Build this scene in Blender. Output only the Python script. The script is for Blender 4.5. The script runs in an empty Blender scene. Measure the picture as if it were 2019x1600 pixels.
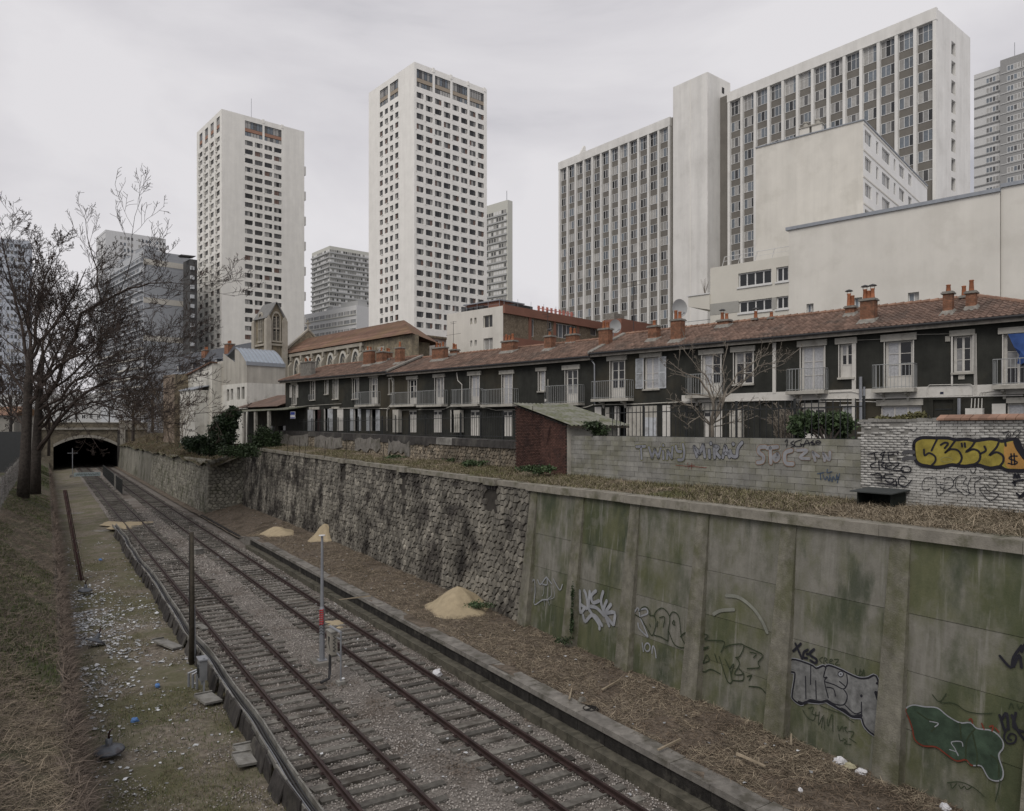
import bpy, math, random
import numpy as np
from mathutils import Vector, Matrix
random.seed(7)
RNG = np.random.default_rng(11)
scene = bpy.context.scene
COL = scene.collection

# ------------------------------------------------------------------ camera
H = 8.6                 # camera height above the rails
F, CX, HY = 1450.0, 1009.5, 845.0   # focal length, centre column and horizon row in photo pixels
cam_d = bpy.data.cameras.new('camera')
cam_d.sensor_width = 36.0
cam_d.lens = 36.0 * F / 2019.0
cam_d.shift_y = (HY - 800.0) / 2019.0
cam_d.clip_start = 0.3
cam_d.clip_end = 4000
cam = bpy.data.objects.new('camera', cam_d)
cam.location = (0, 0, H)
cam.rotation_euler = (math.radians(90), 0, 0)
COL.objects.link(cam)
scene.camera = cam

# ------------------------------------------------------------------ world and sun (overcast)
SUN_EL, SUN_AZ = math.radians(48), math.radians(205)   # azimuth from +Y, clockwise
world = bpy.data.worlds.new('World')
scene.world = world
world.use_nodes = True
wn = world.node_tree
for n_ in list(wn.nodes):
    wn.nodes.remove(n_)
def wnode(t, **k):
    n_ = wn.nodes.new(t)
    for a, b in k.items():
        setattr(n_, a, b)
    return n_
w_out = wnode('ShaderNodeOutputWorld')
w_bg = wnode('ShaderNodeBackground')
w_sky = wnode('ShaderNodeTexSky', sky_type='NISHITA', sun_disc=False, sun_elevation=SUN_EL, sun_rotation=SUN_AZ)
w_sky.air_density = 1.0
w_sky.dust_density = 4.0
w_scale = wnode('ShaderNodeVectorMath', operation='SCALE')
w_scale.inputs['Scale'].default_value = 0.07
w_tc = wnode('ShaderNodeTexCoord')
w_map = wnode('ShaderNodeMapping')
w_map.inputs['Scale'].default_value = (1.0, 1.0, 2.6)
w_map.inputs['Location'].default_value = (0.35, 0.1, 0.0)
w_no = wnode('ShaderNodeTexNoise')
w_no.inputs['Scale'].default_value = 1.5
w_no.inputs['Detail'].default_value = 7
w_no.inputs['Roughness'].default_value = 0.52
w_no.inputs['Distortion'].default_value = 0.35
w_ramp = wnode('ShaderNodeValToRGB')
w_ramp.color_ramp.elements[0].position = 0.37
w_ramp.color_ramp.elements[0].color = (0.47, 0.465, 0.50, 1)
w_ramp.color_ramp.elements[1].position = 0.62
w_ramp.color_ramp.elements[1].color = (0.80, 0.78, 0.80, 1)
e_ = w_ramp.color_ramp.elements.new(0.50)
e_.color = (0.69, 0.672, 0.70, 1)
w_mix = wnode('ShaderNodeMixRGB', blend_type='MIX')
w_mix.inputs['Fac'].default_value = 0.93
wl = wn.links.new
wl(w_tc.outputs['Generated'], w_map.inputs['Vector'])
wl(w_map.outputs['Vector'], w_no.inputs['Vector'])
wl(w_no.outputs['Fac'], w_ramp.inputs['Fac'])
wl(w_sky.outputs['Color'], w_scale.inputs[0])
wl(w_scale.outputs['Vector'], w_mix.inputs['Color1'])
wl(w_ramp.outputs['Color'], w_mix.inputs['Color2'])
wl(w_mix.outputs['Color'], w_bg.inputs['Color'])
w_bg.inputs['Strength'].default_value = 1.0
wl(w_bg.outputs['Background'], w_out.inputs['Surface'])

sun_d = bpy.data.lights.new('sun', 'SUN')
sun_d.energy = 1.5
sun_d.angle = math.radians(35)
sun_d.color = (1.0, 0.95, 0.88)
sun = bpy.data.objects.new('sun', sun_d)
_dir = Vector((math.sin(SUN_AZ) * math.cos(SUN_EL), math.cos(SUN_AZ) * math.cos(SUN_EL), math.sin(SUN_EL)))
sun.rotation_euler = _dir.to_track_quat('Z', 'Y').to_euler()
sun.location = (0, -20, 60)
COL.objects.link(sun)

vs = scene.view_settings
vs.view_transform = 'Standard'
vs.look = 'None'
vs.exposure = 0.0
vs.gamma = 1.0
vs.use_curve_mapping = False
scene.cycles.max_bounces = 5
scene.cycles.diffuse_bounces = 3
scene.cycles.glossy_bounces = 2
scene.cycles.transmission_bounces = 2
scene.cycles.use_adaptive_sampling = True
scene.cycles.use_denoising = True

# ------------------------------------------------------------------ geometry of the place
XV = 92.0                                      # vanishing column of the tracks
PHI = math.atan2(CX - XV, F)                   # track frame: local x = right of the track, local y = along it
CT, ST = math.cos(PHI), math.sin(PHI)
def TS(n, s, z=0.0):
    return Vector((CT * n - ST * s, ST * n + CT * s, z))
def ray(px, py):
    return Vector(((px - CX) / F, 1.0, (HY - py) / F))
def at_z(px, py, z):
    r = ray(px, py); t = (z - H) / r.z
    return Vector((r.x * t, t, z))
def at_d(px, py, d):
    r = ray(px, py)
    return Vector((r.x * d, d, H + r.z * d))
def ns(px, py, z):
    p = at_z(px, py, z)
    return CT * p.x + ST * p.y, -ST * p.x + CT * p.y
def s_at(px, n):
    u = (px - CX) / F
    return n * (CT - ST * u) / (CT * u + ST)
def z_at(py, y):
    return H + (HY - py) / F * y

# ------------------------------------------------------------------ mesh builder
class MB:
    def __init__(self):
        self.v = []; self.f = []; self.m = []
    def face(self, pts, m=0):
        i = len(self.v)
        self.v.extend([tuple(p) for p in pts])
        self.f.append(tuple(range(i, i + len(pts)))); self.m.append(m)
        return self
    def box(self, x0, x1, y0, y1, z0, z1, m=0):
        i = len(self.v)
        self.v += [(x0,y0,z0),(x1,y0,z0),(x1,y1,z0),(x0,y1,z0),(x0,y0,z1),(x1,y0,z1),(x1,y1,z1),(x0,y1,z1)]
        for q in ((3,2,1,0),(4,5,6,7),(0,1,5,4),(1,2,6,5),(2,3,7,6),(3,0,4,7)):
            self.f.append(tuple(i + k for k in q)); self.m.append(m)
        return self
    def hexa(self, p, m=0):
        """eight corners: bottom ring (ccw seen from above), then top ring"""
        i = len(self.v)
        self.v += [tuple(q) for q in p]
        for q in ((3,2,1,0),(4,5,6,7),(0,1,5,4),(1,2,6,5),(2,3,7,6),(3,0,4,7)):
            self.f.append(tuple(i + k for k in q)); self.m.append(m)
        return self
    def prism(self, poly, a, b, axis='y', m=0):
        """poly in the two other axes (x,z for axis y; x,y for z; y,z for x), extruded a..b"""
        k = len(poly); i = len(self.v)
        def P(q, t):
            return (q[0], t, q[1]) if axis == 'y' else ((q[0], q[1], t) if axis == 'z' else (t, q[0], q[1]))
        self.v += [P(q, a) for q in poly] + [P(q, b) for q in poly]
        self.f.append(tuple(i + j for j in range(k))); self.m.append(m)
        self.f.append(tuple(i + k + j for j in reversed(range(k)))); self.m.append(m)
        for j in range(k):
            j2 = (j + 1) % k
            self.f.append((i + j2, i + j, i + k + j, i + k + j2)); self.m.append(m)
        return self
    def tube(self, pts, r, sides=6, m=0, cap=True):
        pts = [Vector(p) for p in pts]
        if not isinstance(r, (list, tuple)):
            r = [r] * len(pts)
        base = len(self.v)
        for j, p in enumerate(pts):
            d = (pts[min(j + 1, len(pts) - 1)] - pts[max(j - 1, 0)])
            if d.length < 1e-6: d = Vector((0, 0, 1))
            d.normalize()
            if j == 0:
                a = d.cross(Vector((0, 0, 1)))
                if a.length < 0.05: a = d.cross(Vector((1, 0, 0)))
            else:
                a = a - d * a.dot(d)
                if a.length < 1e-4: a = d.orthogonal()
            a.normalize(); b = d.cross(a)
            for k in range(sides):
                t = 2 * math.pi * k / sides
                self.v.append(tuple(p + (a * math.cos(t) + b * math.sin(t)) * r[j]))
        for j in range(len(pts) - 1):
            for k in range(sides):
                k2 = (k + 1) % sides
                self.f.append((base + j*sides + k, base + (j+1)*sides + k, base + (j+1)*sides + k2, base + j*sides + k2)); self.m.append(m)
        if cap:
            self.f.append(tuple(base + k for k in range(sides))); self.m.append(m)
            self.f.append(tuple(base + (len(pts)-1)*sides + k for k in reversed(range(sides)))); self.m.append(m)
        return self
    def lathe(self, prof, c=(0, 0, 0), sides=14, m=0):
        base = len(self.v)
        for (r, z) in prof:
            for k in range(sides):
                t = 2 * math.pi * k / sides
                self.v.append((c[0] + r * math.cos(t), c[1] + r * math.sin(t), c[2] + z))
        for j in range(len(prof) - 1):
            for k in range(sides):
                k2 = (k + 1) % sides
                self.f.append((base + j*sides + k, base + j*sides + k2, base + (j+1)*sides + k2, base + (j+1)*sides + k)); self.m.append(m)
        self.f.append(tuple(base + k for k in reversed(range(sides)))); self.m.append(m)
        self.f.append(tuple(base + (len(prof)-1)*sides + k for k in range(sides))); self.m.append(m)
        return self
    def mesh(self, name, mats, smooth=False):
        me = bpy.data.meshes.new(name)
        me.from_pydata(self.v, [], self.f)
        for mt in (mats if isinstance(mats, (list, tuple)) else [mats]):
            me.materials.append(mt)
        if len(me.materials) > 1:
            me.polygons.foreach_set('material_index', self.m)
        if smooth:
            me.polygons.foreach_set('use_smooth', [True] * len(self.f))
        me.update()
        return me
    def build(self, name, mats, parent=None, loc=(0, 0, 0), rz=0.0, smooth=False, **k):
        return put(name, self.mesh(name, mats, smooth), parent, loc, rz, **k)

def put(name, me, parent=None, loc=(0, 0, 0), rz=0.0, scale=None, rot=None, kind=None, label=None, cat=None, group=None):
    o = bpy.data.objects.new(name, me)
    COL.objects.link(o)
    if parent is not None: o.parent = parent
    o.location = loc
    o.rotation_euler = rot if rot is not None else (0, 0, rz)
    if scale is not None: o.scale = scale
    if kind: o['kind'] = kind
    if label: o['label'] = label
    if cat: o['category'] = cat
    if group: o['group'] = group
    return o
def thing(name, label, cat, loc=(0, 0, 0), rz=0.0, group=None):
    return put(name, None, None, loc, rz, label=label, cat=cat, group=group)
def np_mesh(name, V, FA, mat, parent=None, loc=(0, 0, 0), rz=0.0, **k):
    """fast mesh of equal-sized faces from numpy arrays"""
    me = bpy.data.meshes.new(name)
    nf, w = FA.shape
    me.vertices.add(len(V)); me.vertices.foreach_set('co', V.astype(np.float32).ravel())
    me.loops.add(nf * w); me.loops.foreach_set('vertex_index', FA.astype(np.int32).ravel())
    me.polygons.add(nf)
    me.polygons.foreach_set('loop_start', np.arange(0, nf * w, w, dtype=np.int32))
    me.polygons.foreach_set('loop_total', np.full(nf, w, dtype=np.int32))
    me.materials.append(mat)
    me.update(calc_edges=True)
    return put(name, me, parent, loc, rz, **k)

# ------------------------------------------------------------------ materials
def lin(r, g, b):
    f = lambda c: (c / 12.92 if c <= 0.04045 else ((c + 0.055) / 1.055) ** 2.4)
    return (f(r / 255.0), f(g / 255.0), f(b / 255.0))
_MATS = {}
def M(name, base, var=0.18, scale=2.5, rough=0.85, bump=0.15, bscale=30.0, isl=0.0, objr=0.0, spec=0.25, metal=0.0,
      dirt=None, dscale=0.6, dlo=0.5, dhi=0.62, damt=0.8, streak=0.0, skscale=2.2, hue=None):
    """procedural principled material; pattern in world space. base linear rgb.
    dirt: colour patches by large noise; streak: vertical darkening; isl / objr: brightness change by piece"""
    if name in _MATS: return _MATS[name]
    mt = bpy.data.materials.new(name); mt.use_nodes = True
    t = mt.node_tree; nd = t.nodes; lk = t.links.new
    bs = nd['Principled BSDF']
    bs.inputs['Roughness'].default_value = rough
    bs.inputs['Specular IOR Level'].default_value = spec
    bs.inputs['Metallic'].default_value = metal
    geo = nd.new('ShaderNodeNewGeometry')
    no = nd.new('ShaderNodeTexNoise'); no.inputs['Scale'].default_value = scale; no.inputs['Detail'].default_value = 6
    no.inputs['Roughness'].default_value = 0.6
    lk(geo.outputs['Position'], no.inputs['Vector'])
    rp = nd.new('ShaderNodeValToRGB')
    rp.color_ramp.elements[0].position = 0.3; rp.color_ramp.elements[1].position = 0.7
    c0 = tuple(max(0, c * (1 - var)) for c in base); c1 = tuple(min(1, c * (1 + var)) for c in base)
    rp.color_ramp.elements[0].color = (*c0, 1); rp.color_ramp.elements[1].color = (*(hue or c1), 1)
    lk(no.outputs['Fac'], rp.inputs['Fac'])
    col = rp.outputs['Color']
    if dirt is not None:
        n2 = nd.new('ShaderNodeTexNoise'); n2.inputs['Scale'].default_value = dscale; n2.inputs['Detail'].default_value = 8
        n2.inputs['Roughness'].default_value = 0.65
        lk(geo.outputs['Position'], n2.inputs['Vector'])
        mr = nd.new('ShaderNodeMapRange'); mr.inputs['From Min'].default_value = dlo; mr.inputs['From Max'].default_value = dhi
        mr.inputs['To Max'].default_value = damt
        lk(n2.outputs['Fac'], mr.inputs['Value'])
        mx = nd.new('ShaderNodeMixRGB'); mx.inputs['Color2'].default_value = (*dirt, 1)
        lk(mr.outputs['Result'], mx.inputs['Fac']); lk(col, mx.inputs['Color1']); col = mx.outputs['Color']
    if streak > 0:
        mp = nd.new('ShaderNodeMapping'); mp.inputs['Scale'].default_value = (1, 1, 0.07)
        n3 = nd.new('ShaderNodeTexNoise'); n3.inputs['Scale'].default_value = skscale; n3.inputs['Detail'].default_value = 7
        n3.inputs['Roughness'].default_value = 0.7
        lk(geo.outputs['Position'], mp.inputs['Vector']); lk(mp.outputs['Vector'], n3.inputs['Vector'])
        mr = nd.new('ShaderNodeMapRange'); mr.inputs['From Min'].default_value = 0.36; mr.inputs['From Max'].default_value = 0.66
        mr.inputs['To Min'].default_value = 1 - streak; mr.inputs['To Max'].default_value = 1 + streak * 0.5
        lk(n3.outputs['Fac'], mr.inputs['Value'])
        vm = nd.new('ShaderNodeVectorMath'); vm.operation = 'SCALE'
        lk(col, vm.inputs[0]); lk(mr.outputs['Result'], vm.inputs['Scale']); col = vm.outputs['Vector']
    if isl > 0 or objr > 0:
        k = None
        if isl > 0:
            mr = nd.new('ShaderNodeMapRange'); mr.inputs['To Min'].default_value = 1 - isl; mr.inputs['To Max'].default_value = 1 + isl
            lk(geo.outputs['Random Per Island'], mr.inputs['Value']); k = mr.outputs['Result']
        if objr > 0:
            oi = nd.new('ShaderNodeObjectInfo')
            mr = nd.new('ShaderNodeMapRange'); mr.inputs['To Min'].default_value = 1 - objr; mr.inputs['To Max'].default_value = 1 + objr
            lk(oi.outputs['Random'], mr.inputs['Value'])
            if k is None: k = mr.outputs['Result']
            else:
                mm = nd.new('ShaderNodeMath'); mm.operation = 'MULTIPLY'
                lk(k, mm.inputs[0]); lk(mr.outputs['Result'], mm.inputs[1]); k = mm.outputs['Value']
        vm = nd.new('ShaderNodeVectorMath'); vm.operation = 'SCALE'
        lk(col, vm.inputs[0]); lk(k, vm.inputs['Scale']); col = vm.outputs['Vector']
    lk(col, bs.inputs['Base Color'])
    if bump > 0:
        nb = nd.new('ShaderNodeTexNoise'); nb.inputs['Scale'].default_value = bscale; nb.inputs['Detail'].default_value = 5
        lk(geo.outputs['Position'], nb.inputs['Vector'])
        bp = nd.new('ShaderNodeBump'); bp.inputs['Strength'].default_value = bump; bp.inputs['Distance'].default_value = 0.04
        lk(nb.outputs['Fac'], bp.inputs['Height']); lk(bp.outputs['Normal'], bs.inputs['Normal'])
    _MATS[name] = mt
    return mt

m_rail = M('rail_rust', (0.030, 0.017, 0.015), rough=0.6, bump=0.1, spec=0.4, var=0.4)
m_sleeper = M('sleeper_wood', (0.128, 0.121, 0.108), var=0.35, scale=6, bump=0.5, bscale=25, isl=0.0, objr=0.4, dirt=(0.04, 0.033, 0.027))
m_ballast = M('ballast_bed', (0.165, 0.150, 0.135), var=0.5, scale=14, bump=1.0, bscale=22, dirt=(0.060, 0.043, 0.030), dscale=0.25, dlo=0.48, dhi=0.66)
m_stone = M('ballast_stones', (0.285, 0.265, 0.245), var=0.25, isl=0.55, bump=0.0, dirt=(0.10, 0.072, 0.05), dscale=0.35, dlo=0.52, dhi=0.66)
m_concrete = M('grey_concrete', (0.22, 0.215, 0.20), var=0.25, scale=3, bump=0.2, dirt=(0.09, 0.085, 0.075), objr=0.15)
m_conc_dark = M('dark_concrete', (0.045, 0.042, 0.040), var=0.4, scale=4, bump=0.3, dirt=(0.10, 0.095, 0.085), streak=0.35)
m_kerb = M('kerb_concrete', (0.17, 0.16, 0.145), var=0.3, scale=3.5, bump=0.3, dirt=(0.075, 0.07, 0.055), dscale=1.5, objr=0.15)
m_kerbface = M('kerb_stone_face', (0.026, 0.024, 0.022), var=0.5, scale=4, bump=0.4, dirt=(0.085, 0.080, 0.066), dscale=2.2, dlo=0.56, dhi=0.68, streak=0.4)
m_soil = M('brown_soil', (0.125, 0.102, 0.080), var=0.4, scale=5, bump=0.8, bscale=18, dirt=(0.055, 0.044, 0.030), dscale=0.8)
m_bank = M('bank_soil', (0.098, 0.083, 0.060), var=0.4, scale=3, bump=0.8, bscale=15, dirt=(0.050, 0.066, 0.026), dscale=0.4, dlo=0.47, dhi=0.6)
m_lowgrass = M('low_ground', (0.150, 0.130, 0.104), var=0.45, scale=5, bump=0.8, bscale=20, dirt=(0.090, 0.088, 0.045), dscale=0.45, dlo=0.42, dhi=0.58)
m_terrace = M('terrace_ground', (0.135, 0.116, 0.080), var=0.35, scale=3, bump=0.8, bscale=16, dirt=(0.075, 0.085, 0.036), dscale=0.5)
m_street = M('asphalt_ground', (0.06, 0.06, 0.06), var=0.2)
m_sand = M('yellow_sand', (0.345, 0.285, 0.19), var=0.15, scale=3, bump=0.35, bscale=60)
m_straw = M('dry_straw', (0.25, 0.21, 0.155), var=0.3, isl=0.55, bump=0, spec=0.1)
m_brown = M('dead_stalks', (0.138, 0.108, 0.080), var=0.3, isl=0.5, bump=0, spec=0.1)
m_bramble = M('bramble_twigs', (0.150, 0.122, 0.100), var=0.3, isl=0.5, bump=0, spec=0.1)
m_grass = M('green_grass', (0.066, 0.086, 0.030), var=0.35, isl=0.45, bump=0, spec=0.15)
m_olive = M('olive_grass', (0.120, 0.115, 0.058), var=0.35, isl=0.45, bump=0, spec=0.15)
m_leaf = M('evergreen_leaf', (0.022, 0.038, 0.016), var=0.4, isl=0.5, bump=0, spec=0.35, rough=0.5)
m_leaf2 = M('bush_leaf', (0.055, 0.085, 0.038), var=0.4, isl=0.5, bump=0, spec=0.3, rough=0.55)
m_ivy = M('ivy_leaf', (0.032, 0.050, 0.022), var=0.4, isl=0.5, bump=0, spec=0.3, rough=0.55)
m_bark = M('tree_bark', (0.052, 0.045, 0.040), var=0.4, scale=5, bump=0.6, bscale=20, spec=0.1)
m_twig = M('tree_twigs', (0.060, 0.048, 0.042), var=0.3, bump=0, spec=0.1)
m_paletwig = M('pale_twigs', (0.17, 0.15, 0.125), var=0.3, bump=0, spec=0.1)
m_litter = M('litter_plastic', (0.36, 0.37, 0.38), var=0.3, isl=0.6, bump=0, spec=0.4, rough=0.5)
m_blueplastic = M('blue_plastic', (0.10, 0.20, 0.42), var=0.2, bump=0)
m_plate = M('white_plastic', (0.62, 0.62, 0.62), var=0.1, bump=0)
m_plaster_dark = M('charcoal_render', (0.030, 0.031, 0.027), var=0.28, scale=1.6, bump=0.25, bscale=50, dirt=(0.060, 0.052, 0.036), dscale=0.14, dlo=0.50, dhi=0.62, streak=0.25, skscale=1.4)
m_white = M('white_paint', (0.54, 0.525, 0.49), var=0.08, scale=4, bump=0.05, dirt=(0.36, 0.34, 0.30), dscale=2.5, dlo=0.55, dhi=0.7, damt=0.6)
m_greyblue = M('pale_grey_shutter', (0.42, 0.44, 0.46), var=0.1, scale=5, bump=0.1, dirt=(0.27, 0.27, 0.27), dscale=3, objr=0.12)
m_lintel = M('stone_lintel', (0.40, 0.385, 0.345), var=0.12, scale=4, bump=0.15, dirt=(0.25, 0.24, 0.21), dscale=2, objr=0.1)
m_tile = M('roof_tile_brown', (0.140, 0.094, 0.074), var=0.3, scale=1.2, bump=0.1, isl=0.3, objr=0.2, dirt=(0.098, 0.076, 0.064), dscale=0.5)
m_tile_red = M('roof_tile_red', (0.165, 0.098, 0.070), var=0.3, scale=0.8, bump=0.2, isl=0.25, dirt=(0.16, 0.105, 0.060), dscale=0.25, dlo=0.45, dhi=0.6)
m_ridge = M('ridge_tile', (0.235, 0.145, 0.105), var=0.25, isl=0.2, objr=0.2, bump=0.1)
m_pot = M('chimney_pot_clay', (0.31, 0.125, 0.065), var=0.25, scale=8, bump=0.1, objr=0.2)
m_brickred = M('chimney_brick', (0.24, 0.118, 0.072), var=0.35, scale=9, bump=0.3, isl=0.25, dirt=(0.13, 0.075, 0.05), dscale=3)
m_mortar = M('cement_flashing', (0.21, 0.20, 0.18), var=0.3, scale=5, bump=0.3)
m_zinc = M('zinc_sheet', (0.25, 0.27, 0.30), var=0.12, rough=0.5, spec=0.5, bump=0.05)
m_gutter = M('dark_gutter', (0.035, 0.035, 0.037), rough=0.5, spec=0.4)
m_soffit = M('eaves_board', (0.26, 0.24, 0.21), var=0.2, scale=3, bump=0.1, streak=0.3)
m_glass = M('dark_glass', (0.012, 0.013, 0.015), var=0.2, rough=0.08, spec=0.5, bump=0)
m_curtain = M('lace_curtain', (0.38, 0.385, 0.40), var=0.25, scale=14, rough=0.35, spec=0.5, bump=0)
m_curtain2 = M('grey_curtain', (0.22, 0.22, 0.22), var=0.4, scale=3, rough=0.25, spec=0.5, bump=0)
m_iron = M('black_iron', (0.018, 0.020, 0.020), rough=0.5, spec=0.4, bump=0)
m_railgrey = M('grey_painted_iron', (0.30, 0.31, 0.31), rough=0.5, spec=0.4, bump=0, var=0.1)
m_galv = M('galvanised_steel', (0.24, 0.25, 0.27), rough=0.45, spec=0.5, metal=0.3, bump=0, var=0.15)
m_polewood = M('pole_wood', (0.060, 0.052, 0.040), var=0.35, scale=6, bump=0.4, streak=0.3)
m_rust = M('dark_rust', (0.035, 0.018, 0.018), var=0.5, scale=8, bump=0.3)
m_enamel = M('enamel_lamp', (0.075, 0.085, 0.10), var=0.3, scale=6, rough=0.4, spec=0.5, bump=0.05, dirt=(0.03, 0.02, 0.018), dscale=6)
# ================================================================== ground of the cutting (track frame: n right, s along)
N_TROUGH = 4.95        # cable trough / slab edging
N_WALL = 16.5          # foot of the retaining wall
S_END = 186.0          # tunnel mouth
def sstep(a, b, x):
    t = np.clip((x - a) / (b - a), 0, 1); return t * t * (3 - 2 * t)
def vnoise(x, y, f, seed=0):
    """cheap smooth value noise in [-1,1]"""
    x = np.asarray(x, float) * f; y = np.asarray(y, float) * f
    xi = np.floor(x).astype(int); yi = np.floor(y).astype(int)
    fx = x - xi; fy = y - yi; fx = fx*fx*(3-2*fx); fy = fy*fy*(3-2*fy)
    def h(a, b):
        v = np.sin(a * 127.1 + b * 311.7 + seed * 74.7) * 43758.5453
        return (v - np.floor(v)) * 2 - 1
    return (h(xi,yi)*(1-fx)+h(xi+1,yi)*fx)*(1-fy) + (h(xi,yi+1)*(1-fx)+h(xi+1,yi+1)*fx)*fy
def z_foot(s): return 0.50 + 0.5 * sstep(10, 60, np.asarray(s, float))
def z_cope(s): return 6.30 + 0.45 * np.clip((np.asarray(s, float) - 26) / 46.0, 0, 1)
def z_plat(n, s):
    base = 0.57 * (1 - sstep(56, 61, s)) - 0.02 * sstep(56, 61, s)
    t = np.clip((n - 13.1) / (N_WALL - 13.1), 0, 1)
    return base * (1 - t) + z_foot(s) * t + 0.05 * vnoise(n, s, 0.9, 3) + 0.025 * vnoise(n, s, 3.1, 4)
def z_low(n, s):
    return -0.46 + 0.06 * vnoise(n, s, 0.7, 5) + 0.03 * vnoise(n, s, 2.3, 6) + 0.2 * sstep(70, 80, np.asarray(s, float)) * sstep(2.0, 5.0, np.asarray(n, float))
def z_bank(n, s):
    t = np.clip((0.3 - n) / 2.8, 0, 1)
    return 1.35 + 1.7 * t + 0.12 * vnoise(n, s, 0.5, 7) + 0.05 * vnoise(n, s, 1.7, 8)
def z_ter(n, s):
    t = np.clip((n - 17.1) / 2.9, 0, 1)
    return z_cope(s) - 0.03 + 0.22 * t + 0.05 * vnoise(n, s, 0.8, 9) * (t > 0.05)
def z_emb(n, s):
    t = np.clip((n - 13.9) / 6.5, 0, 1)
    return 4.9 + 2.5 * t + 0.25 * vnoise(n, s, 0.3, 10) + 0.1 * vnoise(n, s, 1.1, 12)
def grid(name, n0, n1, s0, s1, dn, ds, zf, mat, grow=1.0):
    ss = [s0]; d = ds
    while ss[-1] < s1:
        ss.append(min(s1, ss[-1] + d)); d *= grow
    nn = np.linspace(n0, n1, max(2, int(round((n1 - n0) / dn)) + 1)); ss = np.array(ss)
    A, B = np.meshgrid(nn, ss, indexing='ij')
    Z = zf(A, B)
    V = np.stack([A, B, Z], -1).reshape(-1, 3)
    k = len(ss)
    i, j = np.meshgrid(np.arange(len(nn) - 1), np.arange(k - 1), indexing='ij')
    a = (i * k + j).ravel()
    FA = np.stack([a, a + k, a + k + 1, a + 1], 1)
    o = np_mesh(name, V, FA, mat, None, (0, 0, 0), PHI, kind='structure')
    o.data.polygons.foreach_set('use_smooth', [True] * len(FA))
    return o
grid('ground', 0.55, N_TROUGH + 0.25, 4, S_END + 72, 0.25, 0.3, z_low, m_lowgrass, 1.012)
grid('track_bed', N_TROUGH + 0.12, 14.4, 4, S_END + 72, 0.35, 0.35,
     lambda n, s: -0.225 + 0.035 * vnoise(n, s, 1.3, 1) + 0.02 * vnoise(n, s, 3.7, 2), m_ballast, 1.012)
grid('platform_ground', 12.72, 16.75, 4, 82, 0.25, 0.3, z_plat, m_soil, 1.01)
grid('verge', 12.72, 14.2, 82, S_END + 2, 0.35, 1.0, lambda n, s: -0.08 + 0.1 * np.clip(n - 12.7, 0, 1) + 0.05 * vnoise(n, s, 0.8, 3), m_soil, 1.01)
grid('left_bank', -9.0, 0.34, 2, S_END - 1, 0.3, 0.4, z_bank, m_bank, 1.012)
grid('terrace_ground', 17.0, 21.2, 0, 77, 0.3, 0.4, z_ter, m_terrace, 1.01)
grid('embankment', 13.55, 24.0, 76.5, S_END - 0.5, 0.5, 0.8, z_emb, m_bank, 1.01)
# levels behind the walls and beyond the tunnel
def sheet(name, n0, n1, s0, s1, z, mat):
    b = MB().face([(n0, s0, z), (n1, s0, z), (n1, s1, z), (n0, s1, z)])
    return b.build(name, mat, None, (0, 0, 0), PHI, kind='structure')
sheet('yard_ground', 20.3, 120, -40, 400, 6.95, m_street)
sheet('side_road', -120, -8.6, -40, S_END, 2.9, m_street)
sheet('street_ground', -700, 20.0, S_END + 2.0, 1500, 8.3, m_street)
sheet('far_ground', 20.0, 1500, 60.0, 1500, 6.9, m_street)

# ------------------------------------------------------------------ railway tracks
prof = [(-0.07, -0.15), (0.07, -0.15), (0.07, -0.135), (0.012, -0.115), (0.012, -0.045), (0.036, -0.035), (0.036, 0), (-0.036, 0), (-0.036, -0.035), (-0.012, -0.045), (-0.012, -0.115), (-0.07, -0.135)]
GAUGE = 1.50
sl_m = []
for k in range(5):
    b = MB()
    w = 0.115 + 0.012 * (k % 3); L = 1.28 + 0.04 * (k % 2)
    j = lambda a: random.uniform(-a, a)
    b.hexa([(-L+j(.03), -w, -0.30), (L+j(.03), -w, -0.30), (L, w, -0.30), (-L, w, -0.30),
            (-L+j(.03), -w+j(.02), -0.150), (L+j(.04), -w+j(.02), -0.150), (L+j(.03), w-j(.02), -0.152), (-L+j(.04), w+j(.02), -0.152)])
    sl_m.append(b.mesh('sleeper', m_sleeper))
ch_m = MB().box(-0.15, 0.15, -0.075, 0.075, -0.149, -0.128).box(-0.125, -0.075, -0.03, 0.03, -0.128, -0.10).box(0.075, 0.125, -0.03, 0.03, -0.128, -0.10).mesh('rail_chair', m_rail)
TRK = [(6.74, 'rusty railway track beside the concrete cable trough', 0), (10.66, 'rusty railway track beside the stone platform edge', 1)]
for c, lab, q in TRK:
    t = thing('railway_track', lab, 'railway track', TS(c, 8, 0), PHI, 'pair of disused railway tracks')
    for sgn in (-1, 1):
        x = sgn * GAUGE / 2
        MB().prism([(x + a, z) for a, z in prof], -4, S_END + 25 - 8, 'y').build('rail', m_rail, t)
    s = 8 - 3.6; i = 0
    while s < S_END + 4:
        put('sleeper', sl_m[(i * 3 + q) % 5], t, (random.uniform(-.05, .05) + (0.25 if q == 0 and i % 7 == 3 else 0), s - 8, random.uniform(-.012, .004)), random.uniform(-.025, .025))
        if s < 48:
            for sgn in (-1, 1): put('rail_chair', ch_m, t, (sgn * GAUGE / 2, s - 8, 0))
        s += 0.66 + random.uniform(-.05, .06) + (0.03 if q == 0 else 0); i += 1

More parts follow.
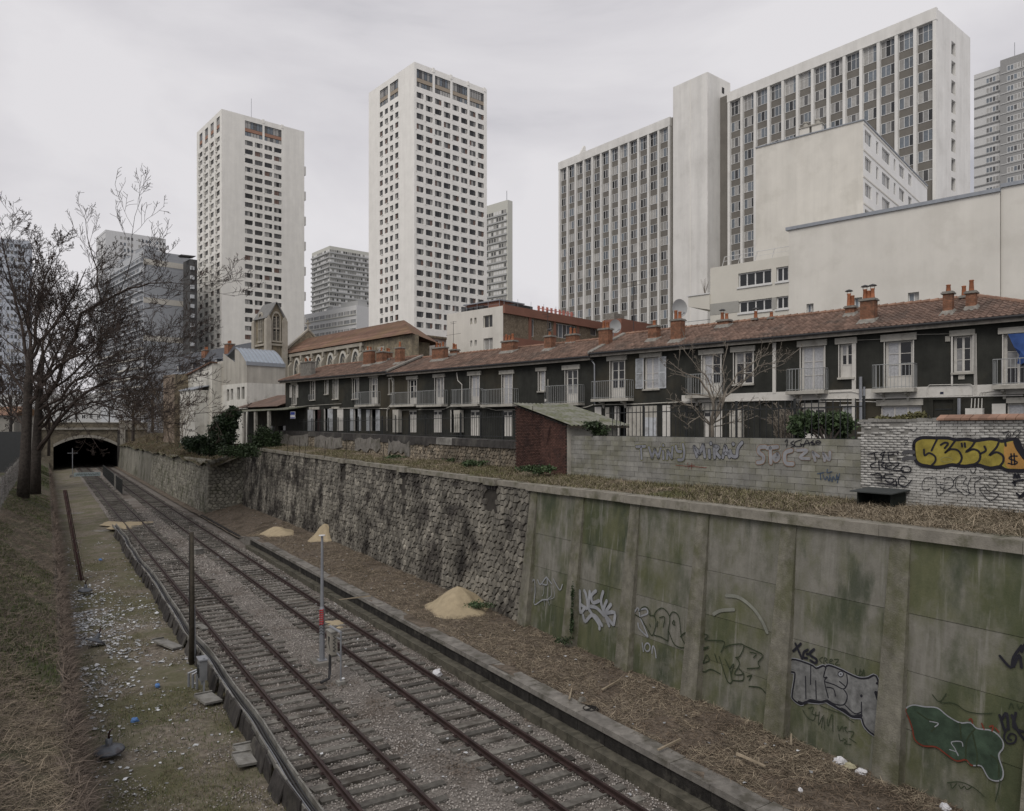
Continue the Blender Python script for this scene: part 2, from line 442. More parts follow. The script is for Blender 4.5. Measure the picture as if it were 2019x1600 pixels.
# ballast stones (real stones near the camera, the bed's relief beyond)
def ballast(na, nb, zones, zoff, gate, name, label):
    P = []
    for (s0, s1, dens) in zones:
        k = int((s1 - s0) * (nb - na) * dens)
        n = RNG.uniform(na, nb, k); s = RNG.uniform(s0, s1, k)
        P.append(np.stack([n, s], 1))
    P = np.concatenate(P)
    keep = vnoise(P[:, 0], P[:, 1], 0.55, 21) + .4 * vnoise(P[:, 0], P[:, 1], 1.7, 22) > gate
    P = P[keep]
    r = RNG.uniform(0.014, 0.036, len(P)) * (1 + np.clip((P[:, 1] - 25) / 60, 0, 0.8))
    # stones lie beside, not on, the sleepers: a bit lower inside the tracks
    z = zoff + 0.04 * RNG.random(len(P)) + 0.03 * vnoise(P[:, 0], P[:, 1], 1.3, 1)
    oc = np.array([[1,0,0],[-1,0,0],[0,1,0],[0,-1,0],[0,0,1],[0,0,-1]], float)
    V = oc[None] * (r[:, None, None] * RNG.uniform(0.7, 1.3, (len(P), 6, 1)))
    a = RNG.uniform(0, 6.28, len(P)); tl = RNG.uniform(-0.7, 0.7, len(P))
    y = V[:, :, 1] * np.cos(tl)[:, None] - V[:, :, 2] * np.sin(tl)[:, None]
    w = V[:, :, 1] * np.sin(tl)[:, None] + V[:, :, 2] * np.cos(tl)[:, None]
    x = V[:, :, 0] * np.cos(a)[:, None] - y * np.sin(a)[:, None]
    y = V[:, :, 0] * np.sin(a)[:, None] + y * np.cos(a)[:, None]
    V = np.stack([x + P[:, 0, None], y + P[:, 1, None], w * 0.8 + z[:, None]], -1).reshape(-1, 3)
    f = np.array([[0,2,4],[2,1,4],[1,3,4],[3,0,4],[2,0,5],[1,2,5],[3,1,5],[0,3,5]])
    FA = (f[None] + 6 * np.arange(len(P))[:, None, None]).reshape(-1, 3)
    np_mesh(name, V, FA, m_stone, None, (0, 0, 0), PHI, kind='stuff', label=label, cat='gravel')
ballast(N_TROUGH + .15, 12.3, ((5, 22, 190), (22, 36, 150), (36, 56, 90), (56, 90, 35)), -.222, -.9, 'ballast_gravel', 'grey and brownish crushed stone ballast between the rails')
ballast(1.2, N_TROUGH - .1, ((6, 22, 110), (22, 40, 60)), -.47, .12, 'loose_gravel', 'loose grey gravel showing through the short grass')

# ------------------------------------------------------------------ blades (straw, stalks, grass)
def blades(name, label, cat, n, s, zf, lmin, lmax, width, tilt, mat, lift=0.0, bend=0.5, rz=PHI, parent=None, zarr=None):
    k = len(n)
    z = (zf(n, s) if zarr is None else zarr) + lift * RNG.random(k)
    a = RNG.uniform(0, 2 * np.pi, k); L = RNG.uniform(lmin, lmax, k)
    th = np.radians(np.clip(RNG.normal(tilt, 14, k), 0, 97))
    d = np.stack([np.cos(a) * np.sin(th), np.sin(a) * np.sin(th), np.cos(th)], 1)
    side = np.stack([-np.sin(a), np.cos(a), np.zeros(k)], 1)
    tw = RNG.uniform(-1, 1, k)[:, None]
    side = side * (1 - abs(tw) * 0.4) + np.array([0, 0, 1.0]) * tw * 0.5
    P0 = np.stack([n, s, z], 1)
    th2 = np.minimum(th + bend * RNG.random(k), np.radians(100))
    d2 = np.stack([np.cos(a + .3*tw[:,0]) * np.sin(th2), np.sin(a + .3*tw[:,0]) * np.sin(th2), np.cos(th2)], 1)
    P1 = P0 + d * (L * 0.55)[:, None]; P2 = P1 + d2 * (L * 0.45)[:, None]
    w = (width * RNG.uniform(0.6, 1.4, k))[:, None]
    V = np.stack([P0 - side*w, P0 + side*w, P1 - side*w*.8, P1 + side*w*.8, P2 - side*w*.25, P2 + side*w*.25], 1).reshape(-1, 3)
    f = np.array([[0,1,3,2],[2,3,5,4]])
    FA = (f[None] + 6 * np.arange(k)[:, None, None]).reshape(-1, 4)
    return np_mesh(name, V, FA, mat, parent, (0, 0, 0), rz, kind='stuff', **({} if parent is not None else dict(label=label, cat=cat)))
def scat(k, n0, n1, s0, s1, near=1.6):
    """more points near the camera"""
    u = RNG.random(k) ** near
    return RNG.uniform(n0, n1, k), s0 + (s1 - s0) * u
def patch(n, s, f, seed, lo):
    m = vnoise(n, s, f, seed) + 0.5 * vnoise(n, s, f * 2.7, seed + 1) > lo
    return n[m], s[m]
n, s = patch(*scat(52000, 13.2, 16.45, 6, 60), 0.5, 31, -0.5)
blades('straw_litter', 'pale broken reed straw strewn over the platform', 'straw', n, s, z_plat, 0.06, 0.32, 0.006, 84, m_straw, 0.05, 0.3)
n, s = scat(42000, 13.1, 16.45, 6, 80)
blades('dead_stalk_litter', 'brown dead stalks and leaf litter covering the platform', 'dead leaves', n, s, z_plat, 0.05, 0.22, 0.009, 78, m_brown, 0.03, 0.5)
n, s = patch(*scat(60000, -3.4, 0.36, 5, 90, 2.0), 0.45, 41, -0.55)
blades('dry_bramble', 'dry brown bramble stems lying over the grassy bank', 'brambles', n, s, z_bank, 0.12, 0.55, 0.007, 82, m_bramble, 0.07, 0.5)
n, s = patch(*scat(24000, -3.4, 0.32, 5, 60, 1.9), 0.7, 45, -0.1)
n2, s2 = patch(*scat(26000, -1.6, 0.34, 5, 24, 1.3), 0.9, 47, -0.35); n, s = np.concatenate([n, n2]), np.concatenate([s, s2])
blades('bank_straw', 'pale straw lying on the bramble bank', 'straw', n, s, z_bank, 0.1, 0.5, 0.005, 86, m_straw, 0.07, 0.4)
n, s = patch(*scat(70000, -3.2, 0.3, 8, 170, 1.5), 0.16, 51, -0.1)
blades('bank_grass', 'green grass growing on the bank below the bare trees', 'grass', n, s, z_bank, 0.06, 0.22, 0.010, 28, m_grass, 0.0, 0.8)
n, s = patch(*scat(80000, 0.9, 4.85, 6, 60, 1.7), 0.35, 61, 0.05)
blades('low_grass', 'short olive grass between bank wall and cable trough', 'grass', n, s, z_low, 0.03, 0.11, 0.006, 35, m_olive, 0.0, 0.8)
n, s = patch(*scat(26000, 0.9, 4.85, 6, 50, 1.7), 0.3, 66, 0.25)
blades('low_green_grass', 'greener grass tufts beside the concrete slabs', 'grass', n, s, z_low, 0.04, 0.14, 0.006, 30, m_grass, 0.0, 0.8)
n, s = patch(*scat(16000, 1.2, 4.85, 8, 90, 1.5), 0.6, 69, -0.1)
blades('low_straw', 'thin brown leaf litter on the low ground', 'dead leaves', n, s, z_low, 0.04, 0.2, 0.006, 84, m_brown, 0.02, 0.3)
n, s = patch(*scat(66000, 17.2, 20.0, 4, 74, 1.4), .55, 73, -.65)
n2, s2 = scat(14000, 17.25, 20.0, 3, 15, 1.0); n, s = np.concatenate([n, n2]), np.concatenate([s, s2])
blades('terrace_straw', 'dry yellow grass on the terrace above the retaining wall', 'grass', n, s, z_ter, 0.08, 0.34, 0.007, 66, m_straw, 0.02, 0.8)
n, s = patch(*scat(52000, 17.2, 20.0, 4, 76, 1.2), 0.35, 75, -0.05)
blades('terrace_grass', 'olive green grass patches on the terrace strip', 'grass', n, s, z_ter, 0.06, 0.24, 0.009, 35, m_olive, 0.0, 0.8)
n, s = scat(30000, 13.7, 20.5, 77, S_END - 2, 1.2)
blades('embankment_grass', 'olive and brown grass on the embankment by the tunnel', 'grass', n, s, z_emb, 0.1, 0.45, 0.016, 50, m_olive, 0.0, 0.8)
n, s = scat(20000, 13.7, 20.5, 77, S_END - 2, 1.2)
blades('embankment_stalks', 'brown stalks on the embankment by the tunnel', 'dead stalks', n, s, z_emb, 0.2, 0.9, 0.012, 45, m_brown, 0.0, 0.8)
# creeper curtain hanging over the low wall of the left bank
k = 60000
ss = 4 + 150 * RNG.random(k) ** 2.4; zz = RNG.uniform(-0.45, 1.5, k)
blades('dry_creeper', 'tangled dry brown creeper hanging over the low bank wall', 'creeper', 0.42 + (1.35 - zz) * 0.20 + RNG.uniform(-.1, 0.16, k) + 0.10 * vnoise(ss, zz, .9, 77), ss, None, 0.15, 0.65, 0.007, 68, m_bramble, 0.05, 0.9, zarr=zz)
b = MB()
for i in range(60):
    s0 = 3 + i * 3.1
    b.hexa([(0.3, s0, -0.5), (0.68, s0, -0.5), (0.68, s0 + 3.1, -0.5), (0.3, s0 + 3.1, -0.5), (0.3, s0, 1.36), (0.42, s0, 1.34), (0.42, s0 + 3.1, 1.34), (0.3, s0 + 3.1, 1.36)])
b.build('bank_wall', M('bank_wall_stone', (0.07, 0.06, 0.048), var=0.5, scale=3, bump=0.8, bscale=8), None, (0, 0, 0), PHI, label='low old stone wall hidden under dry creeper', cat='wall')
# ================================================================== retaining walls of the cutting
def algae_mat():
    mt = bpy.data.materials.new('algae_concrete'); mt.use_nodes = True
    t = mt.node_tree; nd = t.nodes; lk = t.links.new; bs = nd['Principled BSDF']
    bs.inputs['Roughness'].default_value = 0.9; bs.inputs['Specular IOR Level'].default_value = 0.2
    geo = nd.new('ShaderNodeNewGeometry')
    def noise(scale, zs, detail=7, rough=0.62, off=0.0):
        mp = nd.new('ShaderNodeMapping'); mp.inputs['Scale'].default_value = (1, 1, zs); mp.inputs['Location'].default_value = (off, off * 2, off)
        n_ = nd.new('ShaderNodeTexNoise'); n_.inputs['Scale'].default_value = scale; n_.inputs['Detail'].default_value = detail; n_.inputs['Roughness'].default_value = rough
        lk(geo.outputs['Position'], mp.inputs['Vector']); lk(mp.outputs['Vector'], n_.inputs['Vector'])
        return n_.outputs['Fac']
    def rng(v, a, b, c=0.0, d=1.0):
        m_ = nd.new('ShaderNodeMapRange'); m_.inputs['From Min'].default_value = a; m_.inputs['From Max'].default_value = b
        m_.inputs['To Min'].default_value = c; m_.inputs['To Max'].default_value = d; lk(v, m_.inputs['Value']); return m_.outputs['Result']
    def mix(f, a, b):
        m_ = nd.new('ShaderNodeMixRGB')
        lk(f, m_.inputs['Fac'])
        for sk, c in (('Color1', a), ('Color2', b)):
            if isinstance(c, tuple): m_.inputs[sk].default_value = (*c, 1)
            else: lk(c, m_.inputs[sk])
        return m_.outputs['Color']
    oi = nd.new('ShaderNodeObjectInfo'); rnd = rng(oi.outputs['Random'], 0, 1, -0.09, 0.09)
    def plus(a, b_):
        m_ = nd.new('ShaderNodeMath'); m_.operation = 'ADD'; lk(a, m_.inputs[0]); lk(b_, m_.inputs[1]); return m_.outputs['Value']
    col = mix(rng(noise(3.0, 1.0), 0.3, 0.7), (0.145, 0.140, 0.120), (0.205, 0.198, 0.172))
    col = mix(rng(plus(noise(0.6, 0.7, off=3.1), rnd), 0.43, 0.60, 0.0, 0.85), col, (0.092, 0.098, 0.046))
    col = mix(rng(noise(2.6, 0.12, off=7.7), 0.48, 0.70, 0.0, 0.6), col, (0.078, 0.082, 0.052))
    col = mix(rng(plus(noise(1.1, 0.45, off=51.0), rnd), 0.50, 0.66, 0.0, 0.75), col, (0.052, 0.064, 0.034))
    col = mix(rng(noise(0.8, 0.35, off=12.0), 0.55, 0.66, 0.0, 0.8), col, (0.045, 0.055, 0.036))
    col = mix(rng(noise(5.0, 0.05, off=21.0), 0.56, 0.68, 0.0, 0.6), col, (0.225, 0.218, 0.195))
    col = mix(rng(noise(1.1, 0.9, off=33.0), 0.57, 0.62, 0.0, 0.4), col, (0.155, 0.150, 0.128))
    lk(col, bs.inputs['Base Color'])
    bp = nd.new('ShaderNodeBump'); bp.inputs['Strength'].default_value = 0.35; bp.inputs['Distance'].default_value = 0.03
    lk(noise(18, 1.0), bp.inputs['Height']); lk(bp.outputs['Normal'], bs.inputs['Normal'])
    return mt
m_algae = algae_mat()
m_pier = M('pier_concrete', (0.165, 0.157, 0.128), var=0.25, scale=4, bump=0.45, bscale=25, dirt=(0.090, 0.092, 0.050), dscale=1.1, dlo=0.45, dhi=0.62, streak=0.25)
m_cope = M('coping_concrete', (0.225, 0.210, 0.178), var=0.22, scale=3, bump=0.35, dirt=(0.10, 0.098, 0.062), dscale=1.3, streak=0.15, objr=0.08)
m_rubble = M('wall_rubble_stone', (0.235, 0.222, 0.195), var=0.28, scale=3.0, bump=0.45, bscale=14, isl=0.38, objr=0.25, dirt=(0.040, 0.035, 0.032), dscale=0.5, dlo=0.47, dhi=0.60, damt=0.9, streak=0.55, skscale=1.1, hue=(0.32, 0.298, 0.25))
m_rubble_far = M('wall_rubble_lichen', (0.225, 0.215, 0.180), var=0.3, scale=2.0, bump=0.6, bscale=6, dirt=(0.080, 0.082, 0.052), dscale=0.5, streak=0.4, isl=0.3)
m_joint = M('wall_joint', (0.040, 0.036, 0.031), var=0.3, bump=0.4)
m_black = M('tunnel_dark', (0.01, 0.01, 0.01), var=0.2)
BAT = 0.075                                     # batter of the wall
def nw(z): return N_WALL + BAT * (z - 0.6)

def stone_cells(s0, s1, z0, z1, size, jit=0.24):
    """irregular hexagonal stones tiling s0..s1 by z0(s)..z1(s); yields corner lists (s,z)"""
    hx = size; hy = size * 0.87
    def corner(i, j):           # deterministic jitter per lattice point
        v = math.sin(i * 12.9898 + j * 78.233) * 43758.5453; u = math.sin(i * 39.346 + j * 11.135) * 24634.6345
        return (v - math.floor(v) - 0.5) * 2 * jit * size, (u - math.floor(u) - 0.5) * 2 * jit * size
    rows = int((z1(s0) - z0(s0)) / (hy * 0.75)) + 4
    cols = int((s1 - s0) / hx) + 3
    for r in range(-1, rows):
        for c in range(-1, cols):
            cx = s0 + (c + 0.5 * (r % 2)) * hx; cz = z0(s0) + r * hy * 0.86
            pts = []
            # hex corner lattice ids shared by neighbours
            for k, (dx, dz) in enumerate(((0, .667), (-.5, .333), (-.5, -.333), (0, -.667), (.5, -.333), (.5, .333))):
                gx = round((cx + dx * hx - s0) / (hx * 0.5)); gz = round((cz + dz * hy * 0.86 - z0(s0)) / (hy * 0.86 / 3.0))
                jx, jz = corner(gx, gz)
                pts.append((min(max(cx + dx * hx + jx, s0), s1), cz + dz * hy * 0.86 + jz))
            mz = sum(p[1] for p in pts) / 6; ms = sum(p[0] for p in pts) / 6
            if ms <= s0 + 0.04 or ms >= s1 - 0.04: continue
            lo, hi = z0(ms), z1(ms)
            pts = [(a, min(max(b_, lo), hi)) for a, b_ in pts]
            ar = 0.5 * sum(pts[i][0] * pts[(i+1) % 6][1] - pts[(i+1) % 6][0] * pts[i][1] for i in range(6))
            if abs(ar) < 0.15 * size * size: continue
            yield pts, (ms, mz)
def add_stone(b, pts, c, nfun, gap=0.88, proud=0.055, ins=0.88):
    """one bevelled stone proud of the wall face (normal -n)"""
    ms = sum(p[0] for p in pts) / 6; mz = sum(p[1] for p in pts) / 6
    i = len(b.v); pr = proud * random.uniform(0.6, 1.3)
    for k, sc, dp in ((0, gap, 0.0), (1, gap * ins, pr)):
        for (a, z) in pts:
            aa = ms + (a - ms) * sc; zz = mz + (z - mz) * sc
            b.v.append((nfun(zz) - dp - c[0] + random.uniform(-.012, .012) * k, aa - c[1], zz - c[2]))
    b.f.append(tuple(i + 6 + k for k in range(6))); b.m.append(0)
    for k in range(6):
        k2 = (k + 1) % 6
        b.f.append((i + k, i + k2, i + 6 + k2, i + 6 + k)); b.m.append(0)
def masonry(parent, origin, s0, s1, z0, z1, size, nfun, mat, single, key, proud=0.07, name='stone', skip=None):
    """stones of a wall: the `single` largest in the photo as parts, the rest as one stuff part"""
    cells = [(p, c) for p, c in stone_cells(s0, s1, z0, z1, size) if not (skip and skip(c))]
    cells.sort(key=lambda q: key(q[1]))
    for p, c in cells[:single]:
        b = MB(); cc = (nfun(c[1]), c[0], c[1])
        add_stone(b, p, cc, nfun, proud=proud)
        b.build(name, mat, parent, (cc[0] - origin[0], cc[1] - origin[1], cc[2] - origin[2]))
    b = MB()
    for p, c in cells[single:]:
        add_stone(b, p, origin, nfun, proud=proud)
    if b.f: b.build('rubble_stones', mat, parent, kind='stuff')

# ---- concrete wall: panels in four lifts between battered piers, coping on top
PIERS = [24.98 - 3.06 * i for i in range(8)]           # 24.95 ... 3.5
O = (N_WALL, 15.0, 0.5)
cw = thing('concrete_retaining_wall', 'tall algae stained concrete retaining wall with battered piers and graffiti', 'retaining wall', TS(*O), PHI)
LIFT = [0.0, 1.75, 3.05, 4.35, 6.05]
for i in range(len(PIERS) - 1):
    a1, a0 = PIERS[i], PIERS[i + 1]
    for k in range(4):
        zl = LIFT[k]; zh = LIFT[k + 1]
        off = random.uniform(-0.012, 0.014)
        f0 = nw(zl) + off; f1 = nw(zh) + off
        MB().hexa([(f0 - O[0], a0 + 0.2 - O[1], zl - O[2]), (f0 + .5 - O[0], a0 + .2 - O[1], zl - O[2]), (f0 + .5 - O[0], a1 - .2 - O[1], zl - O[2]), (f0 - O[0], a1 - .2 - O[1], zl - O[2]),
                   (f1 - O[0], a0 + 0.2 - O[1], zh - .012 - O[2]), (f1 + .5 - O[0], a0 + .2 - O[1], zh - .012 - O[2]), (f1 + .5 - O[0], a1 - .2 - O[1], zh - .012 - O[2]), (f1 - O[0], a1 - .2 - O[1], zh - .012 - O[2])]).build('wall_panel', m_algae, cw)
MB().hexa([(nw(0) + .06 - O[0], PIERS[-1] - O[1], -O[2]), (nw(0) + .5 - O[0], PIERS[-1] - O[1], -O[2]), (nw(0) + .5 - O[0], PIERS[0] - O[1], -O[2]), (nw(0) + .06 - O[0], PIERS[0] - O[1], -O[2]), (nw(6) + .03 - O[0], PIERS[-1] - O[1], 6 - O[2]), (nw(6) + .5 - O[0], PIERS[-1] - O[1], 6 - O[2]), (nw(6) + .5 - O[0], PIERS[0] - O[1], 6 - O[2]), (nw(6) + .03 - O[0], PIERS[0] - O[1], 6 - O[2])]).build('wall_core', m_pier, cw)
for i, sp in enumerate(PIERS):
    w0, w1 = 0.325, 0.235
    b = MB()
    zt = 6.04
    fb, ft = nw(0.0) - 0.30, nw(zt) - 0.035
    b.hexa([(fb - O[0], sp - w0 - O[1], -O[2]), (fb + .9 - O[0], sp - w0 - O[1], -O[2]), (fb + .9 - O[0], sp + w0 - O[1], -O[2]), (fb - O[0], sp + w0 - O[1], -O[2]),
            (ft - O[0], sp - w1 - O[1], zt - O[2]), (ft + .5 - O[0], sp - w1 - O[1], zt - O[2]), (ft + .5 - O[0], sp + w1 - O[1], zt - O[2]), (ft - O[0], sp + w1 - O[1], zt - O[2])])
    b.build('pier', m_pier, cw)
a = 25.43; i = 0
while a > 2:
    L_ = 3.06
    dz = random.uniform(-.012, .012)
    MB().hexa([(nw(6.05) - .16 - O[0], a - L_ + .012 - O[1], 6.045 + dz - O[2]), (nw(6.05) + .5 - O[0], a - L_ + .012 - O[1], 6.045 + dz - O[2]), (nw(6.05) + .5 - O[0], a - O[1], 6.045 + dz - O[2]), (nw(6.05) - .16 - O[0], a - O[1], 6.045 + dz - O[2]),
               (nw(6.05) - .15 - O[0], a - L_ + .012 - O[1], 6.31 + dz - O[2]), (nw(6.05) + .5 - O[0], a - L_ + .012 - O[1], 6.32 + dz - O[2]), (nw(6.05) + .5 - O[0], a - O[1], 6.32 + dz - O[2]), (nw(6.05) - .15 - O[0], a - O[1], 6.31 + dz - O[2])]).build('coping_slab', m_cope, cw)
    a -= L_; i += 1

# ---- rubble stone wall with its coping
S0, S1 = 25.28, 76.5
O2 = (N_WALL, 30.0, 0.6)
sw = thing('stone_retaining_wall', 'tall dark stained rubble stone retaining wall with thin coping', 'retaining wall', TS(*O2), PHI)
def body(b, s0, s1, zl, zh, thick, org):
    b.hexa([(nw(zl) + .0 - org[0], s0 - org[1], zl - org[2]), (nw(zl) + thick - org[0], s0 - org[1], zl - org[2]), (nw(zl) + thick - org[0], s1 - org[1], zl - org[2]), (nw(zl) - org[0], s1 - org[1], zl - org[2]),
            (nw(zh(s0)) - org[0], s0 - org[1], zh(s0) - org[2]), (nw(zh(s0)) + thick - org[0], s0 - org[1], zh(s0) - org[2]), (nw(zh(s1)) + thick - org[0], s1 - org[1], zh(s1) - org[2]), (nw(zh(s1)) - org[0], s1 - org[1], zh(s1) - org[2])])
b = MB(); body(b, S0, S1, 0.2, lambda s: float(z_cope(s)) - 0.2, 0.6, O2)
b.build('mortar_core', m_joint, sw)
NICHE = [s_at(972, N_WALL + .4), s_at(797, N_WALL + .4), s_at(678, N_WALL + .4)]
masonry(sw, O2, S0, S1, lambda s: float(z_foot(s)) - 0.15, lambda s: float(z_cope(s)) - 0.22, 0.36, nw, m_rubble, 300, lambda c: c[0],
        skip=lambda c: any(abs(c[0] - q) < 0.42 and c[1] > float(z_cope(c[0])) - 1.5 for q in NICHE))
a = S1
while a > S0 + 0.5:
    L_ = min(2.4, a - S0); zt = float(z_cope(a - L_ / 2)); dz = random.uniform(-.012, .012)
    MB().box(nw(6.2) - .13 - O2[0], nw(6.2) + .45 - O2[0], a - L_ + .01 - O2[1], a - O2[1], zt - .22 + dz - O2[2], zt + dz - O2[2]).build('coping_stone', m_cope, sw)
    a -= L_
for q in NICHE:
    zt = float(z_cope(q))
    MB().box(nw(6.2) - .26 - O2[0], nw(6.2) + .2 - O2[0], q - .5 - O2[1], q + .5 - O2[1], zt - .26 - O2[2], zt + .03 - O2[2]).build('corbel_slab', m_cope, sw)
    b = MB()
    for e in (-.33, -.11, .11, .33):
        b.box(nw(6.2) - .16 - O2[0], nw(6.2) + .1 - O2[0], q + e - .06 - O2[1], q + e + .06 - O2[1], zt - .44 - O2[2], zt - .262 - O2[2])
    b.build('corbel_bracket', m_conc_dark, sw)

# ---- lower wall nearer the rails, on to the tunnel, with its return
N3 = 13.45
def nw3(z): return N3 + 0.10 * z
O3 = (N3, 100.0, 0.0)
lw = thing('tunnel_approach_wall', 'pale weathered stone wall leading to the tunnel mouth below the embankment', 'retaining wall', TS(*O3), PHI)
SR = 78.5
def zt3(s): return 5.35 - 0.55 * min(1, max(0, (s - SR) / 60.0))
b = MB()
s = SR
while s < S_END:
    e = min(S_END, s + 6)
    b.hexa([(nw3(-.3) - O3[0], s - O3[1], -.3), (nw3(-.3) + 1.0 - O3[0], s - O3[1], -.3), (nw3(-.3) + 1 - O3[0], e - O3[1], -.3), (nw3(-.3) - O3[0], e - O3[1], -.3),
            (nw3(zt3(s)) - O3[0], s - O3[1], zt3(s)), (nw3(zt3(s)) + .6 - O3[0], s - O3[1], zt3(s)), (nw3(zt3(e)) + .6 - O3[0], e - O3[1], zt3(e)), (nw3(zt3(e)) - O3[0], e - O3[1], zt3(e))])
    s = e
b.hexa([(nw3(0) + .05 - O3[0], SR - .02 - O3[1], 0.2), (17.2 - O3[0], SR - 1.6 - O3[1], 0.2), (17.2 - O3[0], SR + 1 - O3[1], 0.2), (nw3(0) + .5 - O3[0], SR + 1 - O3[1], 0.2),
        (nw3(5.3) + .05 - O3[0], SR - O3[1], 5.3), (17.2 - O3[0], SR - 1.2 - O3[1], 6.4), (17.2 - O3[0], SR + 1 - O3[1], 6.4), (nw3(5.3) + .5 - O3[0], SR + 1 - O3[1], 5.3)])
b.build('wall_core', m_rubble_far, lw)
masonry(lw, O3, SR, 125, lambda s: 0.05, lambda s: zt3(s) - .05, 0.55, nw3, m_rubble_far, 60, lambda c: c[0], proud=0.06)
b = MB()          # stones on the return face, which looks along the track
for p, c in stone_cells(13.6, 17.0, lambda q: 0.5, lambda q: 5.3 + 0.28 * (q - 13.6), 0.45):
    ms, mz = c; i = len(b.v)
    yy = SR - 0.06 - 0.40 * (ms - 13.5)
    for k, sc, dp in ((0, .9, .0), (1, .66, .07)):
        for (a_, z_) in p:
            b.v.append((ms + (a_ - ms) * sc - O3[0], yy - dp - O3[1] - .4 * (a_ - ms) * sc, mz + (z_ - mz) * sc))
    b.f.append(tuple(i + 6 + k for k in range(6))); b.m.append(0)
    for k in range(6):
        k2 = (k + 1) % 6; b.f.append((i + k, i + k2, i + 6 + k2, i + 6 + k)); b.m.append(0)
b.build('return_stones', m_rubble_far, lw, kind='stuff')

# ---- platform edge: ledge, dark face, coping stones
m_foot = M('footing_mossy', (0.088, 0.082, 0.064), var=0.4, scale=4, bump=0.4, dirt=(0.05, 0.048, 0.036), dscale=1.5)
O4 = (12.3, 20.0, 0.0)
pk = thing('platform_edge', 'old stone platform edge with worn coping and stepped footing', 'platform edge', TS(*O4), PHI)
s = 3.0
while s < 56:
    L_ = random.uniform(1.05, 1.35); e = min(56.0, s + L_)
    dz = random.uniform(-.015, .015)
    MB().hexa([(.30, s - 20, .44), (.86, s - 20, .44), (.86, e - .012 - 20, .44), (.30, e - .012 - 20, .44),
               (.31, s - 20, .585 + dz), (.84 + random.uniform(-.03, .05), s - 20, .60 + dz), (.84 + random.uniform(-.03, .05), e - .012 - 20, .60 + dz), (.31, e - .012 - 20, .585 + dz)]).build('coping_stone', m_kerb, pk)
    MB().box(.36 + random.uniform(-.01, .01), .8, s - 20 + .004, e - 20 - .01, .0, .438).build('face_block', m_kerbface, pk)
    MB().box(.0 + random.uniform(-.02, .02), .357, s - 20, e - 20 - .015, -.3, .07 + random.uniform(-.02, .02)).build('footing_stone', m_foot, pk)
    s = e
MB().hexa([(.3, 36, -.2), (.85, 36, -.2), (1.1, 40.6, -.2), (.55, 40.6, -.2), (.3, 36, .59), (.85, 36, .59), (1.1, 40.6, .04), (.55, 40.6, .04)]).build('ramp_stone', m_kerb, pk)
MB().box(.55, .75, 40.7, 58, -.2, .06).build('ramp_edging', m_kerbface, pk)

# ---- sand heaps and small mounds on the platform
def heap(px, py, r, h, label, seed):
    n0, s0 = ns(px, py, 0.9)
    k = 20; V = []; Fc = []
    zb = float(z_plat(np.array(n0), np.array(s0)))
    b = MB()
    rings = 7
    for i in range(rings + 1):
        t = i / rings
        for j in range(k):
            a_ = 2 * math.pi * j / k
            rr = r * t * (1 + 0.22 * math.sin(2 * a_ + seed) + 0.12 * math.sin(5 * a_ + seed * 2))
            zz = h * (.5 + .5 * math.cos(math.pi * min(1, t * .98))) * (1 - .25 * t) + (-0.05 if i == rings else 0) + (0.02 * math.sin(j * 3 + i * 2 + seed) if 0 < i < rings else 0)
            x = rr * math.cos(a_) * .62; y = rr * math.sin(a_)
            b.v.append((x, y, zz + (z_plat(np.array(n0 + x), np.array(s0 + y)) - zb if i else 0)))
    for i in range(rings):
        for j in range(k):
            b.f.append((i*k + j, (i+1)*k + j, (i+1)*k + (j+1) % k, i*k + (j+1) % k)); b.m.append(0)
    o = b.build('sand_pile', m_sand, None, TS(n0, s0, zb), PHI, smooth=True, label=label, cat='sand pile', group='sand piles on the platform')
    return o
heap(905, 1186, 2.3, 0.95, 'large yellow sand pile below the stone wall where concrete begins', 1.0)
heap(640, 1063, 1.6, 1.0, 'brownish sand pile further along the stone wall', 2.2)
heap(545, 1047, 2.2, 0.45, 'low flat yellow sand pile at the foot of the stone wall', 4.0)
# ================================================================== the row of dark houses above the cutting
def facade(b, x0, x1, z0, z1, holes, reveal=0.2, m=0, mr=None, y=0.0):
    """wall in the plane y facing -y with rectangular openings and their reveals"""
    mr = m if mr is None else mr
    xs = sorted({x0, x1, *[min(max(h[i], x0), x1) for h in holes for i in (0, 1)]})
    zs = sorted({z0, z1, *[min(max(h[i], z0), z1) for h in holes for i in (2, 3)]})
    for j in range(len(zs) - 1):
        zc = (zs[j] + zs[j + 1]) / 2; run = None
        for i in range(len(xs)):
            op = True
            if i < len(xs) - 1:
                xc = (xs[i] + xs[i + 1]) / 2
                op = any(h[0] < xc < h[1] and h[2] < zc < h[3] for h in holes)
            if not op and run is None: run = xs[i]
            if op and run is not None:
                b.face([(run, y, zs[j]), (xs[i], y, zs[j]), (xs[i], y, zs[j + 1]), (run, y, zs[j + 1])], m); run = None
    for h in holes:
        a, c, e, g = max(h[0], x0), min(h[1], x1), max(h[2], z0), min(h[3], z1); r = y + reveal
        b.face([(a, y, e), (a, r, e), (a, r, g), (a, y, g)][::-1], mr)
        b.face([(c, y, e), (c, r, e), (c, r, g), (c, y, g)], mr)
        b.face([(a, y, g), (a, r, g), (c, r, g), (c, y, g)][::-1], mr)
        b.face([(a, y, e), (a, r, e), (c, r, e), (c, y, e)], mr)
    return b

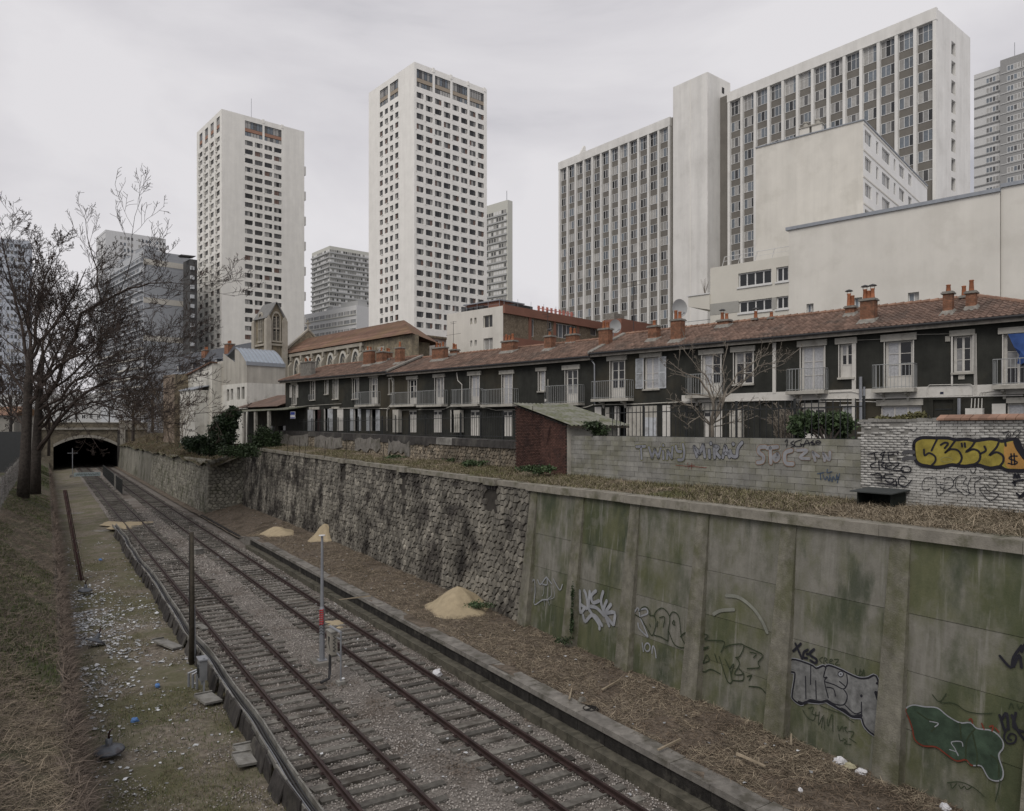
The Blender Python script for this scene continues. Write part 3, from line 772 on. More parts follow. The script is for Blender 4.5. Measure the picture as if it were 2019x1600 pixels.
VH = -500.0
PSI = -math.atan2(F, CX - VH)     # house frame: local x to the right along the facade, y into the house
NH = 36.95
hx = Vector((math.cos(PSI), math.sin(PSI))); hn = Vector((-math.sin(PSI), math.cos(PSI)))
ZB = 6.95                                       # yard level at the houses
HO = Vector((hn.x * NH, hn.y * NH, ZB))
def hp(px, py=None, n=NH):
    """facade point of a photo pixel, house-row frame (x, z above the yard)"""
    u = (px - CX) / F
    d = n / (hn.x * u + hn.y)
    x = hx.x * u * d + hx.y * d
    return x if py is None else (x, H + (HY - py) / F * d - ZB)
def hrect(x0, y0, x1, y1, n=NH):
    xm = (x0 + x1) / 2
    return hp(x0, None, n), hp(x1, None, n), hp(xm, y1, n)[1], hp(xm, y0, n)[1]
E_Z = {0: 13.22 - ZB, 1: 13.05 - ZB, 2: 13.22 - ZB}      # eaves heights above the yard
XL, XA, XB_, XR = hp(563), hp(772), hp(1172), -4.4
SEG = [(XL, XA), (XA, XB_), (XB_, XR)]
RUN, RISE, OVER = 3.75, 1.52, 0.5
HLAB = ['dark rendered row house with lower shuttered windows at the quiet end of the terrace',
        'dark rendered row house with five grey balconies, between the two other houses',
        'dark rendered row house with hipped tile roof and a white band of pipes']
houses = [thing('row_house', HLAB[i], 'house', (HO.x + hx.x * (SEG[i][0] + SEG[i][1]) / 2, HO.y + hx.y * (SEG[i][0] + SEG[i][1]) / 2, ZB), PSI, 'terrace of dark row houses') for i in range(3)]
def seg_of(x):
    return 0 if x < XA else (1 if x < XB_ else 2)
def hl(i, x, y, z):
    """row coordinates to the local ones of house i"""
    return (x - (SEG[i][0] + SEG[i][1]) / 2, y, z)
def hbox(name, mat, rect, y0, y1, parent=None, **k):
    """a box on the facade from (x0,x1,z0,z1)"""
    x0, x1, z0, z1 = rect; i = seg_of((x0 + x1) / 2)
    cx, cz = (x0 + x1) / 2, z0
    p = houses[i] if parent is None else parent
    loc = hl(i, cx, 0, cz) if parent is None else None
    if parent is not None and parent not in houses:
        l0 = parent.location; w = hl(i, cx, 0, cz); loc = (w[0] - l0.x, w[1] - l0.y, w[2] - l0.z)
    return MB().box(x0 - cx, x1 - cx, y0, y1, 0, z1 - z0).build(name, mat, p, loc, **k)

A_ = lambda x, y: (540 + x * .1981, 640 + y * .1981)
B_ = lambda x, y: (900 + x * .1981, 640 + y * .1981)
C_ = lambda x, y: (1260 + x * .1981, 600 + y * .1981)
D_ = lambda x, y: (1620 + x * .1976, 540 + y * .1976)
def R(f, x0, y0, x1, y1):
    a = f(x0, y0); c = f(x1, y1); return hrect(a[0], a[1], c[0], c[1])
# upper windows: (lintel rect, opening rect, kind, balcony rect or None, glass)
UP = [
 (R(A_,175,580,233,602), R(A_,184,602,226,798), 'narrow', None, 0),
 (R(A_,358,540,418,562), R(A_,366,562,410,752), 'narrow', R(A_,355,700,412,752), 0),
 (R(A_,500,523,548,546), R(A_,510,546,541,694), 'slit', None, 1),
 (R(A_,583,515,650,540), R(A_,592,540,641,742), 'dark', None, 0),
 (R(A_,775,508,853,538), R(A_,785,538,845,742), 'dark', R(A_,790,690,845,738), 0),
 (R(A_,945,497,1040,530), R(A_,960,530,1030,800), 'french', R(A_,863,675,1058,800), 0),
 (R(A_,1148,535,1196,546), R(A_,1150,546,1194,692), 'slit', None, 0),
 (R(A_,1323,515,1437,548), R(A_,1340,548,1421,800), 'french', R(A_,1215,680,1450,800), 0),
 (R(A_,1587,495,1706,528), R(A_,1605,528,1691,798), 'blind', R(A_,1480,662,1728,800), 0),
 (R(B_,113,468,247,508), R(B_,138,508,228,796), 'blind', R(B_,5,648,265,796), 1),
 (R(B_,430,457,577,495), R(B_,455,495,556,797), 'french2', R(B_,303,648,615,797), 1),
 (R(B_,793,430,900,465), R(B_,818,465,881,664), 'slit', None, 1),
 (R(B_,1055,405,1230,450), R(B_,1084,450,1206,782), 'french', R(B_,933,612,1270,785), 0),
 (R(B_,1500,313,1700,360), R(B_,1532,360,1673,735), 'french', R(B_,1400,565,1760,740), 0),
 (R(C_,10,487,230,530), R(C_,50,530,200,845), 'lace', None, 1),
 (R(C_,597,450,845,500), R(C_,628,500,815,895), 'french', R(C_,520,700,845,905), 1),
 (R(C_,913,420,1158,475), R(C_,945,475,1135,795), 'window', None, 0),
 (R(C_,1577,360,1873,420), R(C_,1610,420,1846,858), 'french2', R(C_,1515,648,1880,865), 1),
 (R(D_,137,640,355,700), R(D_,178,700,318,1036), 'panelled', None, 0),
 (R(D_,592,600,950,670), R(D_,632,670,912,1150), 'french', R(D_,548,910,950,1150), 1),
 (R(D_,1278,562,1533,620), R(D_,1312,620,1505,985), 'slit', None, 0),
 (R(D_,1763,530,2160,592), R(D_,1815,592,2110,1112), 'french2', R(D_,1738,855,2190,1112), 0),
]
# ground floor openings: rect, kind
GF = [
 (R(A_,395,848,440,1060), 'void'), (R(A_,497,838,538,1060), 'void'), (R(A_,795,845,840,1060), 'void'), (R(A_,962,850,1018,1060), 'void'),
 (R(A_,1165,850,1225,1070), 'void'), (R(A_,1342,852,1420,1075), 'shutterdoor'), (R(A_,1587,852,1670,1075), 'shutterdoor'), (R(A_,1755,850,1832,1075), 'void'),
 (R(B_,137,852,228,1110), 'shutterdoor'), (R(B_,458,852,556,1112), 'shutterdoor'), (R(B_,1095,845,1205,1000), 'shutterdoor'), (R(B_,1604,815,1692,1130), 'void'),
 (R(C_,640,1060,800,1335), 'shutterdoor'), (R(C_,1195,985,1340,1340), 'darkdoor'),
 (R(C_,1630,1030,1855,1340), 'shutterdoor'), (R(D_,198,1318,310,1430), 'curtain'), (R(D_,585,1318,998,1480), 'curtain'), (R(D_,1112,1258,1312,1480), 'darkdoor'),
 (R(D_,1850,1295,2030,1480), 'curtain'),
]
for i in range(3):
    x0, x1 = SEG[i]; cxs = (x0 + x1) / 2
    b = MB()
    holes = [u[1] for u in UP if seg_of((u[1][0] + u[1][1]) / 2) == i] + [g[0] for g in GF if seg_of((g[0][0] + g[0][1]) / 2) == i]
    holes = [(h[0] - cxs, h[1] - cxs, max(h[2], 0.02), h[3]) for h in holes]
    facade(b, x0 - cxs, x1 - cxs, -0.3, E_Z[i] + 0.05, holes, 0.22)
    D = 2 * (RUN - OVER); zt = E_Z[i] + 0.05
    for xa in (x0 - cxs + 0.001 * i, x1 - cxs - 0.001):
        zr = zt + RISE - 0.25 if not (i == 2 and xa > 0) and not (i == 0 and xa < 0) else zt
        b.face([(xa, 0, -.3), (xa, D, -.3), (xa, D, zt), (xa, D / 2, zr), (xa, 0, zt)])
    b.face([(x0 - cxs, D, -.3), (x1 - cxs, D, -.3), (x1 - cxs, D, zt), (x0 - cxs, D, zt)])
    b.face([(x0 - cxs, .9, -.3), (x1 - cxs, .9, -.3), (x1 - cxs, .9, zt), (x0 - cxs, .9, zt)])
    b.build('wall', m_plaster_dark, houses[i])
# ---- roofs: every course of interlocking tiles is geometry
def tile_mesh(w, L, t=0.03):
    """one interlocking tile, lower edge at y=0, lying in the xy plane"""
    b = MB()
    pr = [(0, 0.012), (0.16 * w, 0.046), (0.36 * w, 0.05), (0.52 * w, 0.014), (0.80 * w, 0.006), (w, 0.012)]
    k = len(pr)
    for (y, dz) in ((0.0, t), (L, 0.0)):
        for (x, z) in pr: b.v.append((x, y, z + dz))
    for x, z in pr: b.v.append((x, 0.0, z - 0.012))
    for j in range(k - 1):
        b.f.append((j, j + 1, k + j + 1, k + j)); b.m.append(0)
        b.f.append((2*k + j, 2*k + j + 1, j + 1, j)); b.m.append(0)
    return b
TW, TL = 0.235, 0.345
tb = tile_mesh(TW * 0.985, TL * 1.12); tile_me = tb.mesh('roof_tile', m_tile)
TV = np.array(tb.v); TF = np.array(tb.f)
SLOPE = math.atan2(RISE, RUN); SLEN = math.hypot(RUN, RISE)
CSL, SSL = math.cos(SLOPE), math.sin(SLOPE)
XRIDGE = hp(1927, None, NH + RUN - OVER)
roofs = []
for i in range(3):
    x0, x1 = SEG[i]; cxs = (x0 + x1) / 2
    z0 = E_Z[i] + 0.06
    # sub-roof slabs (both pitches) under the tiles
    b = MB()
    xa, xb = x0 - cxs - (0.35 if i == 0 else 0), x1 - cxs + (0.35 if i == 2 else 0)
    xra, xrb = (xa + (2.6 if i == 0 else 0)), (min(XRIDGE - cxs, xb) if i == 2 else xb)
    yr, zr = RUN - OVER, z0 + RISE
    b.face([(xa, -OVER, z0), (xb, -OVER, z0), (xrb, yr, zr), (xra, yr, zr)])
    b.face([(xb, yr + RUN, z0), (xa, yr + RUN, z0), (xra, yr, zr), (xrb, yr, zr)])
    b.face([(xb, -OVER, z0), (xb, yr + RUN, z0), (xrb, yr, zr)]); b.face([(xa, yr + RUN, z0), (xa, -OVER, z0), (xra, yr, zr)])
    b.face([(xa, -OVER, z0 - .02), (xa, yr + RUN, z0 - .02), (xb, yr + RUN, z0 - .02), (xb, -OVER, z0 - .02)])
    rf = b.build('roof', m_tile, houses[i]); roofs.append(rf)
    T = []
    nrow = int(SLEN / TL)
    for r in range(nrow):
        y = r * TL
        lim = (y / SLEN)
        a = xa + (xra - xa) * lim; e = xb + (xrb - xb) * lim
        c = int((e - a) / TW)
        for q in range(c):
            T.append((a + q * TW + (TW / 2 if r % 2 else 0) * 0 + random.uniform(-.006, .006), y, random.uniform(-.004, .006)))
    T.sort(key=lambda t: -t[0])
    single = 300 if i == 2 else 0
    for (x, y, dz) in T[:single]:
        put('tile', tile_me, rf, (x, -OVER + y * CSL, z0 + y * SSL + .012 + dz), rot=(SLOPE, 0, 0))
    rest = np.array(T[single:])
    k = len(rest)
    X = TV[None, :, 0] + rest[:, 0, None]; Yl = TV[None, :, 1] + rest[:, 1, None]; Zl = TV[None, :, 2] + rest[:, 2, None] + 0.012
    V = np.stack([X, -OVER + Yl * CSL - Zl * SSL, z0 + Yl * SSL + Zl * CSL], -1).reshape(-1, 3)
    FA = (TF[None] + len(TV) * np.arange(k)[:, None, None]).reshape(-1, 4)
    np_mesh('roof_tiles', V, FA, m_tile, rf, kind='stuff')
    # hip face tiles (coarse, seen on edge) and ridge tiles
    b = MB(); x = xra
    while x < xrb - 0.1:
        b.tube([(x, yr, zr + .02), (x + .40, yr, zr + .045)], [.105, .125], 7); x += .385
    if i == 2:
        for q in range(10):
            t0, t1 = q / 10.0, (q + 1.1) / 10.0
            P = lambda t: (xrb + (xb - xrb) * t, yr + (-OVER - yr) * t, zr + (z0 - zr) * t + .03)
            b.tube([P(t0), P(t1)], [.125, .105], 7)
    if i == 0:
        for q in range(8):
            t0, t1 = q / 8.0, (q + 1.1) / 8.0
            P = lambda t: (xra + (xa - xra) * t, yr + (-OVER - yr) * t, zr + (z0 - zr) * t + .03)
            b.tube([P(t0), P(t1)], [.115, .1], 7)
    b.build('ridge_tiles', m_ridge, rf, kind='stuff')
    # gutter, fascia and soffit
    b = MB()
    pr = [(-.07, .055), (-.075, 0), (-.045, -.055), (.045, -.055), (.075, 0), (.07, .055), (.055, .055), (.055, 0), (.035, -.04), (-.035, -.04), (-.055, 0), (-.055, .055)]
    b.prism([(-OVER - .07 + a, z0 - .04 + c) for a, c in pr], xa, xb, 'x')
    b.build('gutter', m_gutter, houses[i])
    MB().box(xa + .02, xb - .02, -OVER + .02, -OVER + .05, z0 - .24, z0 - .03).build('fascia', m_soffit, houses[i])
    MB().box(xa + .02, xb - .02, -OVER + .05, -.003, z0 - .20, z0 - .17).build('soffit', m_soffit, houses[i])
# cement verges where the roofs step
for i, x in ((1, XA), (2, XB_)):
    cxs = (SEG[i][0] + SEG[i][1]) / 2; z0 = max(E_Z[i], E_Z[i - 1]) + .08
    b = MB(); w = .16
    P = [(-OVER, z0), (RUN - OVER, z0 + RISE)]
    b.hexa([(x - w - cxs, P[0][0], P[0][1] - .05), (x + w - cxs, P[0][0], P[0][1] - .05), (x + w - cxs, P[1][0], P[1][1] - .05), (x - w - cxs, P[1][0], P[1][1] - .05),
            (x - w - cxs, P[0][0], P[0][1] + .11), (x + w - cxs, P[0][0], P[0][1] + .09), (x + w - cxs, P[1][0], P[1][1] + .10), (x - w - cxs, P[1][0], P[1][1] + .12)])
    b.build('cement_verge', m_mortar, roofs[i])
# ---- chimneys: (x0, x1, base y, top y, pots top y, number of pots, kind) in photo pixels
CH = [(596,618,741,714,706,2,'grey'),(720,736,721,692,684,2,'b'),(746,759,716,694,686,1,'b'),(761,770,707,695,687,2,'b'),(783,794,717,686,675,1,'b'),
      (855,880,711,686,676,3,'b'),(891,902,692,690,678,2,'b'),(992,1017,694.5,673,660,3,'b'),(1077,1091,690,663,655,1,'c'),(1119,1139,678,660,647,2,'b'),
      (1184,1204,685,649,634,2,'b'),(1281,1299,671,643.6,633,1,'b'),(1326,1347,673,631,613,2,'b'),(1417,1440,644,632,617,2,'c'),(1486,1494,633,632,618,1,'c'),
      (1517,1525,631,630,620,1,'b'),(1668,1687,622,605,580,2,'c'),(1698,1728,635,591,571,3,'c'),(1860,1880,618,577,563,1,'b'),(1895,1906,590,588,568,1,'b'),(1905,1926,609,576,553.6,1,'b')]
pot_me = MB().lathe([(.11, 0), (.105, .05), (.085, .4), (.10, .42), (.10, .46), (.07, .46), (.07, .2)], sides=10).mesh('chimney_pot', m_pot, True)
cowl_me = MB().lathe([(.2, 0), (.16, .05), (.03, .10)], sides=10).tube([(.09, 0, -.15), (.09, 0, .01)], .012, 4).tube([(-.09, 0, -.15), (-.09, 0, .01)], .012, 4).mesh('cowl', m_gutter)
for (x0, x1, yb, yt, yp, npot, kd) in CH:
    xm = (x0 + x1) / 2
    # walk up the roof plane until its pixel row matches the base row
    best = None
    for q in range(0, 60):
        t = q / 50.0
        n_ = NH - OVER + RUN * t
        x, z = hp(xm, yb, n_)
        i = seg_of(min(max(x, XL + .1), XR - .1)); zr = E_Z[i] + .06 + RISE * (t if t <= 1 else 2 - t)
        if best is None or abs(z - zr) < best[0]: best = (abs(z - zr), n_, x, zr, i)
    _, n_, x, zr, i = best
    y = n_ - NH
    xa = hp(x0, None, n_); xb = hp(x1, None, n_); w = (xb - xa) * 0.93
    ztop = hp(xm, yt, n_)[1]; zp = hp(xm, yp, n_)[1]
    rl = hl(i, x, y, zr)
    dep = min(0.5, max(.36, w * .8)); hh = ztop - zr + .0
    mat = m_mortar if kd == 'grey' else m_brickred
    b = MB(); z = -0.35; hh = max(hh, .12)
    while z < hh - .09:                    # brick courses with recessed joints
        e = min(z + .072, hh - .085)
        b.box(-w/2, w/2, -dep/2, dep/2, z, e - .010); z = z + .072
    b.box(-w/2 + .012, w/2 - .012, -dep/2 + .012, dep/2 - .012, -.35, hh - .08, 1)
    ch = b.build('chimney', [mat, m_mortar], roofs[i], rl)
    MB().box(-w/2 - .07, w/2 + .07, -dep/2 - .07, dep/2 + .07, hh - .085, hh - .02).box(-w/2 - .03, w/2 + .03, -dep/2 - .03, dep/2 + .03, hh - .02, hh + .03).build('chimney_cap', m_mortar, ch)
    for q in range(npot):
        ph = max(.2, zp - ztop) * (1 - .18 * (q % 2))
        px_ = (q - (npot - 1) / 2) * (w / max(npot, 1)) * .8
        po = put('chimney_pot', pot_me, ch, (px_, 0, hh + .02), scale=(1, 1, ph / .46))
        if kd == 'c' and q != 1: put('cowl', cowl_me, ch, (px_, 0, hh + .02 + ph + .12))
    if hh > .3 and kd != 'grey':
        MB().hexa([(-w/2 - .12, -dep/2 - .25, -.14), (w/2 + .12, -dep/2 - .25, -.14), (w/2 + .1, dep/2 + .05, .12), (-w/2 - .1, dep/2 + .05, .12),
                   (-w/2 - .02, -dep/2 - .02, .10), (w/2 + .02, -dep/2 - .02, .10), (w/2 + .02, dep/2 + .02, .22), (-w/2 - .02, dep/2 + .02, .22)]).build('flashing', m_mortar, ch)
# ---- windows
quad_me = {}
def pane_mesh(mat):
    if mat.name not in quad_me:
        quad_me[mat.name] = MB().face([(0, 0, 0), (1, 0, 0), (1, 0, 1), (0, 0, 1)]).mesh('pane', mat)
    return quad_me[mat.name]
def make_window(i, rect, kind, glassk):
    x0, x1, z0, z1 = rect; w, h = x1 - x0, z1 - z0
    loc = hl(i, x0, 0.13, z0)
    fr = .07 if w > .5 else .05
    b = MB()
    def bar(a, c, e, g, y0=0.0, y1=.05): b.box(a, c, y0, y1, e, g)
    bar(0, fr, 0, h); bar(w - fr, w, 0, h); bar(fr, w - fr, h - fr, h); bar(fr, w - fr, 0, fr)
    panes = []; cols = 2 if w > .62 else 1
    low = fr
    if kind in ('french', 'blind', 'panelled'):
        low = h * (.28 if kind != 'panelled' else .40)
        bar(fr, w - fr, fr, low, .012, .045)
        bar(fr, w - fr, low - .04, low, -.008, .012)
    top = h - fr
    cw_ = (w - 2 * fr) / cols
    rows = {'french': 3, 'french2': 3, 'window': 3, 'blind': 1, 'slit': 3, 'lace': 2, 'panelled': 2, 'narrow': 2, 'dark': 1}[kind]
    for c in range(cols):
        a = fr + c * cw_; e = a + cw_; st = .045
        bar(a, a + st, low, top); bar(e - st, e, low, top)
        for r in range(rows):
            zl = low + (top - low) * r / rows; zh = low + (top - low) * (r + 1) / rows
            if r: bar(a + st, e - st, zl - .014, zl + .014)
            panes.append((a + st, e - st, zl + (.014 if r else 0), zh - (.014 if r < rows - 1 else 0)))
    win = b.build('window', m_white if kind != 'lace' else m_white, houses[i], loc)
    for q, (a, c, e, g) in enumerate(panes):
        if glassk == 1: mt = m_curtain
        elif kind == 'blind': mt = m_curtain2
        else: mt = m_glass if random.random() < .75 else m_curtain2
        if kind == 'french' and glassk == 1 and q // rows == 1 and w > .9: mt = m_glass
        put('pane', pane_mesh(mt), win, (a, .03, e), scale=(c - a, 1, g - e))
    # white reveal boards (deep embrasure seen on the far side)
    MB().box(-.045, .0, -.16, .08, 0, h).box(w, w + .045, -.16, .08, 0, h).build('jamb', m_white, win)
    return win
shut_b = MB()
shut_b.box(0, 1, 0, .035, 0, 1)
def shutter(i, rect, mat, louvre=True, ang=0.0, y=-.05):
    x0, x1, z0, z1 = rect; w, h = x1 - x0, z1 - z0
    b = MB(); f = min(.07, w * .18)
    b.box(0, f, 0, .04, 0, h).box(w - f, w, 0, .04, 0, h).box(f, w - f, 0, .04, 0, f).box(f, w - f, 0, .04, h - f, h).box(f, w - f, 0, .04, h * .48, h * .48 + f)
    if louvre:
        z = f + .01
        while z < h - f - .03:
            if not (h * .46 < z < h * .48 + f):
                b.hexa([(f, .0, z), (w - f, .0, z), (w - f, .03, z + .03), (f, .03, z + .03), (f, .0, z + .012), (w - f, .0, z + .012), (w - f, .03, z + .042), (f, .03, z + .042)])
            z += .055
    else:
        b.box(f, w - f, .012, .03, f, h * .48).box(f, w - f, .012, .03, h * .48 + f, h - f)
    return b.build('shutter', mat, houses[i], hl(i, x0, y, z0), ang)
def railing(i, rect, parent, depth, dense=.15):
    x0, x1, z0, z1 = rect; w, h = x1 - x0, z1 - z0
    b = MB()
    def run(p, q):
        L_ = math.hypot(q[0] - p[0], q[1] - p[1]); k = max(2, int(L_ / dense))
        for e in (0.07, h):
            b.tube([(p[0], p[1], e), (q[0], q[1], e)], .018 if e == h else .012, 4)
        for j in range(k + 1):
            t = j / k
            b.box(p[0] + (q[0]-p[0]) * t - .009, p[0] + (q[0]-p[0]) * t + .009, p[1] + (q[1]-p[1]) * t - .009, p[1] + (q[1]-p[1]) * t + .009, 0, h)
    run((0, -depth), (w, -depth)); run((0, -depth), (0, 0)); run((w, -depth), (w, 0))
    o = b.build('railing', m_railgrey, parent, (-w / 2, 0, 0))
    return o
for (lr, r, kind, bal, gk) in UP:
    i = seg_of((r[0] + r[1]) / 2)
    make_window(i, r, kind, gk)
    hbox('lintel', m_lintel, lr, -.09, .10)
    if bal is None or kind in ('narrow', 'dark'):
        hbox('sill', m_lintel, (r[0] - .07, r[1] + .07, r[2] - .09, r[2]), -.12, .10)
        if bal is not None:
            o = hbox('window_guard', m_railgrey, (bal[0], bal[1], bal[3] - .03, bal[3]), -.14, -.11)
            w = bal[1] - bal[0]; b = MB()
            for q in range(7): b.box(-w/2 + w * q / 6 - .01, -w/2 + w * q / 6 + .01, -.135, -.115, -(bal[3] - bal[2]), 0)
            b.build('guard_bar', m_railgrey, o)
    else:
        sl = hbox('balcony', m_lintel, (bal[0] - .04, bal[1] + .04, bal[2] - .17, bal[2]), -.62, -.002)
        rl_ = railing(i, bal, sl, .58); rl_.location.z = .17
        if i == 2:
            b = MB()
            for e in (-.30, .30):
                w = (bal[1] - bal[0])
                b.prism([(-.5, -.02), (-.004, -.02), (-.004, -.42), (-.08, -.40), (-.14, -.22), (-.30, -.12), (-.5, -.09)], e * w - .05, e * w + .05, 'x')
            b.build('corbel', m_lintel, sl)
# shutters, upper floor
shutter(0, R(A_,161,602,184,728), m_white); shutter(0, R(A_,225,602,244,728), m_white)
x_ = R(B_,1786,340,1863,640); shutter(2, x_, m_greyblue); shutter(2, R(C_,198,522,272,838), m_greyblue)
b_lace = hbox('window_bar', m_railgrey, R(C_,55,752,195,762), -.08, -.05)
# ground floor fillings
def gdoor(i, r, kind):
    x0, x1, z0, z1 = r; z0 = max(z0, .02); w, h = x1 - x0, z1 - z0
    if kind == 'void':
        hbox('doorway', m_glass, (x0, x1, z0, z1), .5, .52)
        hbox('door_frame', m_white, (x0, x0 + .06, z0, z1), .02, .12)
    elif kind == 'shutterdoor':
        shutter(i, (x0 + .01, (x0 + x1) / 2 - .006, z0, z1 - .01), m_white, False, y=.06); shutter(i, ((x0 + x1) / 2 + .006, x1 - .01, z0, z1 - .01), m_white, False, y=.06)
        for e in (.06, .56):
            hbox('vent_panel', m_gutter, (x0 + w * e, x0 + w * (e + .36), z0 + h * .80, z0 + h * .92), .045, .058)
    elif kind == 'darkdoor':
        d = hbox('door', m_plaster_dark, (x0, x1, z0, z1), .10, .14)
        hbox('door_rail', m_iron, (x0 + .05, x1 - .05, z0 + h * .55, z0 + h * .6), .08, .10)
    elif kind == 'curtain':
        k = max(1, int(w / .45)); b = MB()
        for q in range(k + 1):
            b.box(q * (w - .06) / k, q * (w - .06) / k + .06, 0, .05, 0, h)
        b.box(.06, w - .06, 0.002, .048, h - .07, h)
        win = b.build('window', m_white, houses[i], hl(i, x0, .12, z0))
        for q in range(k): put('pane', pane_mesh(m_curtain), win, (q * (w - .06) / k + .06, .03, 0), scale=((w - .06) / k - .06, 1, h - .07))
for r, kind in GF: gdoor(seg_of((r[0] + r[1]) / 2), r, kind)
# open shutters / painted boards / pillars on the ground floor: (rect, material, y0, y1, name)
for f, x0, y0, x1, y1, mt, ya, yb, nm in [
    (A_,342,850,395,1060,m_greyblue,-.06,-.02,'shutter'), (A_,440,850,470,1060,m_rust,-.05,-.02,'shutter'), (A_,356,822,455,848,m_lintel,-.08,.1,'lintel'),
    (A_,542,842,590,1060,m_greyblue,-.07,-.03,'shutter'), (A_,592,838,634,1060,m_greyblue,.05,.09,'door'), (A_,636,838,694,1060,m_white,-.06,-.02,'shutter'), (A_,580,820,652,838,m_lintel,-.08,.1,'lintel'),
    (A_,764,842,795,1060,m_greyblue,-.06,-.02,'shutter'), (A_,842,842,870,1060,m_greyblue,-.06,-.02,'shutter'), (A_,925,850,960,1060,m_greyblue,-.07,-.03,'shutter'), (A_,1020,850,1060,1060,m_greyblue,-.07,-.03,'shutter'),
    (A_,1230,850,1286,1075,m_lintel,-.5,-.12,'pillar'), (A_,1838,855,1900,1075,m_lintel,-.5,-.12,'pillar'),
    (A_,162,815,216,836,m_lintel,-.08,.02,'lintel'),
    (B_,1382,822,1446,1000,m_white,-.06,-.02,'shutter'), (B_,1484,825,1522,1000,m_lintel,-.03,.05,'pilaster'), (B_,1578,815,1602,1130,m_white,-.05,.12,'door_frame'),
    (B_,1694,812,1996,1130,m_lintel,-.04,-.004,'beige_panel'), (B_,1866,926,1994,1130,m_greyblue,-.08,-.045,'door'),
    (C_,240,1008,314,1330,m_white,-.07,-.02,'shutter'), (C_,630,985,828,1058,m_lintel,-.06,.05,'lintel'), (C_,800,1060,830,1340,m_white,-.06,.05,'door_frame'),
    (C_,936,1056,1050,1340,m_lintel,-.42,-.05,'meter_box'), (C_,1618,985,1858,1030,m_lintel,-.05,.05,'lintel'),
    (D_,546,1256,1014,1316,m_lintel,-.05,.05,'lintel'), (D_,1455,1345,1626,1440,m_white,-.40,-.05,'meter_box'), (D_,1704,1298,1840,1440,m_white,-.10,-.03,'shutter'),
    (D_,182,1306,312,1318,m_white,-.05,.05,'lintel'), (D_,305,690,345,1480,m_white,-.05,-.004,'pilaster'), (D_,1295,620,1312,1145,m_white,-.07,-.01,'pipe_casing'),
    (D_,1843,1235,2030,1292,m_lintel,-.05,.05,'lintel'),
    (C_,1334,382,1366,890,m_white,-.08,-.004,'pilaster'),
]:
    hbox(nm, mt, R(f, x0, y0, x1, y1), ya, yb)
# white band above the ground floor of the hipped house
xb0, zb0 = hp(1345, 796); _, zb1 = hp(1345, 780)
hbox('band_course', m_white, (xb0, XR - .02, zb0 + .02, zb1), -.06, -.003)
# pipes and cables
def hpipe(i, pts, r, mat, y=-.09, name='pipe'):
    P = [hp(*p) for p in pts]
    c = (SEG[i][0] + SEG[i][1]) / 2
    return MB().tube([(p[0] - c, y, p[1]) for p in P], r, 6).build(name, mat, houses[i])
hpipe(0, [A_(110,830), A_(420,805), A_(680,790)], .02, m_lintel); hpipe(0, [A_(560,840), A_(860,832), A_(1160,840)], .04, m_lintel)
hpipe(0, [A_(1180,520), A_(1196,580), A_(1195,780), A_(1150,830), A_(1140,870), A_(1140,1060)], .05, m_lintel, -.14, 'downpipe')
hpipe(1, [A_(1240,855), A_(1700,845), A_(1770,815), A_(1830,820)], .03, m_lintel); hpipe(1, [A_(1828,480), A_(1840,560), A_(1880,600), A_(1880,800)], .035, m_white, -.09, 'downpipe')
hpipe(1, [B_(60,830), B_(300,830), B_(400,855), B_(590,850)], .03, m_lintel); hpipe(1, [B_(920,545), B_(920,800)], .03, m_lintel); hpipe(1, [B_(1040,835), B_(1300,825), B_(1370,800)], .03, m_lintel)
hpipe(2, [B_(1340,335), B_(1385,400), B_(1388,790)], .05, m_galv, -.12, 'downpipe'); hpipe(2, [B_(1380,800), B_(1780,795), C_(0,995), C_(420,975)], .035, m_lintel)
hpipe(2, [C_(430,970), C_(1600,955), D_(30,1250), D_(560,1245), D_(1000,1235), D_(2019,1215)], .03, m_white, -.16); hpipe(2, [D_(0,1275), D_(400,1275), D_(560,1280)], .02, m_white, -.2)
hpipe(2, [D_(1065,1230), D_(1065,1130), D_(1085,1112), D_(1490,1105), D_(1520,1120), D_(1522,1220)], .018, m_white, -.12)
for q in range(3): hpipe(2, [D_(1520 + q * 12, 600), D_(1530 + q * 12, 1225)], .014, m_white, -.07, 'cable')
for q in range(4): hpipe(2, [D_(1500 + q * 35, 1340), D_(1506 + q * 34, 1245)], .02, m_white, -.14, 'cable')
for q in range(3): hpipe(2, [D_(1565 + q * 25, 1225), D_(1590 + q * 25, 1185), D_(1680 + q * 20, 1172), D_(1800, 1172)], .012, m_white, -.09, 'cable')
hpipe(2, [D_(400,1030), D_(402,1480)], .075, m_galv, -.14, 'stovepipe'); hpipe(2, [D_(434,1130), D_(434,1480)], .05, m_galv, -.12, 'stovepipe')
hpipe(2, [D_(80,1185), D_(300,1175), D_(390,1195)], .02, m_white, -.1); hpipe(2, [D_(355,665), D_(590,655)], .012, m_lintel, -.06, 'cable'); hpipe(2, [D_(950,608), D_(1280,602)], .012, m_lintel, -.06, 'cable')
hpipe(2, [D_(1380,1245), D_(1380,1480)], .07, m_galv, -.15, 'downpipe')
hbox('alarm_box', m_lintel, R(D_,1236,625,1285,678), -.06, -.004); hbox('alarm_box', m_lintel, R(D_,1366,1010,1428,1055), -.04, -.004)
hbox('vent_cover', m_white, R(B_,882,742,902,768), -.05, -.004)
hbox('number_plate', M('number_plate_blue', (0.02, 0.025, 0.05), bump=0), R(D_,1186,1180,1220,1202), -.075, -.062)
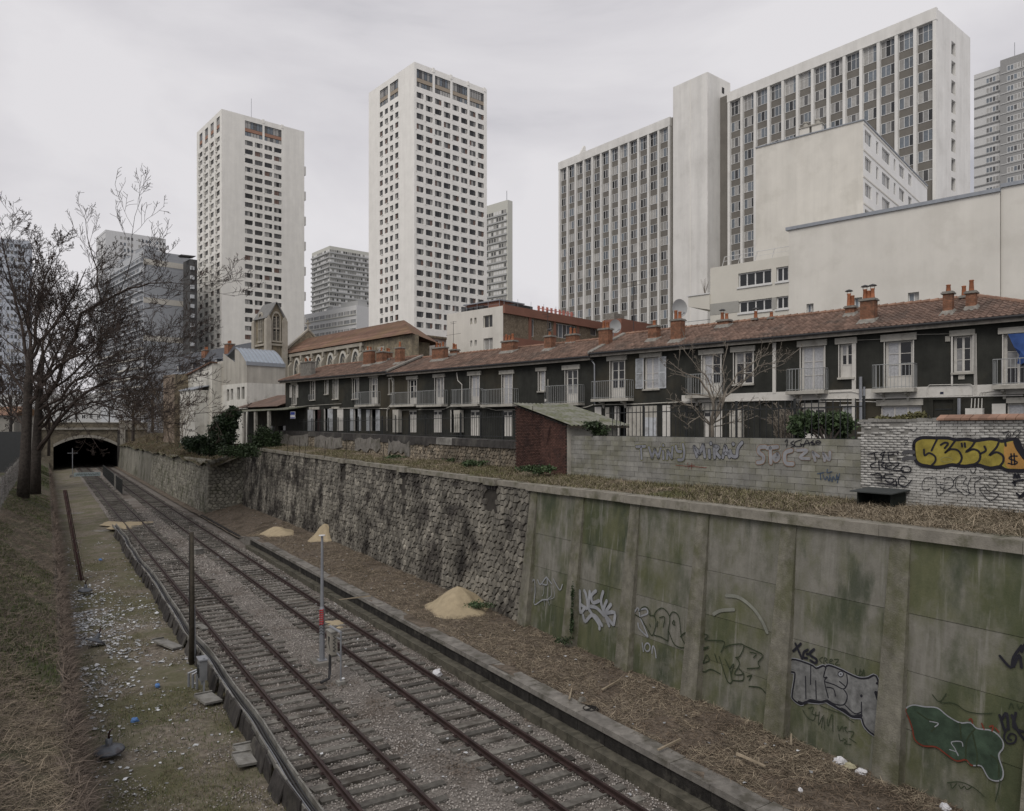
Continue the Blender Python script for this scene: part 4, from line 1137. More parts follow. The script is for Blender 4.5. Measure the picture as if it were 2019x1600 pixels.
# blue cloth hanging at the last balcony door
b = MB(); P = [D_(1868,606), D_(2060,600), D_(2100,760), D_(2075,880), D_(1990,910), D_(1965,900), D_(2000,845), D_(1935,740)]
L3 = [hp(*p) for p in P]
cx_, cz_ = L3[0]
ctr = (sum(p[0] for p in L3) / 8 - cx_, -.34, sum(p[1] for p in L3) / 8 - cz_)
for q in range(8):
    p, r = L3[q], L3[(q + 1) % 8]
    b.face([ctr, (p[0] - cx_, -.2 - .1 * (q % 2), p[1] - cz_), (r[0] - cx_, -.2 - .1 * ((q + 1) % 2), r[1] - cz_)])
w_ = HO + Vector((hx.x * cx_, hx.y * cx_, cz_))
b.build('hanging_cloth', M('blue_cloth', (0.035, 0.075, 0.22), var=0.25, bump=0.1), None, w_, PSI, label='blue cloth hanging in front of the last balcony door', cat='cloth')
# satellite dishes and aerials on the roofs
def dish(px, py, n_, r, label):
    x, z = hp(px, py, n_); w = HO + Vector((hx.x * x + hn.x * (n_ - NH), hx.y * x + hn.y * (n_ - NH), z))
    t = thing('satellite_dish', label, 'satellite dish', w, 0.25, 'satellite dishes on the tile roofs')
    b = MB()
    pr = [(r * q / 6, .12 * (q / 6) ** 2) for q in range(7)]
    for rr, zz in pr:
        for k in range(18):
            a = 2 * math.pi * k / 18; b.v.append((rr * math.cos(a), zz * -1.0 * r / .4, rr * math.sin(a) * 1.12))
    for j in range(6):
        for k in range(18): b.f.append((j*18 + k, j*18 + (k+1) % 18, (j+1)*18 + (k+1) % 18, (j+1)*18 + k)); b.m.append(0)
    b.build('reflector', M('dish_grey', (0.33, 0.34, 0.34), var=0.08, bump=0), t, (0, 0, 0), smooth=True)
    MB().tube([(0, .05, 0), (0, .25, -.1), (0, .25, -1.3)], .03, 6).build('mast', m_galv, t)
    MB().tube([(0, 0, -r), (.1, -.55, -r * .7)], .015, 5).box(.06, .14, -.62, -.5, -r * .75, -r * .6).build('feed_arm', m_galv, t)
dish(1338, 609, NH + 3.6, .52, 'oval satellite dish behind the tall brick chimney'); dish(1212, 644, NH + 3.9, .42, 'grey satellite dish above the ridge beside a brick chimney')
def aerial(px, yb, yt, n_, label, elems):
    x, z0 = hp(px, yb, n_); _, z1 = hp(px, yt, n_)
    w = HO + Vector((hx.x * x + hn.x * (n_ - NH), hx.y * x + hn.y * (n_ - NH), z0))
    t = thing('roof_aerial', label, 'antenna', w, PSI, 'thin aerials on the roofs')
    MB().tube([(0, 0, -.4), (0, 0, z1 - z0)], .02, 5).build('mast', m_gutter, t)
    b = MB()
    for (e, L_) in elems: b.tube([(-L_, -.2, (z1 - z0) * e), (L_, .2, (z1 - z0) * e + .1)], .012, 4)
    b.build('element', m_gutter, t)
aerial(1249, 664, 554, NH + 3.4, 'tall thin roof aerial in front of the slab tower', [(.97, .5), (.9, .4)])
aerial(894, 688, 634, NH + 4.5, 'thin roof aerial in front of the cream gable', [(.5, .7), (.96, .2), (.9, .15)])
aerial(1080, 668, 612, NH + 3.6, 'branched roof aerial above the middle roof', [(.95, .3), (.85, .35), (.75, .2)])
# ================================================================== yard walls, shed, iron fences (track frame)
NY = 20.0
m_block = M('concrete_block', (0.225, 0.222, 0.205), var=0.22, scale=2.5, bump=0.3, bscale=35, objr=0.16, dirt=(0.155, 0.152, 0.098), dscale=0.7, dlo=0.45, dhi=0.62, damt=0.6)
m_blockjoint = M('block_joint', (0.13, 0.128, 0.115), var=0.2, bump=0.2)
m_wbrick = M('whitewashed_brick', (0.37, 0.365, 0.345), var=0.18, scale=3.5, bump=0.35, bscale=30, isl=0.12, objr=0.12, dirt=(0.175, 0.165, 0.148), dscale=1.3, dlo=0.54, dhi=0.68, damt=0.75)
m_wjoint = M('brick_joint', (0.21, 0.205, 0.19), var=0.3, bump=0.3)
m_shedbrick = M('shed_brick', (0.075, 0.038, 0.030), var=0.35, scale=5, bump=0.3, isl=0.3, objr=0.2, dirt=(0.035, 0.020, 0.018), dscale=1.0)
S_W = s_at(1697, NY)                       # where block wall and white wall meet
S_B = s_at(1117, NY)
# block wall
zb, zt = 6.35, 8.28
bw = thing('block_wall', 'grey concrete block garden wall with chrome graffiti lettering', 'wall', TS(NY, S_W, zb), PHI)
MB().box(.03, .19, 0, S_B - S_W, -.2, zt - zb - .012).build('wall_core', m_blockjoint, bw)
bl = MB().hexa([(0, 0, 0), (.2, 0, 0), (.2, .492, 0), (0, .492, 0), (.004, .004, .194), (.2, .004, .194), (.2, .488, .194), (.004, .488, .194)]).mesh('block', m_block)
rows = int((zt - zb) / .203)
L_ = S_B - S_W
for r in range(rows):
    y = -.25 if r % 2 else 0
    while y < L_ - .1:
        y0 = max(0, y); y1 = min(L_, y + .497)
        if y1 - y0 > .08:
            put('block', bl, bw, (random.uniform(-.008, .008), y0, zt - zb - (r + 1) * .203), scale=(1, (y1 - y0) / .497, 1))
        y += .5
# white painted brick wall with tile coping and pier
zb2, zt2 = 6.3, 8.80
Lw = S_W - 1.0
ww = thing('white_brick_wall', 'whitewashed old brick wall with yellow bubble graffiti and tile coping', 'wall', TS(NY, 1.0, zb2), PHI)
MB().box(.03, .25, 0, Lw, -.2, zt2 - zb2).build('wall_core', m_wjoint, ww)
brk = MB().hexa([(0, 0, 0), (.1, 0, 0), (.1, .205, 0), (0, .205, 0), (.006, .006, .062), (.1, .006, .062), (.1, .199, .062), (.006, .199, .062)])
brk_me = brk.mesh('brick', m_wbrick); BV = np.array(brk.v); BF = np.array(brk.f)
T = []
r = 0; z = 0.0
while z < zt2 - zb2 - .03:
    y = -.11 if r % 2 else 0
    while y < Lw - .05:
        gone = (z > 2.1 and y > Lw - 1.5 and random.random() < .35) or random.random() < .012
        if not gone: T.append((random.uniform(-.012, .012) + .006 * math.sin(y * 1.3), y, z))
        y += .216
    z += .0735; r += 1
py_of = lambda t: (abs(t[1] - s_at(1900, NY)))
vis = [t for t in T if t[1] > s_at(2030, NY)]; hid = [t for t in T if t[1] <= s_at(2030, NY)]
vis.sort(key=lambda t: t[1])
for t in vis[:300]: put('brick', brk_me, ww, t)
rest = np.array(vis[300:] + hid)
def replicate(name, V0, F0, T_, mat, parent, kind='stuff'):
    V = (V0[None] + T_[:, None, :]).reshape(-1, 3)
    FA = (F0[None] + len(V0) * np.arange(len(T_))[:, None, None]).reshape(-1, F0.shape[1])
    return np_mesh(name, V, FA, mat, parent, kind=kind)
replicate('bricks', BV, BF, rest, m_wbrick, ww)
ct = MB().prism([(-.12, .02), (.10, .12), (.32, .0), (.32, -.05), (.1, .06), (-.12, -.03)], 0, .2, 'y').mesh('coping_tile', m_ridge)
y = 0.0
while y < s_at(1850, NY) - 1:
    put('coping_tile', ct, ww, (random.uniform(-.02, .02), y, zt2 - zb2 + .04), rz=random.uniform(-.03, .03)); y += .21
b = MB()
for q in range(26):
    y0 = s_at(1850, NY) - 1 + q * .14
    if y0 < Lw: b.box(-.01, .27, y0, y0 + .15, zt2 - zb2 - .02, zt2 - zb2 + .03 + .06 * random.random())
b.build('broken_top', m_wjoint, ww)
# rubble wall further along, with a dark ragged coping
S_S0 = s_at(1016, NY - .4); S_R1 = 79.0
OR = (NY, 40.0, 6.5)
rw = thing('rubble_wall', 'crumbling rubble stone garden wall with dark ragged coping', 'wall', TS(*OR), PHI)
m_rub2 = M('garden_rubble', (0.175, 0.158, 0.130), var=0.3, scale=3, bump=0.5, bscale=14, isl=0.45, objr=0.35, dirt=(0.10, 0.085, 0.062), dscale=0.5, hue=(0.24, 0.20, 0.15))
ztr = lambda s: 7.95 + .42 * min(1, max(0, (s - 33) / 43.0))
b = MB()
for q in range(24):
    a = S_S0 + (S_R1 - S_S0) * q / 24.0; e = S_S0 + (S_R1 - S_S0) * (q + 1) / 24.0
    b.hexa([(.05, a - 40, -.3), (.4, a - 40, -.3), (.4, e - 40, -.3), (.05, e - 40, -.3), (.1, a - 40, ztr(a) - 6.5), (.4, a - 40, ztr(a) - 6.5), (.4, e - 40, ztr(e) - 6.5), (.1, e - 40, ztr(e) - 6.5)])
b.build('wall_core', m_joint, rw)
masonry(rw, OR, S_S0, S_R1, lambda s: float(z_cope(s)) - .05, lambda s: ztr(s) - .25, .27, lambda z: NY + .05 + .03 * (z - 6.5), m_rub2, 250, lambda c: c[0], proud=.07)
k = 0; a = S_S0
while a < S_R1:
    e = min(S_R1, a + random.uniform(.5, 1.1)); dk = 41 < a < 62
    MB().hexa([(-.06, a - 40, ztr(a) - 6.5 - .38 - (.2 * random.random() if dk else 0)), (.44, a - 40, ztr(a) - 6.5 - .3), (.44, e - 40, ztr(e) - 6.5 - .3), (-.06, e - 40, ztr(e) - 6.5 - .38 - (.2 * random.random() if dk else 0)),
               (-.03, a - 40, ztr(a) - 6.5 + .03 * random.random()), (.44, a - 40, ztr(a) - 6.5 + .05), (.44, e - 40, ztr(e) - 6.5 + .05), (-.03, e - 40, ztr(e) - 6.5 + .03 * random.random())]).build('coping_stone', m_concrete if 38 < a < 40 else m_conc_dark, rw)
    a = e
# plaster patches left on the rubble
for (s0, s1, za, zc) in ((44, 47.5, 6.9, 7.7), (49, 54, 7.0, 7.9), (57, 64, 6.9, 7.9), (66, 77, 6.9, 8.0)):
    P = []
    k = 9
    for q in range(k): P.append((s0 + (s1 - s0) * q / (k - 1), zc + random.uniform(-.15, .15)))
    for q in reversed(range(k)): P.append((s0 + (s1 - s0) * q / (k - 1), za + random.uniform(-.2, .2)))
    b = MB()
    for q in range(k - 1):
        a, c, e, g = P[q], P[q + 1], P[2*k - 2 - q], P[2*k - 1 - q]
        b.hexa([(-.085, g[0] - 40, g[1] - 6.5), (.05, g[0] - 40, g[1] - 6.5), (.05, e[0] - 40, e[1] - 6.5), (-.085, e[0] - 40, e[1] - 6.5),
                (-.075, a[0] - 40, a[1] - 6.5), (.05, a[0] - 40, a[1] - 6.5), (.05, c[0] - 40, c[1] - 6.5), (-.075, c[0] - 40, c[1] - 6.5)])
    b.build('plaster_patch', m_kerb, rw)
# ---- brick shed with corrugated roof
sa, sb = s_at(1117, NY - .25), s_at(1017, NY - .25); zs0 = 6.45
sh = thing('brick_shed', 'small dark red brick shed with mossy corrugated lean-to roof', 'shed', TS(NY - .25, sa, zs0), PHI)
Ls = sb - sa
Ym = (ST * (NY - .25) + CT * sa); zl = z_at(838, Ym) - zs0; Ym2 = ST * (NY - .25) + CT * sb; zh = z_at(800, Ym2) - zs0
dp = 3.0
b = MB()
b.face([(.03, 0, -.2), (.03, 0, zl), (.03, Ls, zh), (.03, Ls, -.2)])
b.face([(dp, 0, -.2), (dp, Ls, -.2), (dp, Ls, zh), (dp, 0, zl)]); b.face([(.03, Ls, -.2), (.03, Ls, zh), (dp, Ls, zh), (dp, Ls, -.2)])
b.build('wall_core', m_joint, sh)
b = MB(); facade(b, .03, dp, -.2, zl, [(1.55, 2.35, .95, 1.75)], .12)
o = b.build('plastered_end_wall', m_lintel, sh)
wd = MB().box(1.53, 1.60, -.01, .05, .95, 1.75).box(2.30, 2.37, -.01, .05, .95, 1.75).box(1.6, 2.3, -.01, .05, 1.68, 1.75).box(1.6, 2.3, -.01, .05, .95, 1.02).box(1.93, 1.97, -.01, .05, 1.02, 1.68).build('window', M('pale_green_paint', (0.33, 0.42, 0.37), bump=0), sh)
put('pane', pane_mesh(m_glass), wd, (1.6, .03, 1.02), scale=(.33, 1, .66)); put('pane', pane_mesh(m_glass), wd, (1.97, .03, 1.02), scale=(.33, 1, .66))
T = []; z = 0.0; r = 0
while z < zh:
    y = -.115 if r % 2 else 0
    while y < Ls - .1:
        if z + .07 < zl + (zh - zl) * (max(y, 0) / Ls) and y >= 0: T.append((random.uniform(-.008, .008), y, z))
        y += .222
    z += .0735; r += 1
T.sort(key=lambda t: t[1])
shb = brk.mesh('brick', m_shedbrick)
for t in T[:300]: put('brick', shb, sh, t)
replicate('bricks', BV, BF, np.array(T[300:]), m_shedbrick, sh)
b = MB()      # corrugated sheet: waves run down the slope (along s)
nx = 60; sl = (zh - zl) / Ls
for q in range(nx + 1):
    x = -.22 + (dp + .5) * q / nx; w = .028 * math.cos(q * math.pi / 2.0)
    for (y, dz) in ((-.55, 0), (Ls * .5, 0.01), (Ls + .12, 0)):
        b.v.append((x, y, zl + sl * y + .10 + w + dz))
for q in range(nx):
    for j in range(2):
        i = q * 3 + j; b.f.append((i, i + 3, i + 4, i + 1)); b.m.append(0)
m_moss = M('mossy_fibre_cement', (0.175, 0.175, 0.150), var=0.25, scale=2.5, bump=0.2, dirt=(0.095, 0.105, 0.05), dscale=1.6, dlo=0.45, dhi=0.6)
b.build('corrugated_roof', m_moss, sh, smooth=True)
MB().box(-.2, dp + .25, -.53, -.47, zl + sl * -.5 - .02, zl + sl * -.5 + .06).build('eaves_batten', m_polewood, sh)
MB().tube([(-.06, Ls * .28, zl * .98), (-.07, Ls * .34, zl * .62)], .02, 5).tube([(-.06, Ls * .62, zh * .98), (-.06, Ls * .64, zh * .72)], .015, 5).build('pipe', m_rust, sh)
# ---- iron bar fences on the walls
def bar_fence(s0, s1, z0, z1, n_, label, step=.25):
    t = thing('iron_fence', label, 'fence', TS(n_, s0, z0), PHI, 'iron bar fences along the yard')
    me = MB().box(-.011, .011, -.011, .011, 0, z1 - z0).prism([(-.011, z1 - z0), (.011, z1 - z0), (0, z1 - z0 + .09)], -.011, .011, 'y').mesh('bar', m_iron)
    k = int((s1 - s0) / step)
    for q in range(min(k, 300)): put('bar', me, t, (0, q * step, 0))
    for e in (.25, z1 - z0 - .18):
        MB().box(-.02, .02, -.05, s1 - s0, e, e + .035).build('rail', m_iron, t)
    pm = MB().box(-.03, .03, -.03, .03, -.1, z1 - z0 + .15).mesh('post', m_iron)
    q = 0
    while q < s1 - s0: put('post', pm, t, (.03, q, 0)); q += 2.4
bar_fence(S_W + .3, s_at(1192, NY + .5), 8.0, 9.42, NY + .6, 'black iron bar fence behind the concrete block wall')
bar_fence(S_S0 + .4, 75.0, 7.9, 9.38, NY + .6, 'black iron bar fence behind the crumbling rubble wall')
# ---- dark box and white plate against the white wall
sx0, sx1 = s_at(1768, NY - .5), s_at(1700, NY - .5)
dk = thing('animal_shelter_box', 'black wooden shelter box with overhanging lid against white wall', 'box', TS(NY - .75, sx0, 6.42), PHI)
Lb = sx1 - sx0
b = MB().box(0, .7, 0, .04, 0, .42).box(0, .7, Lb - .04, Lb, 0, .42).box(.66, .7, .04, Lb - .04, 0, .42).box(0, .66, .04, Lb - .04, 0, .04)
b.build('box_body', M('black_paint', (0.012, 0.016, 0.014), var=0.3, bump=0.1), dk)
MB().hexa([(-.16, -.1, .40), (.74, -.1, .47), (.74, Lb + .12, .47), (-.16, Lb + .12, .40), (-.16, -.1, .43), (.74, -.1, .50), (.74, Lb + .12, .50), (-.16, Lb + .12, .43)]).build('lid', M('dark_lid', (0.05, 0.055, 0.055), bump=0.1), dk)
n0, s0 = ns(1765, 992, 6.45)
MB().lathe([(.005, 0), (.13, .0), (.165, .025), (.16, .03), (.125, .008)], sides=20).build('plate', m_plate, None, TS(n0, s0, 6.47) + Vector((0, 0, .11)), smooth=True).rotation_euler = (1.15, 0.2, 0.3)
o = bpy.data.objects['plate']; o['label'] = 'round white plate leaning in the dry grass by the box'; o['category'] = 'plate'
# ================================================================== buildings behind
class Corner:
    """a building standing with one vertical edge towards us at photo column px, distance d; local x runs back along
    the face turned right, local y back along the face turned left; z from the ground"""
    def __init__(self, px, d, v2, name, label, cat='building', z0=6.9, group=None):
        self.d = d; self.px = px; self.z0 = z0
        self.al = math.atan2(F, v2 - CX)
        self.C = Vector(((px - CX) / F * d, d))
        self.X = Vector((math.cos(self.al), math.sin(self.al))); self.Y = Vector((-math.sin(self.al), math.cos(self.al)))
        self.o = thing(name, label, cat, (self.C.x, self.C.y, z0), self.al, group)
    def _t(self, D, px):
        u = (px - CX) / F
        return (u * self.C.y - self.C.x) / (D.x - u * D.y)
    def rx(self, px): return self._t(self.X, px)            # distance along the right face
    def ly(self, px): return self._t(self.Y, px)
    def z(self, py, x=0.0, y=0.0):
        return H + (HY - py) / F * (self.C.y + self.X.y * x + self.Y.y * y) - self.z0
    def pix(self, x, y, z):
        P = self.C + self.X * x + self.Y * y
        return CX + F * P.x / P.y, HY - F * (z + self.z0 - H) / P.y
    def left(self, name, mat, W, z0, z1, holes=(), reveal=.25, **k):
        """face x=0; holes in distance along y from the corner"""
        b = MB(); facade(b, -W, 0, z0, z1, [(-h[1], -h[0], h[2], h[3]) for h in holes], reveal)
        return b.build(name, mat, self.o, (0, 0, 0), -math.pi / 2, **k)
    def right(self, name, mat, W, z0, z1, holes=(), reveal=.25, **k):
        b = MB(); facade(b, 0, W, z0, z1, holes, reveal)
        return b.build(name, mat, self.o, **k)
    def shell(self, name, mat, W, D, z0, z1, eps=.0):
        """back walls and roof"""
        b = MB()
        b.face([(W, 0, z0), (W, D, z0), (W, D, z1), (W, 0, z1)]); b.face([(W, D, z0), (0, D, z0), (0, D, z1), (W, D, z1)])
        b.face([(0, 0, z1), (W, 0, z1), (W, D, z1), (0, D, z1)])
        return b.build(name, mat, self.o)
    def onL(self, name, me, y1, z, out=0.0, parent=None):
        """place a window mesh (its width runs towards the corner) on the left face with its far edge at y1"""
        return put(name, me, self.o, (out, y1, z), -math.pi / 2)
    def onR(self, name, me, x0, z, out=0.0):
        return put(name, me, self.o, (x0, out, z))
def win_mesh(w, h, cols, fm, pms, bar=.06, rail=None, name='window', arch=0):
    """frame and panes in one small mesh, lower left corner at the origin, facing -y"""
    b = MB()
    b.box(0, bar, 0, .08, 0, h).box(w - bar, w, 0, .08, 0, h).box(bar, w - bar, 0, .08, 0, bar).box(bar, w - bar, 0, .08, h - bar, h)
    cw_ = w / cols
    for c in range(1, cols): b.box(c * cw_ - bar / 2, c * cw_ + bar / 2, .005, .08, bar, h - bar)
    if rail: b.box(bar, w - bar, .008, .078, rail - bar * .4, rail + bar * .4)
    mats = [fm]
    for c in range(cols):
        mt = pms[c % len(pms)]
        if mt not in mats: mats.append(mt)
        x0, x1 = c * cw_ + bar / 2, (c + 1) * cw_ - bar / 2
        b.face([(x0, .05, bar * .5), (x1, .05, bar * .5), (x1, .05, h - bar * .5), (x0, .05, h - bar * .5)], mats.index(mt))
    return b.mesh(name, mats)
m_tower = M('tower_white', (0.80, 0.785, 0.745), var=0.05, scale=0.4, bump=0.05, streak=0.06, skscale=0.5)
m_tower2 = M('tower_offwhite', (0.74, 0.725, 0.68), var=0.05, scale=0.4, bump=0.05, streak=0.08, skscale=0.5)
m_frame = M('dark_window_frame', (0.045, 0.045, 0.045), bump=0)
m_wframe = M('white_window_frame', (0.62, 0.62, 0.61), bump=0, var=0.05)
g_dark = M('tower_glass', (0.018, 0.020, 0.022), rough=0.12, spec=0.5, bump=0, objr=0.4)
g_mid = M('tower_glass_grey', (0.085, 0.085, 0.085), rough=0.2, spec=0.5, bump=0, objr=0.5)
g_cur = M('tower_curtain', (0.30, 0.295, 0.28), rough=0.3, spec=0.5, bump=0, objr=0.25)
g_red = M('tower_curtain_brown', (0.16, 0.10, 0.08), rough=0.3, spec=0.5, bump=0)
g_blue = M('glass_bluegrey', (0.13, 0.15, 0.17), rough=0.15, spec=0.5, bump=0, objr=0.3)
m_beige = M('beige_spandrel', (0.33, 0.28, 0.22), var=0.06, bump=0)
m_orange = M('terracotta_spandrel', (0.31, 0.18, 0.13), var=0.08, bump=0)
def variants(w, h, cols, fm, bar=.06, rail=None, n=8, pool=None):
    pool = pool or [g_dark, g_mid, g_mid, g_cur, g_cur, g_cur, g_mid, g_dark, g_red]
    pool2 = [g_dark, g_mid, g_cur] if pool is None else pool
    return [win_mesh(w, h, cols, fm, [random.choice(pool) for _ in range(cols)], bar, rail) for _ in range(n)]
def round_corner(b, x, z, r, sx, sz, y, m=0, seg=4):
    """wall-coloured filler that rounds one corner of an opening"""
    pts = [(x, y, z)]
    for q in range(seg + 1):
        a = q / seg * math.pi / 2
        pts.append((x + sx * (r - r * math.cos(a)), y, z + sz * (r - r * math.sin(a))))
    if sx * sz < 0: pts = pts[::-1]
    b.face(pts, m)

def tower(c, mat, W, D, zt, rcols, lcols, zmin, spand, bays_r, bays_l, lproj=False, rmargin=None, rpool=None):
    """white point block: rcols / lcols = list of (start, width) of window columns; top two storeys as wide bays"""
    FL = 2.75
    rows = []
    z = zt - 7.65 - 1.48
    while z > zmin: rows.append(z); z -= FL
    hr = [(x, x + w, z, z + 1.48) for z in rows for x, w in rcols] + [(a, e, zt - 1.56 - 2.26 - 1.04 - 1.4, zt - 1.56) for a, e in bays_r]
    lw = 1.35 if not lproj else 1.2
    hl_ = [(y, y + w, z, z + 1.48) for z in rows for y, w in lcols] + [(a, e, zt - 1.56 - 2.26 - 1.04 - 1.4, zt - 1.56) for a, e in bays_l]
    wr = c.right('wall', mat, W, 0, zt, hr, .3)
    wl_ = c.left('wall', mat, D, 0, zt, hl_, .3)
    c.shell('roof_shell', mat, W, D, 0, zt - .3)
    b = MB()
    for k, z in enumerate(rows):
        for j, (x, w) in enumerate(rcols):
            if (k + j) % 2 == 0: round_corner(b, x + w, z + 1.48, .55, -1, -1, .14)
            else: round_corner(b, x + w, z, .55, -1, 1, .14)
            if (k + j) % 2: b.box(x - .28, x + .06, -.12, 0, z - .2, z - .04)
    b.build('rounded_infill', mat, c.o, kind='stuff')
    vr = variants(rcols[0][1], 1.48, 3, m_frame); vl = variants(lcols[0][1], 1.48, 2, m_frame)
    for z in rows:
        for x, w in rcols: c.onR('window', random.choice(vr), x, z, .2)
        for y, w in lcols: c.onL('window', random.choice(vl), y + w, z, .2)
    if lproj:
        pm = MB().box(-.16, 0, -.42, 0, -.25, 1.7).box(0, 1.0, -.42, 0, -.25, -.05).mesh('window_hood', mat)
        for z in rows:
            for y, w in lcols: c.onL('window_hood', pm, y + w, z, 0)
    else:
        pm = MB().box(w * .55, w + .35, -.16, 0, -.22, -.06).mesh('window_ledge', mat)
        for k, z in enumerate(rows):
            for j, (y, w) in enumerate(lcols):
                if (k + j) % 2: c.onL('window_ledge', pm, y + w, z, 0)
    for face, bays in (('R', bays_r), ('L', bays_l)):
        for a, e in bays:
            w = e - a
            for (z0, h) in ((zt - 1.56 - 2.26, 2.26), (zt - 1.56 - 2.26 - 1.04 - 1.4, 1.36)):
                me = win_mesh(w, h, max(3, int(w / .85)), m_frame, [random.choice([g_cur, g_mid, g_blue, g_cur]) for _ in range(7)], .07, 1.75 if h > 2 else None)
                c.onR('window', me, a, z0, .2) if face == 'R' else c.onL('window', me, e, z0, .2)
            sp = MB().box(0, w, 0, .1, 0, 1.0).mesh('spandrel', spand)
            c.onR('spandrel', sp, a, zt - 1.56 - 2.26 - 1.02, .15) if face == 'R' else c.onL('spandrel', sp, e, zt - 1.56 - 2.26 - 1.02, .15)
    # little fins on the parapet
    for a, e in bays_r: MB().box(e - .1, e + .6, -.12, .3, zt - .9, zt + .25).build('parapet_fin', mat, c.o)

# ---- central white tower
c = Corner(817, 193, 2700, 'apartment_tower', 'tallest white residential tower with eight window columns and beige top band', 'tower', 6.9, 'white residential towers')
W, D, zt = c.rx(960), c.ly(727), c.z(122)
mg = .7; p = (W - 2 * mg + .35) / 8
rc = [(mg + i * p, p * .76) for i in range(8)]
y0, y1 = c.ly(787), c.ly(746.5); q = (y1 - y0) / 4
lc = [(y0 + i * q + q * .16, q * .62) for i in range(4)]
tower(c, m_tower, W, D, zt, rc, lc, 26, m_beige, [(rc[2*i][0], rc[2*i+1][0] + rc[2*i+1][1]) for i in range(4)], [(lc[0][0], lc[1][0] + lc[1][1]), (lc[2][0], lc[3][0] + lc[3][1])])
# ---- left white tower
c = Corner(437, 224, 2720, 'apartment_tower', 'white residential tower with blank side strips and terracotta top band', 'tower', 6.9, 'white residential towers')
W, D, zt = c.rx(600), c.ly(388), c.z(215)
x0, x1 = c.rx(483), c.rx(559); p = (x1 - x0) / 4
rc = [(x0 + i * p, p * .8) for i in range(4)]
y0, y1 = c.ly(435.5), c.ly(390.5); q = (y1 - y0) / 4
lc = [(y0 + i * q + q * .2, q * .55) for i in range(4)]
tower(c, m_tower2, W, D, zt, rc, lc, 26, m_orange, [(rc[0][0], rc[1][0] + rc[1][1]), (rc[2][0], rc[3][0] + rc[3][1])], [(l[0], l[0] + l[1]) for l in lc], True)
b = MB()
for i in range(9): b.box(W - .02, W + .8, .5, 2.5, zt - 14 - i * 8.25, zt - 11.2 - i * 8.25)
b.build('side_balcony', m_tower2, c.o)
MB().tube([(W * .35, .5, zt), (W * .35, .5, zt + 6)], .06, 5).build('mast', m_galv, c.o)
# ---- long slab with fins; corner towards us is its end
c = Corner(1848, 107.5, 2790, 'office_slab', 'long high slab building with white vertical fins and grey spandrels', 'building')
zt = c.z(18); W = c.rx(1913); D = c.ly(1103); FLS = 2.93
m_slab = M('slab_white', (0.70, 0.69, 0.66), var=0.06, scale=0.5, bump=0.05, dirt=(0.55, 0.54, 0.51), dscale=0.25, dlo=0.5, dhi=0.7, streak=0.1, skscale=0.6)
m_spand = M('slab_spandrel', (0.165, 0.155, 0.138), var=0.1, scale=0.4, bump=0)
c.left('wall', m_spand, D, 0, zt)
sx0, sx1 = c.rx(1876), c.rx(1884)
hs = [(sx0, sx1, zt - 4.9 - k * FLS, zt - 2.9 - k * FLS) for k in range(15)]
c.right('end_wall', m_slab, W, 0, zt, hs, .5)
c.shell('roof_shell', m_slab, W, D, 0, zt - .2)
slot = win_mesh(sx1 - sx0, 2.0, 1, m_frame, [g_dark]); spn = MB().box(0, sx1 - sx0, .1, .2, 0, .93).mesh('slot_panel', m_spand)
for h in hs: c.onR('slot_window', slot, sx0, h[2], .45)
def bay_block(pf, pl, nb, skip):
    ya, yb = c.ly(pf), c.ly(pl)          # nearer / farther column
    p = (yb - ya) / nb; fw = .85
    fin = MB().box(0, fw * .55, -.55, 0, 0, zt - 1.7 - 4).mesh('fin', m_slab)
    for i in range(nb + 1): c.onL('fin', fin, ya + i * p + fw * .27, 4, 0)
    w = p - fw * .55 - .04
    pool = [g_blue, g_cur, g_cur, g_mid, g_blue, g_dark]
    vs_ = [win_mesh(w, 1.72, 3, m_wframe, random.sample(pool, 3), .07) for _ in range(8)]
    vt = [win_mesh(w, 2.55, 3, m_wframe, random.sample(pool, 3), .07, 1.6) for _ in range(4)]
    for i in range(nb):
        for k in range(17):
            z = zt - 1.75 - 2.55 - k * FLS + (0 if k == 0 else .0)
            y1 = ya + (i + 1) * p - fw * .27 - .02
            P = c.pix(0, y1, z + 1.0)
            if z < 10 or skip(*P): continue
            c.onL('window', random.choice(vt if k == 0 else vs_), y1, z, -.06)
    b = MB(); b.box(-yb - .3, -ya + .3, -.6, .0, zt - 1.7, zt + .05)
    b.build('roof_band', m_slab, c.o, (0, 0, 0), -math.pi / 2)
bay_block(1845, 1440, 13, lambda x, y: (1492 < x < 1702 and y > 312 - (x - 1490) * .27) or (x >= 1702 and y > min(250 + (x - 1702) * 1.1, 430)) or y > 530)
bay_block(1322, 1106, 12, lambda x, y: y > 655)
# stair core in front of the slab
c2 = Corner(1395, 134, 2790, 'stair_tower', 'blank pale concrete stair tower standing against the slab building', 'tower')
zt2_ = c2.z(142); W2 = c2.rx(1440); D2 = c2.ly(1327)
c2.right('wall', m_slab, W2, 0, zt2_); c2.left('wall', m_slab, D2, 0, zt2_); c2.shell('roof_shell', m_slab, W2, D2, 0, zt2_)
MB().box(-.03, 0, D2 * .48, D2 * .50, 2, zt2_ - .1).build('joint_strip', m_tower2, c2.o)
MB().box(W2 * .62, W2 * .72, -.04, 0, zt2_ - 2.6, zt2_ - 1.5).build('vent', m_frame, c2.o)
# penthouse on the slab
MB().box(2, 6, c.ly(1480), c.ly(1450), zt - .25, zt + 1.1).build('plant_room', m_slab, c.o)
MB().prism([(0, 0), (2.4, 0), (2.0, 2.6), (1.6, 2.6)], 1.0, 1.4, 'y').build('roof_fin', m_slab, c.o, (0, c.ly(1148), zt))
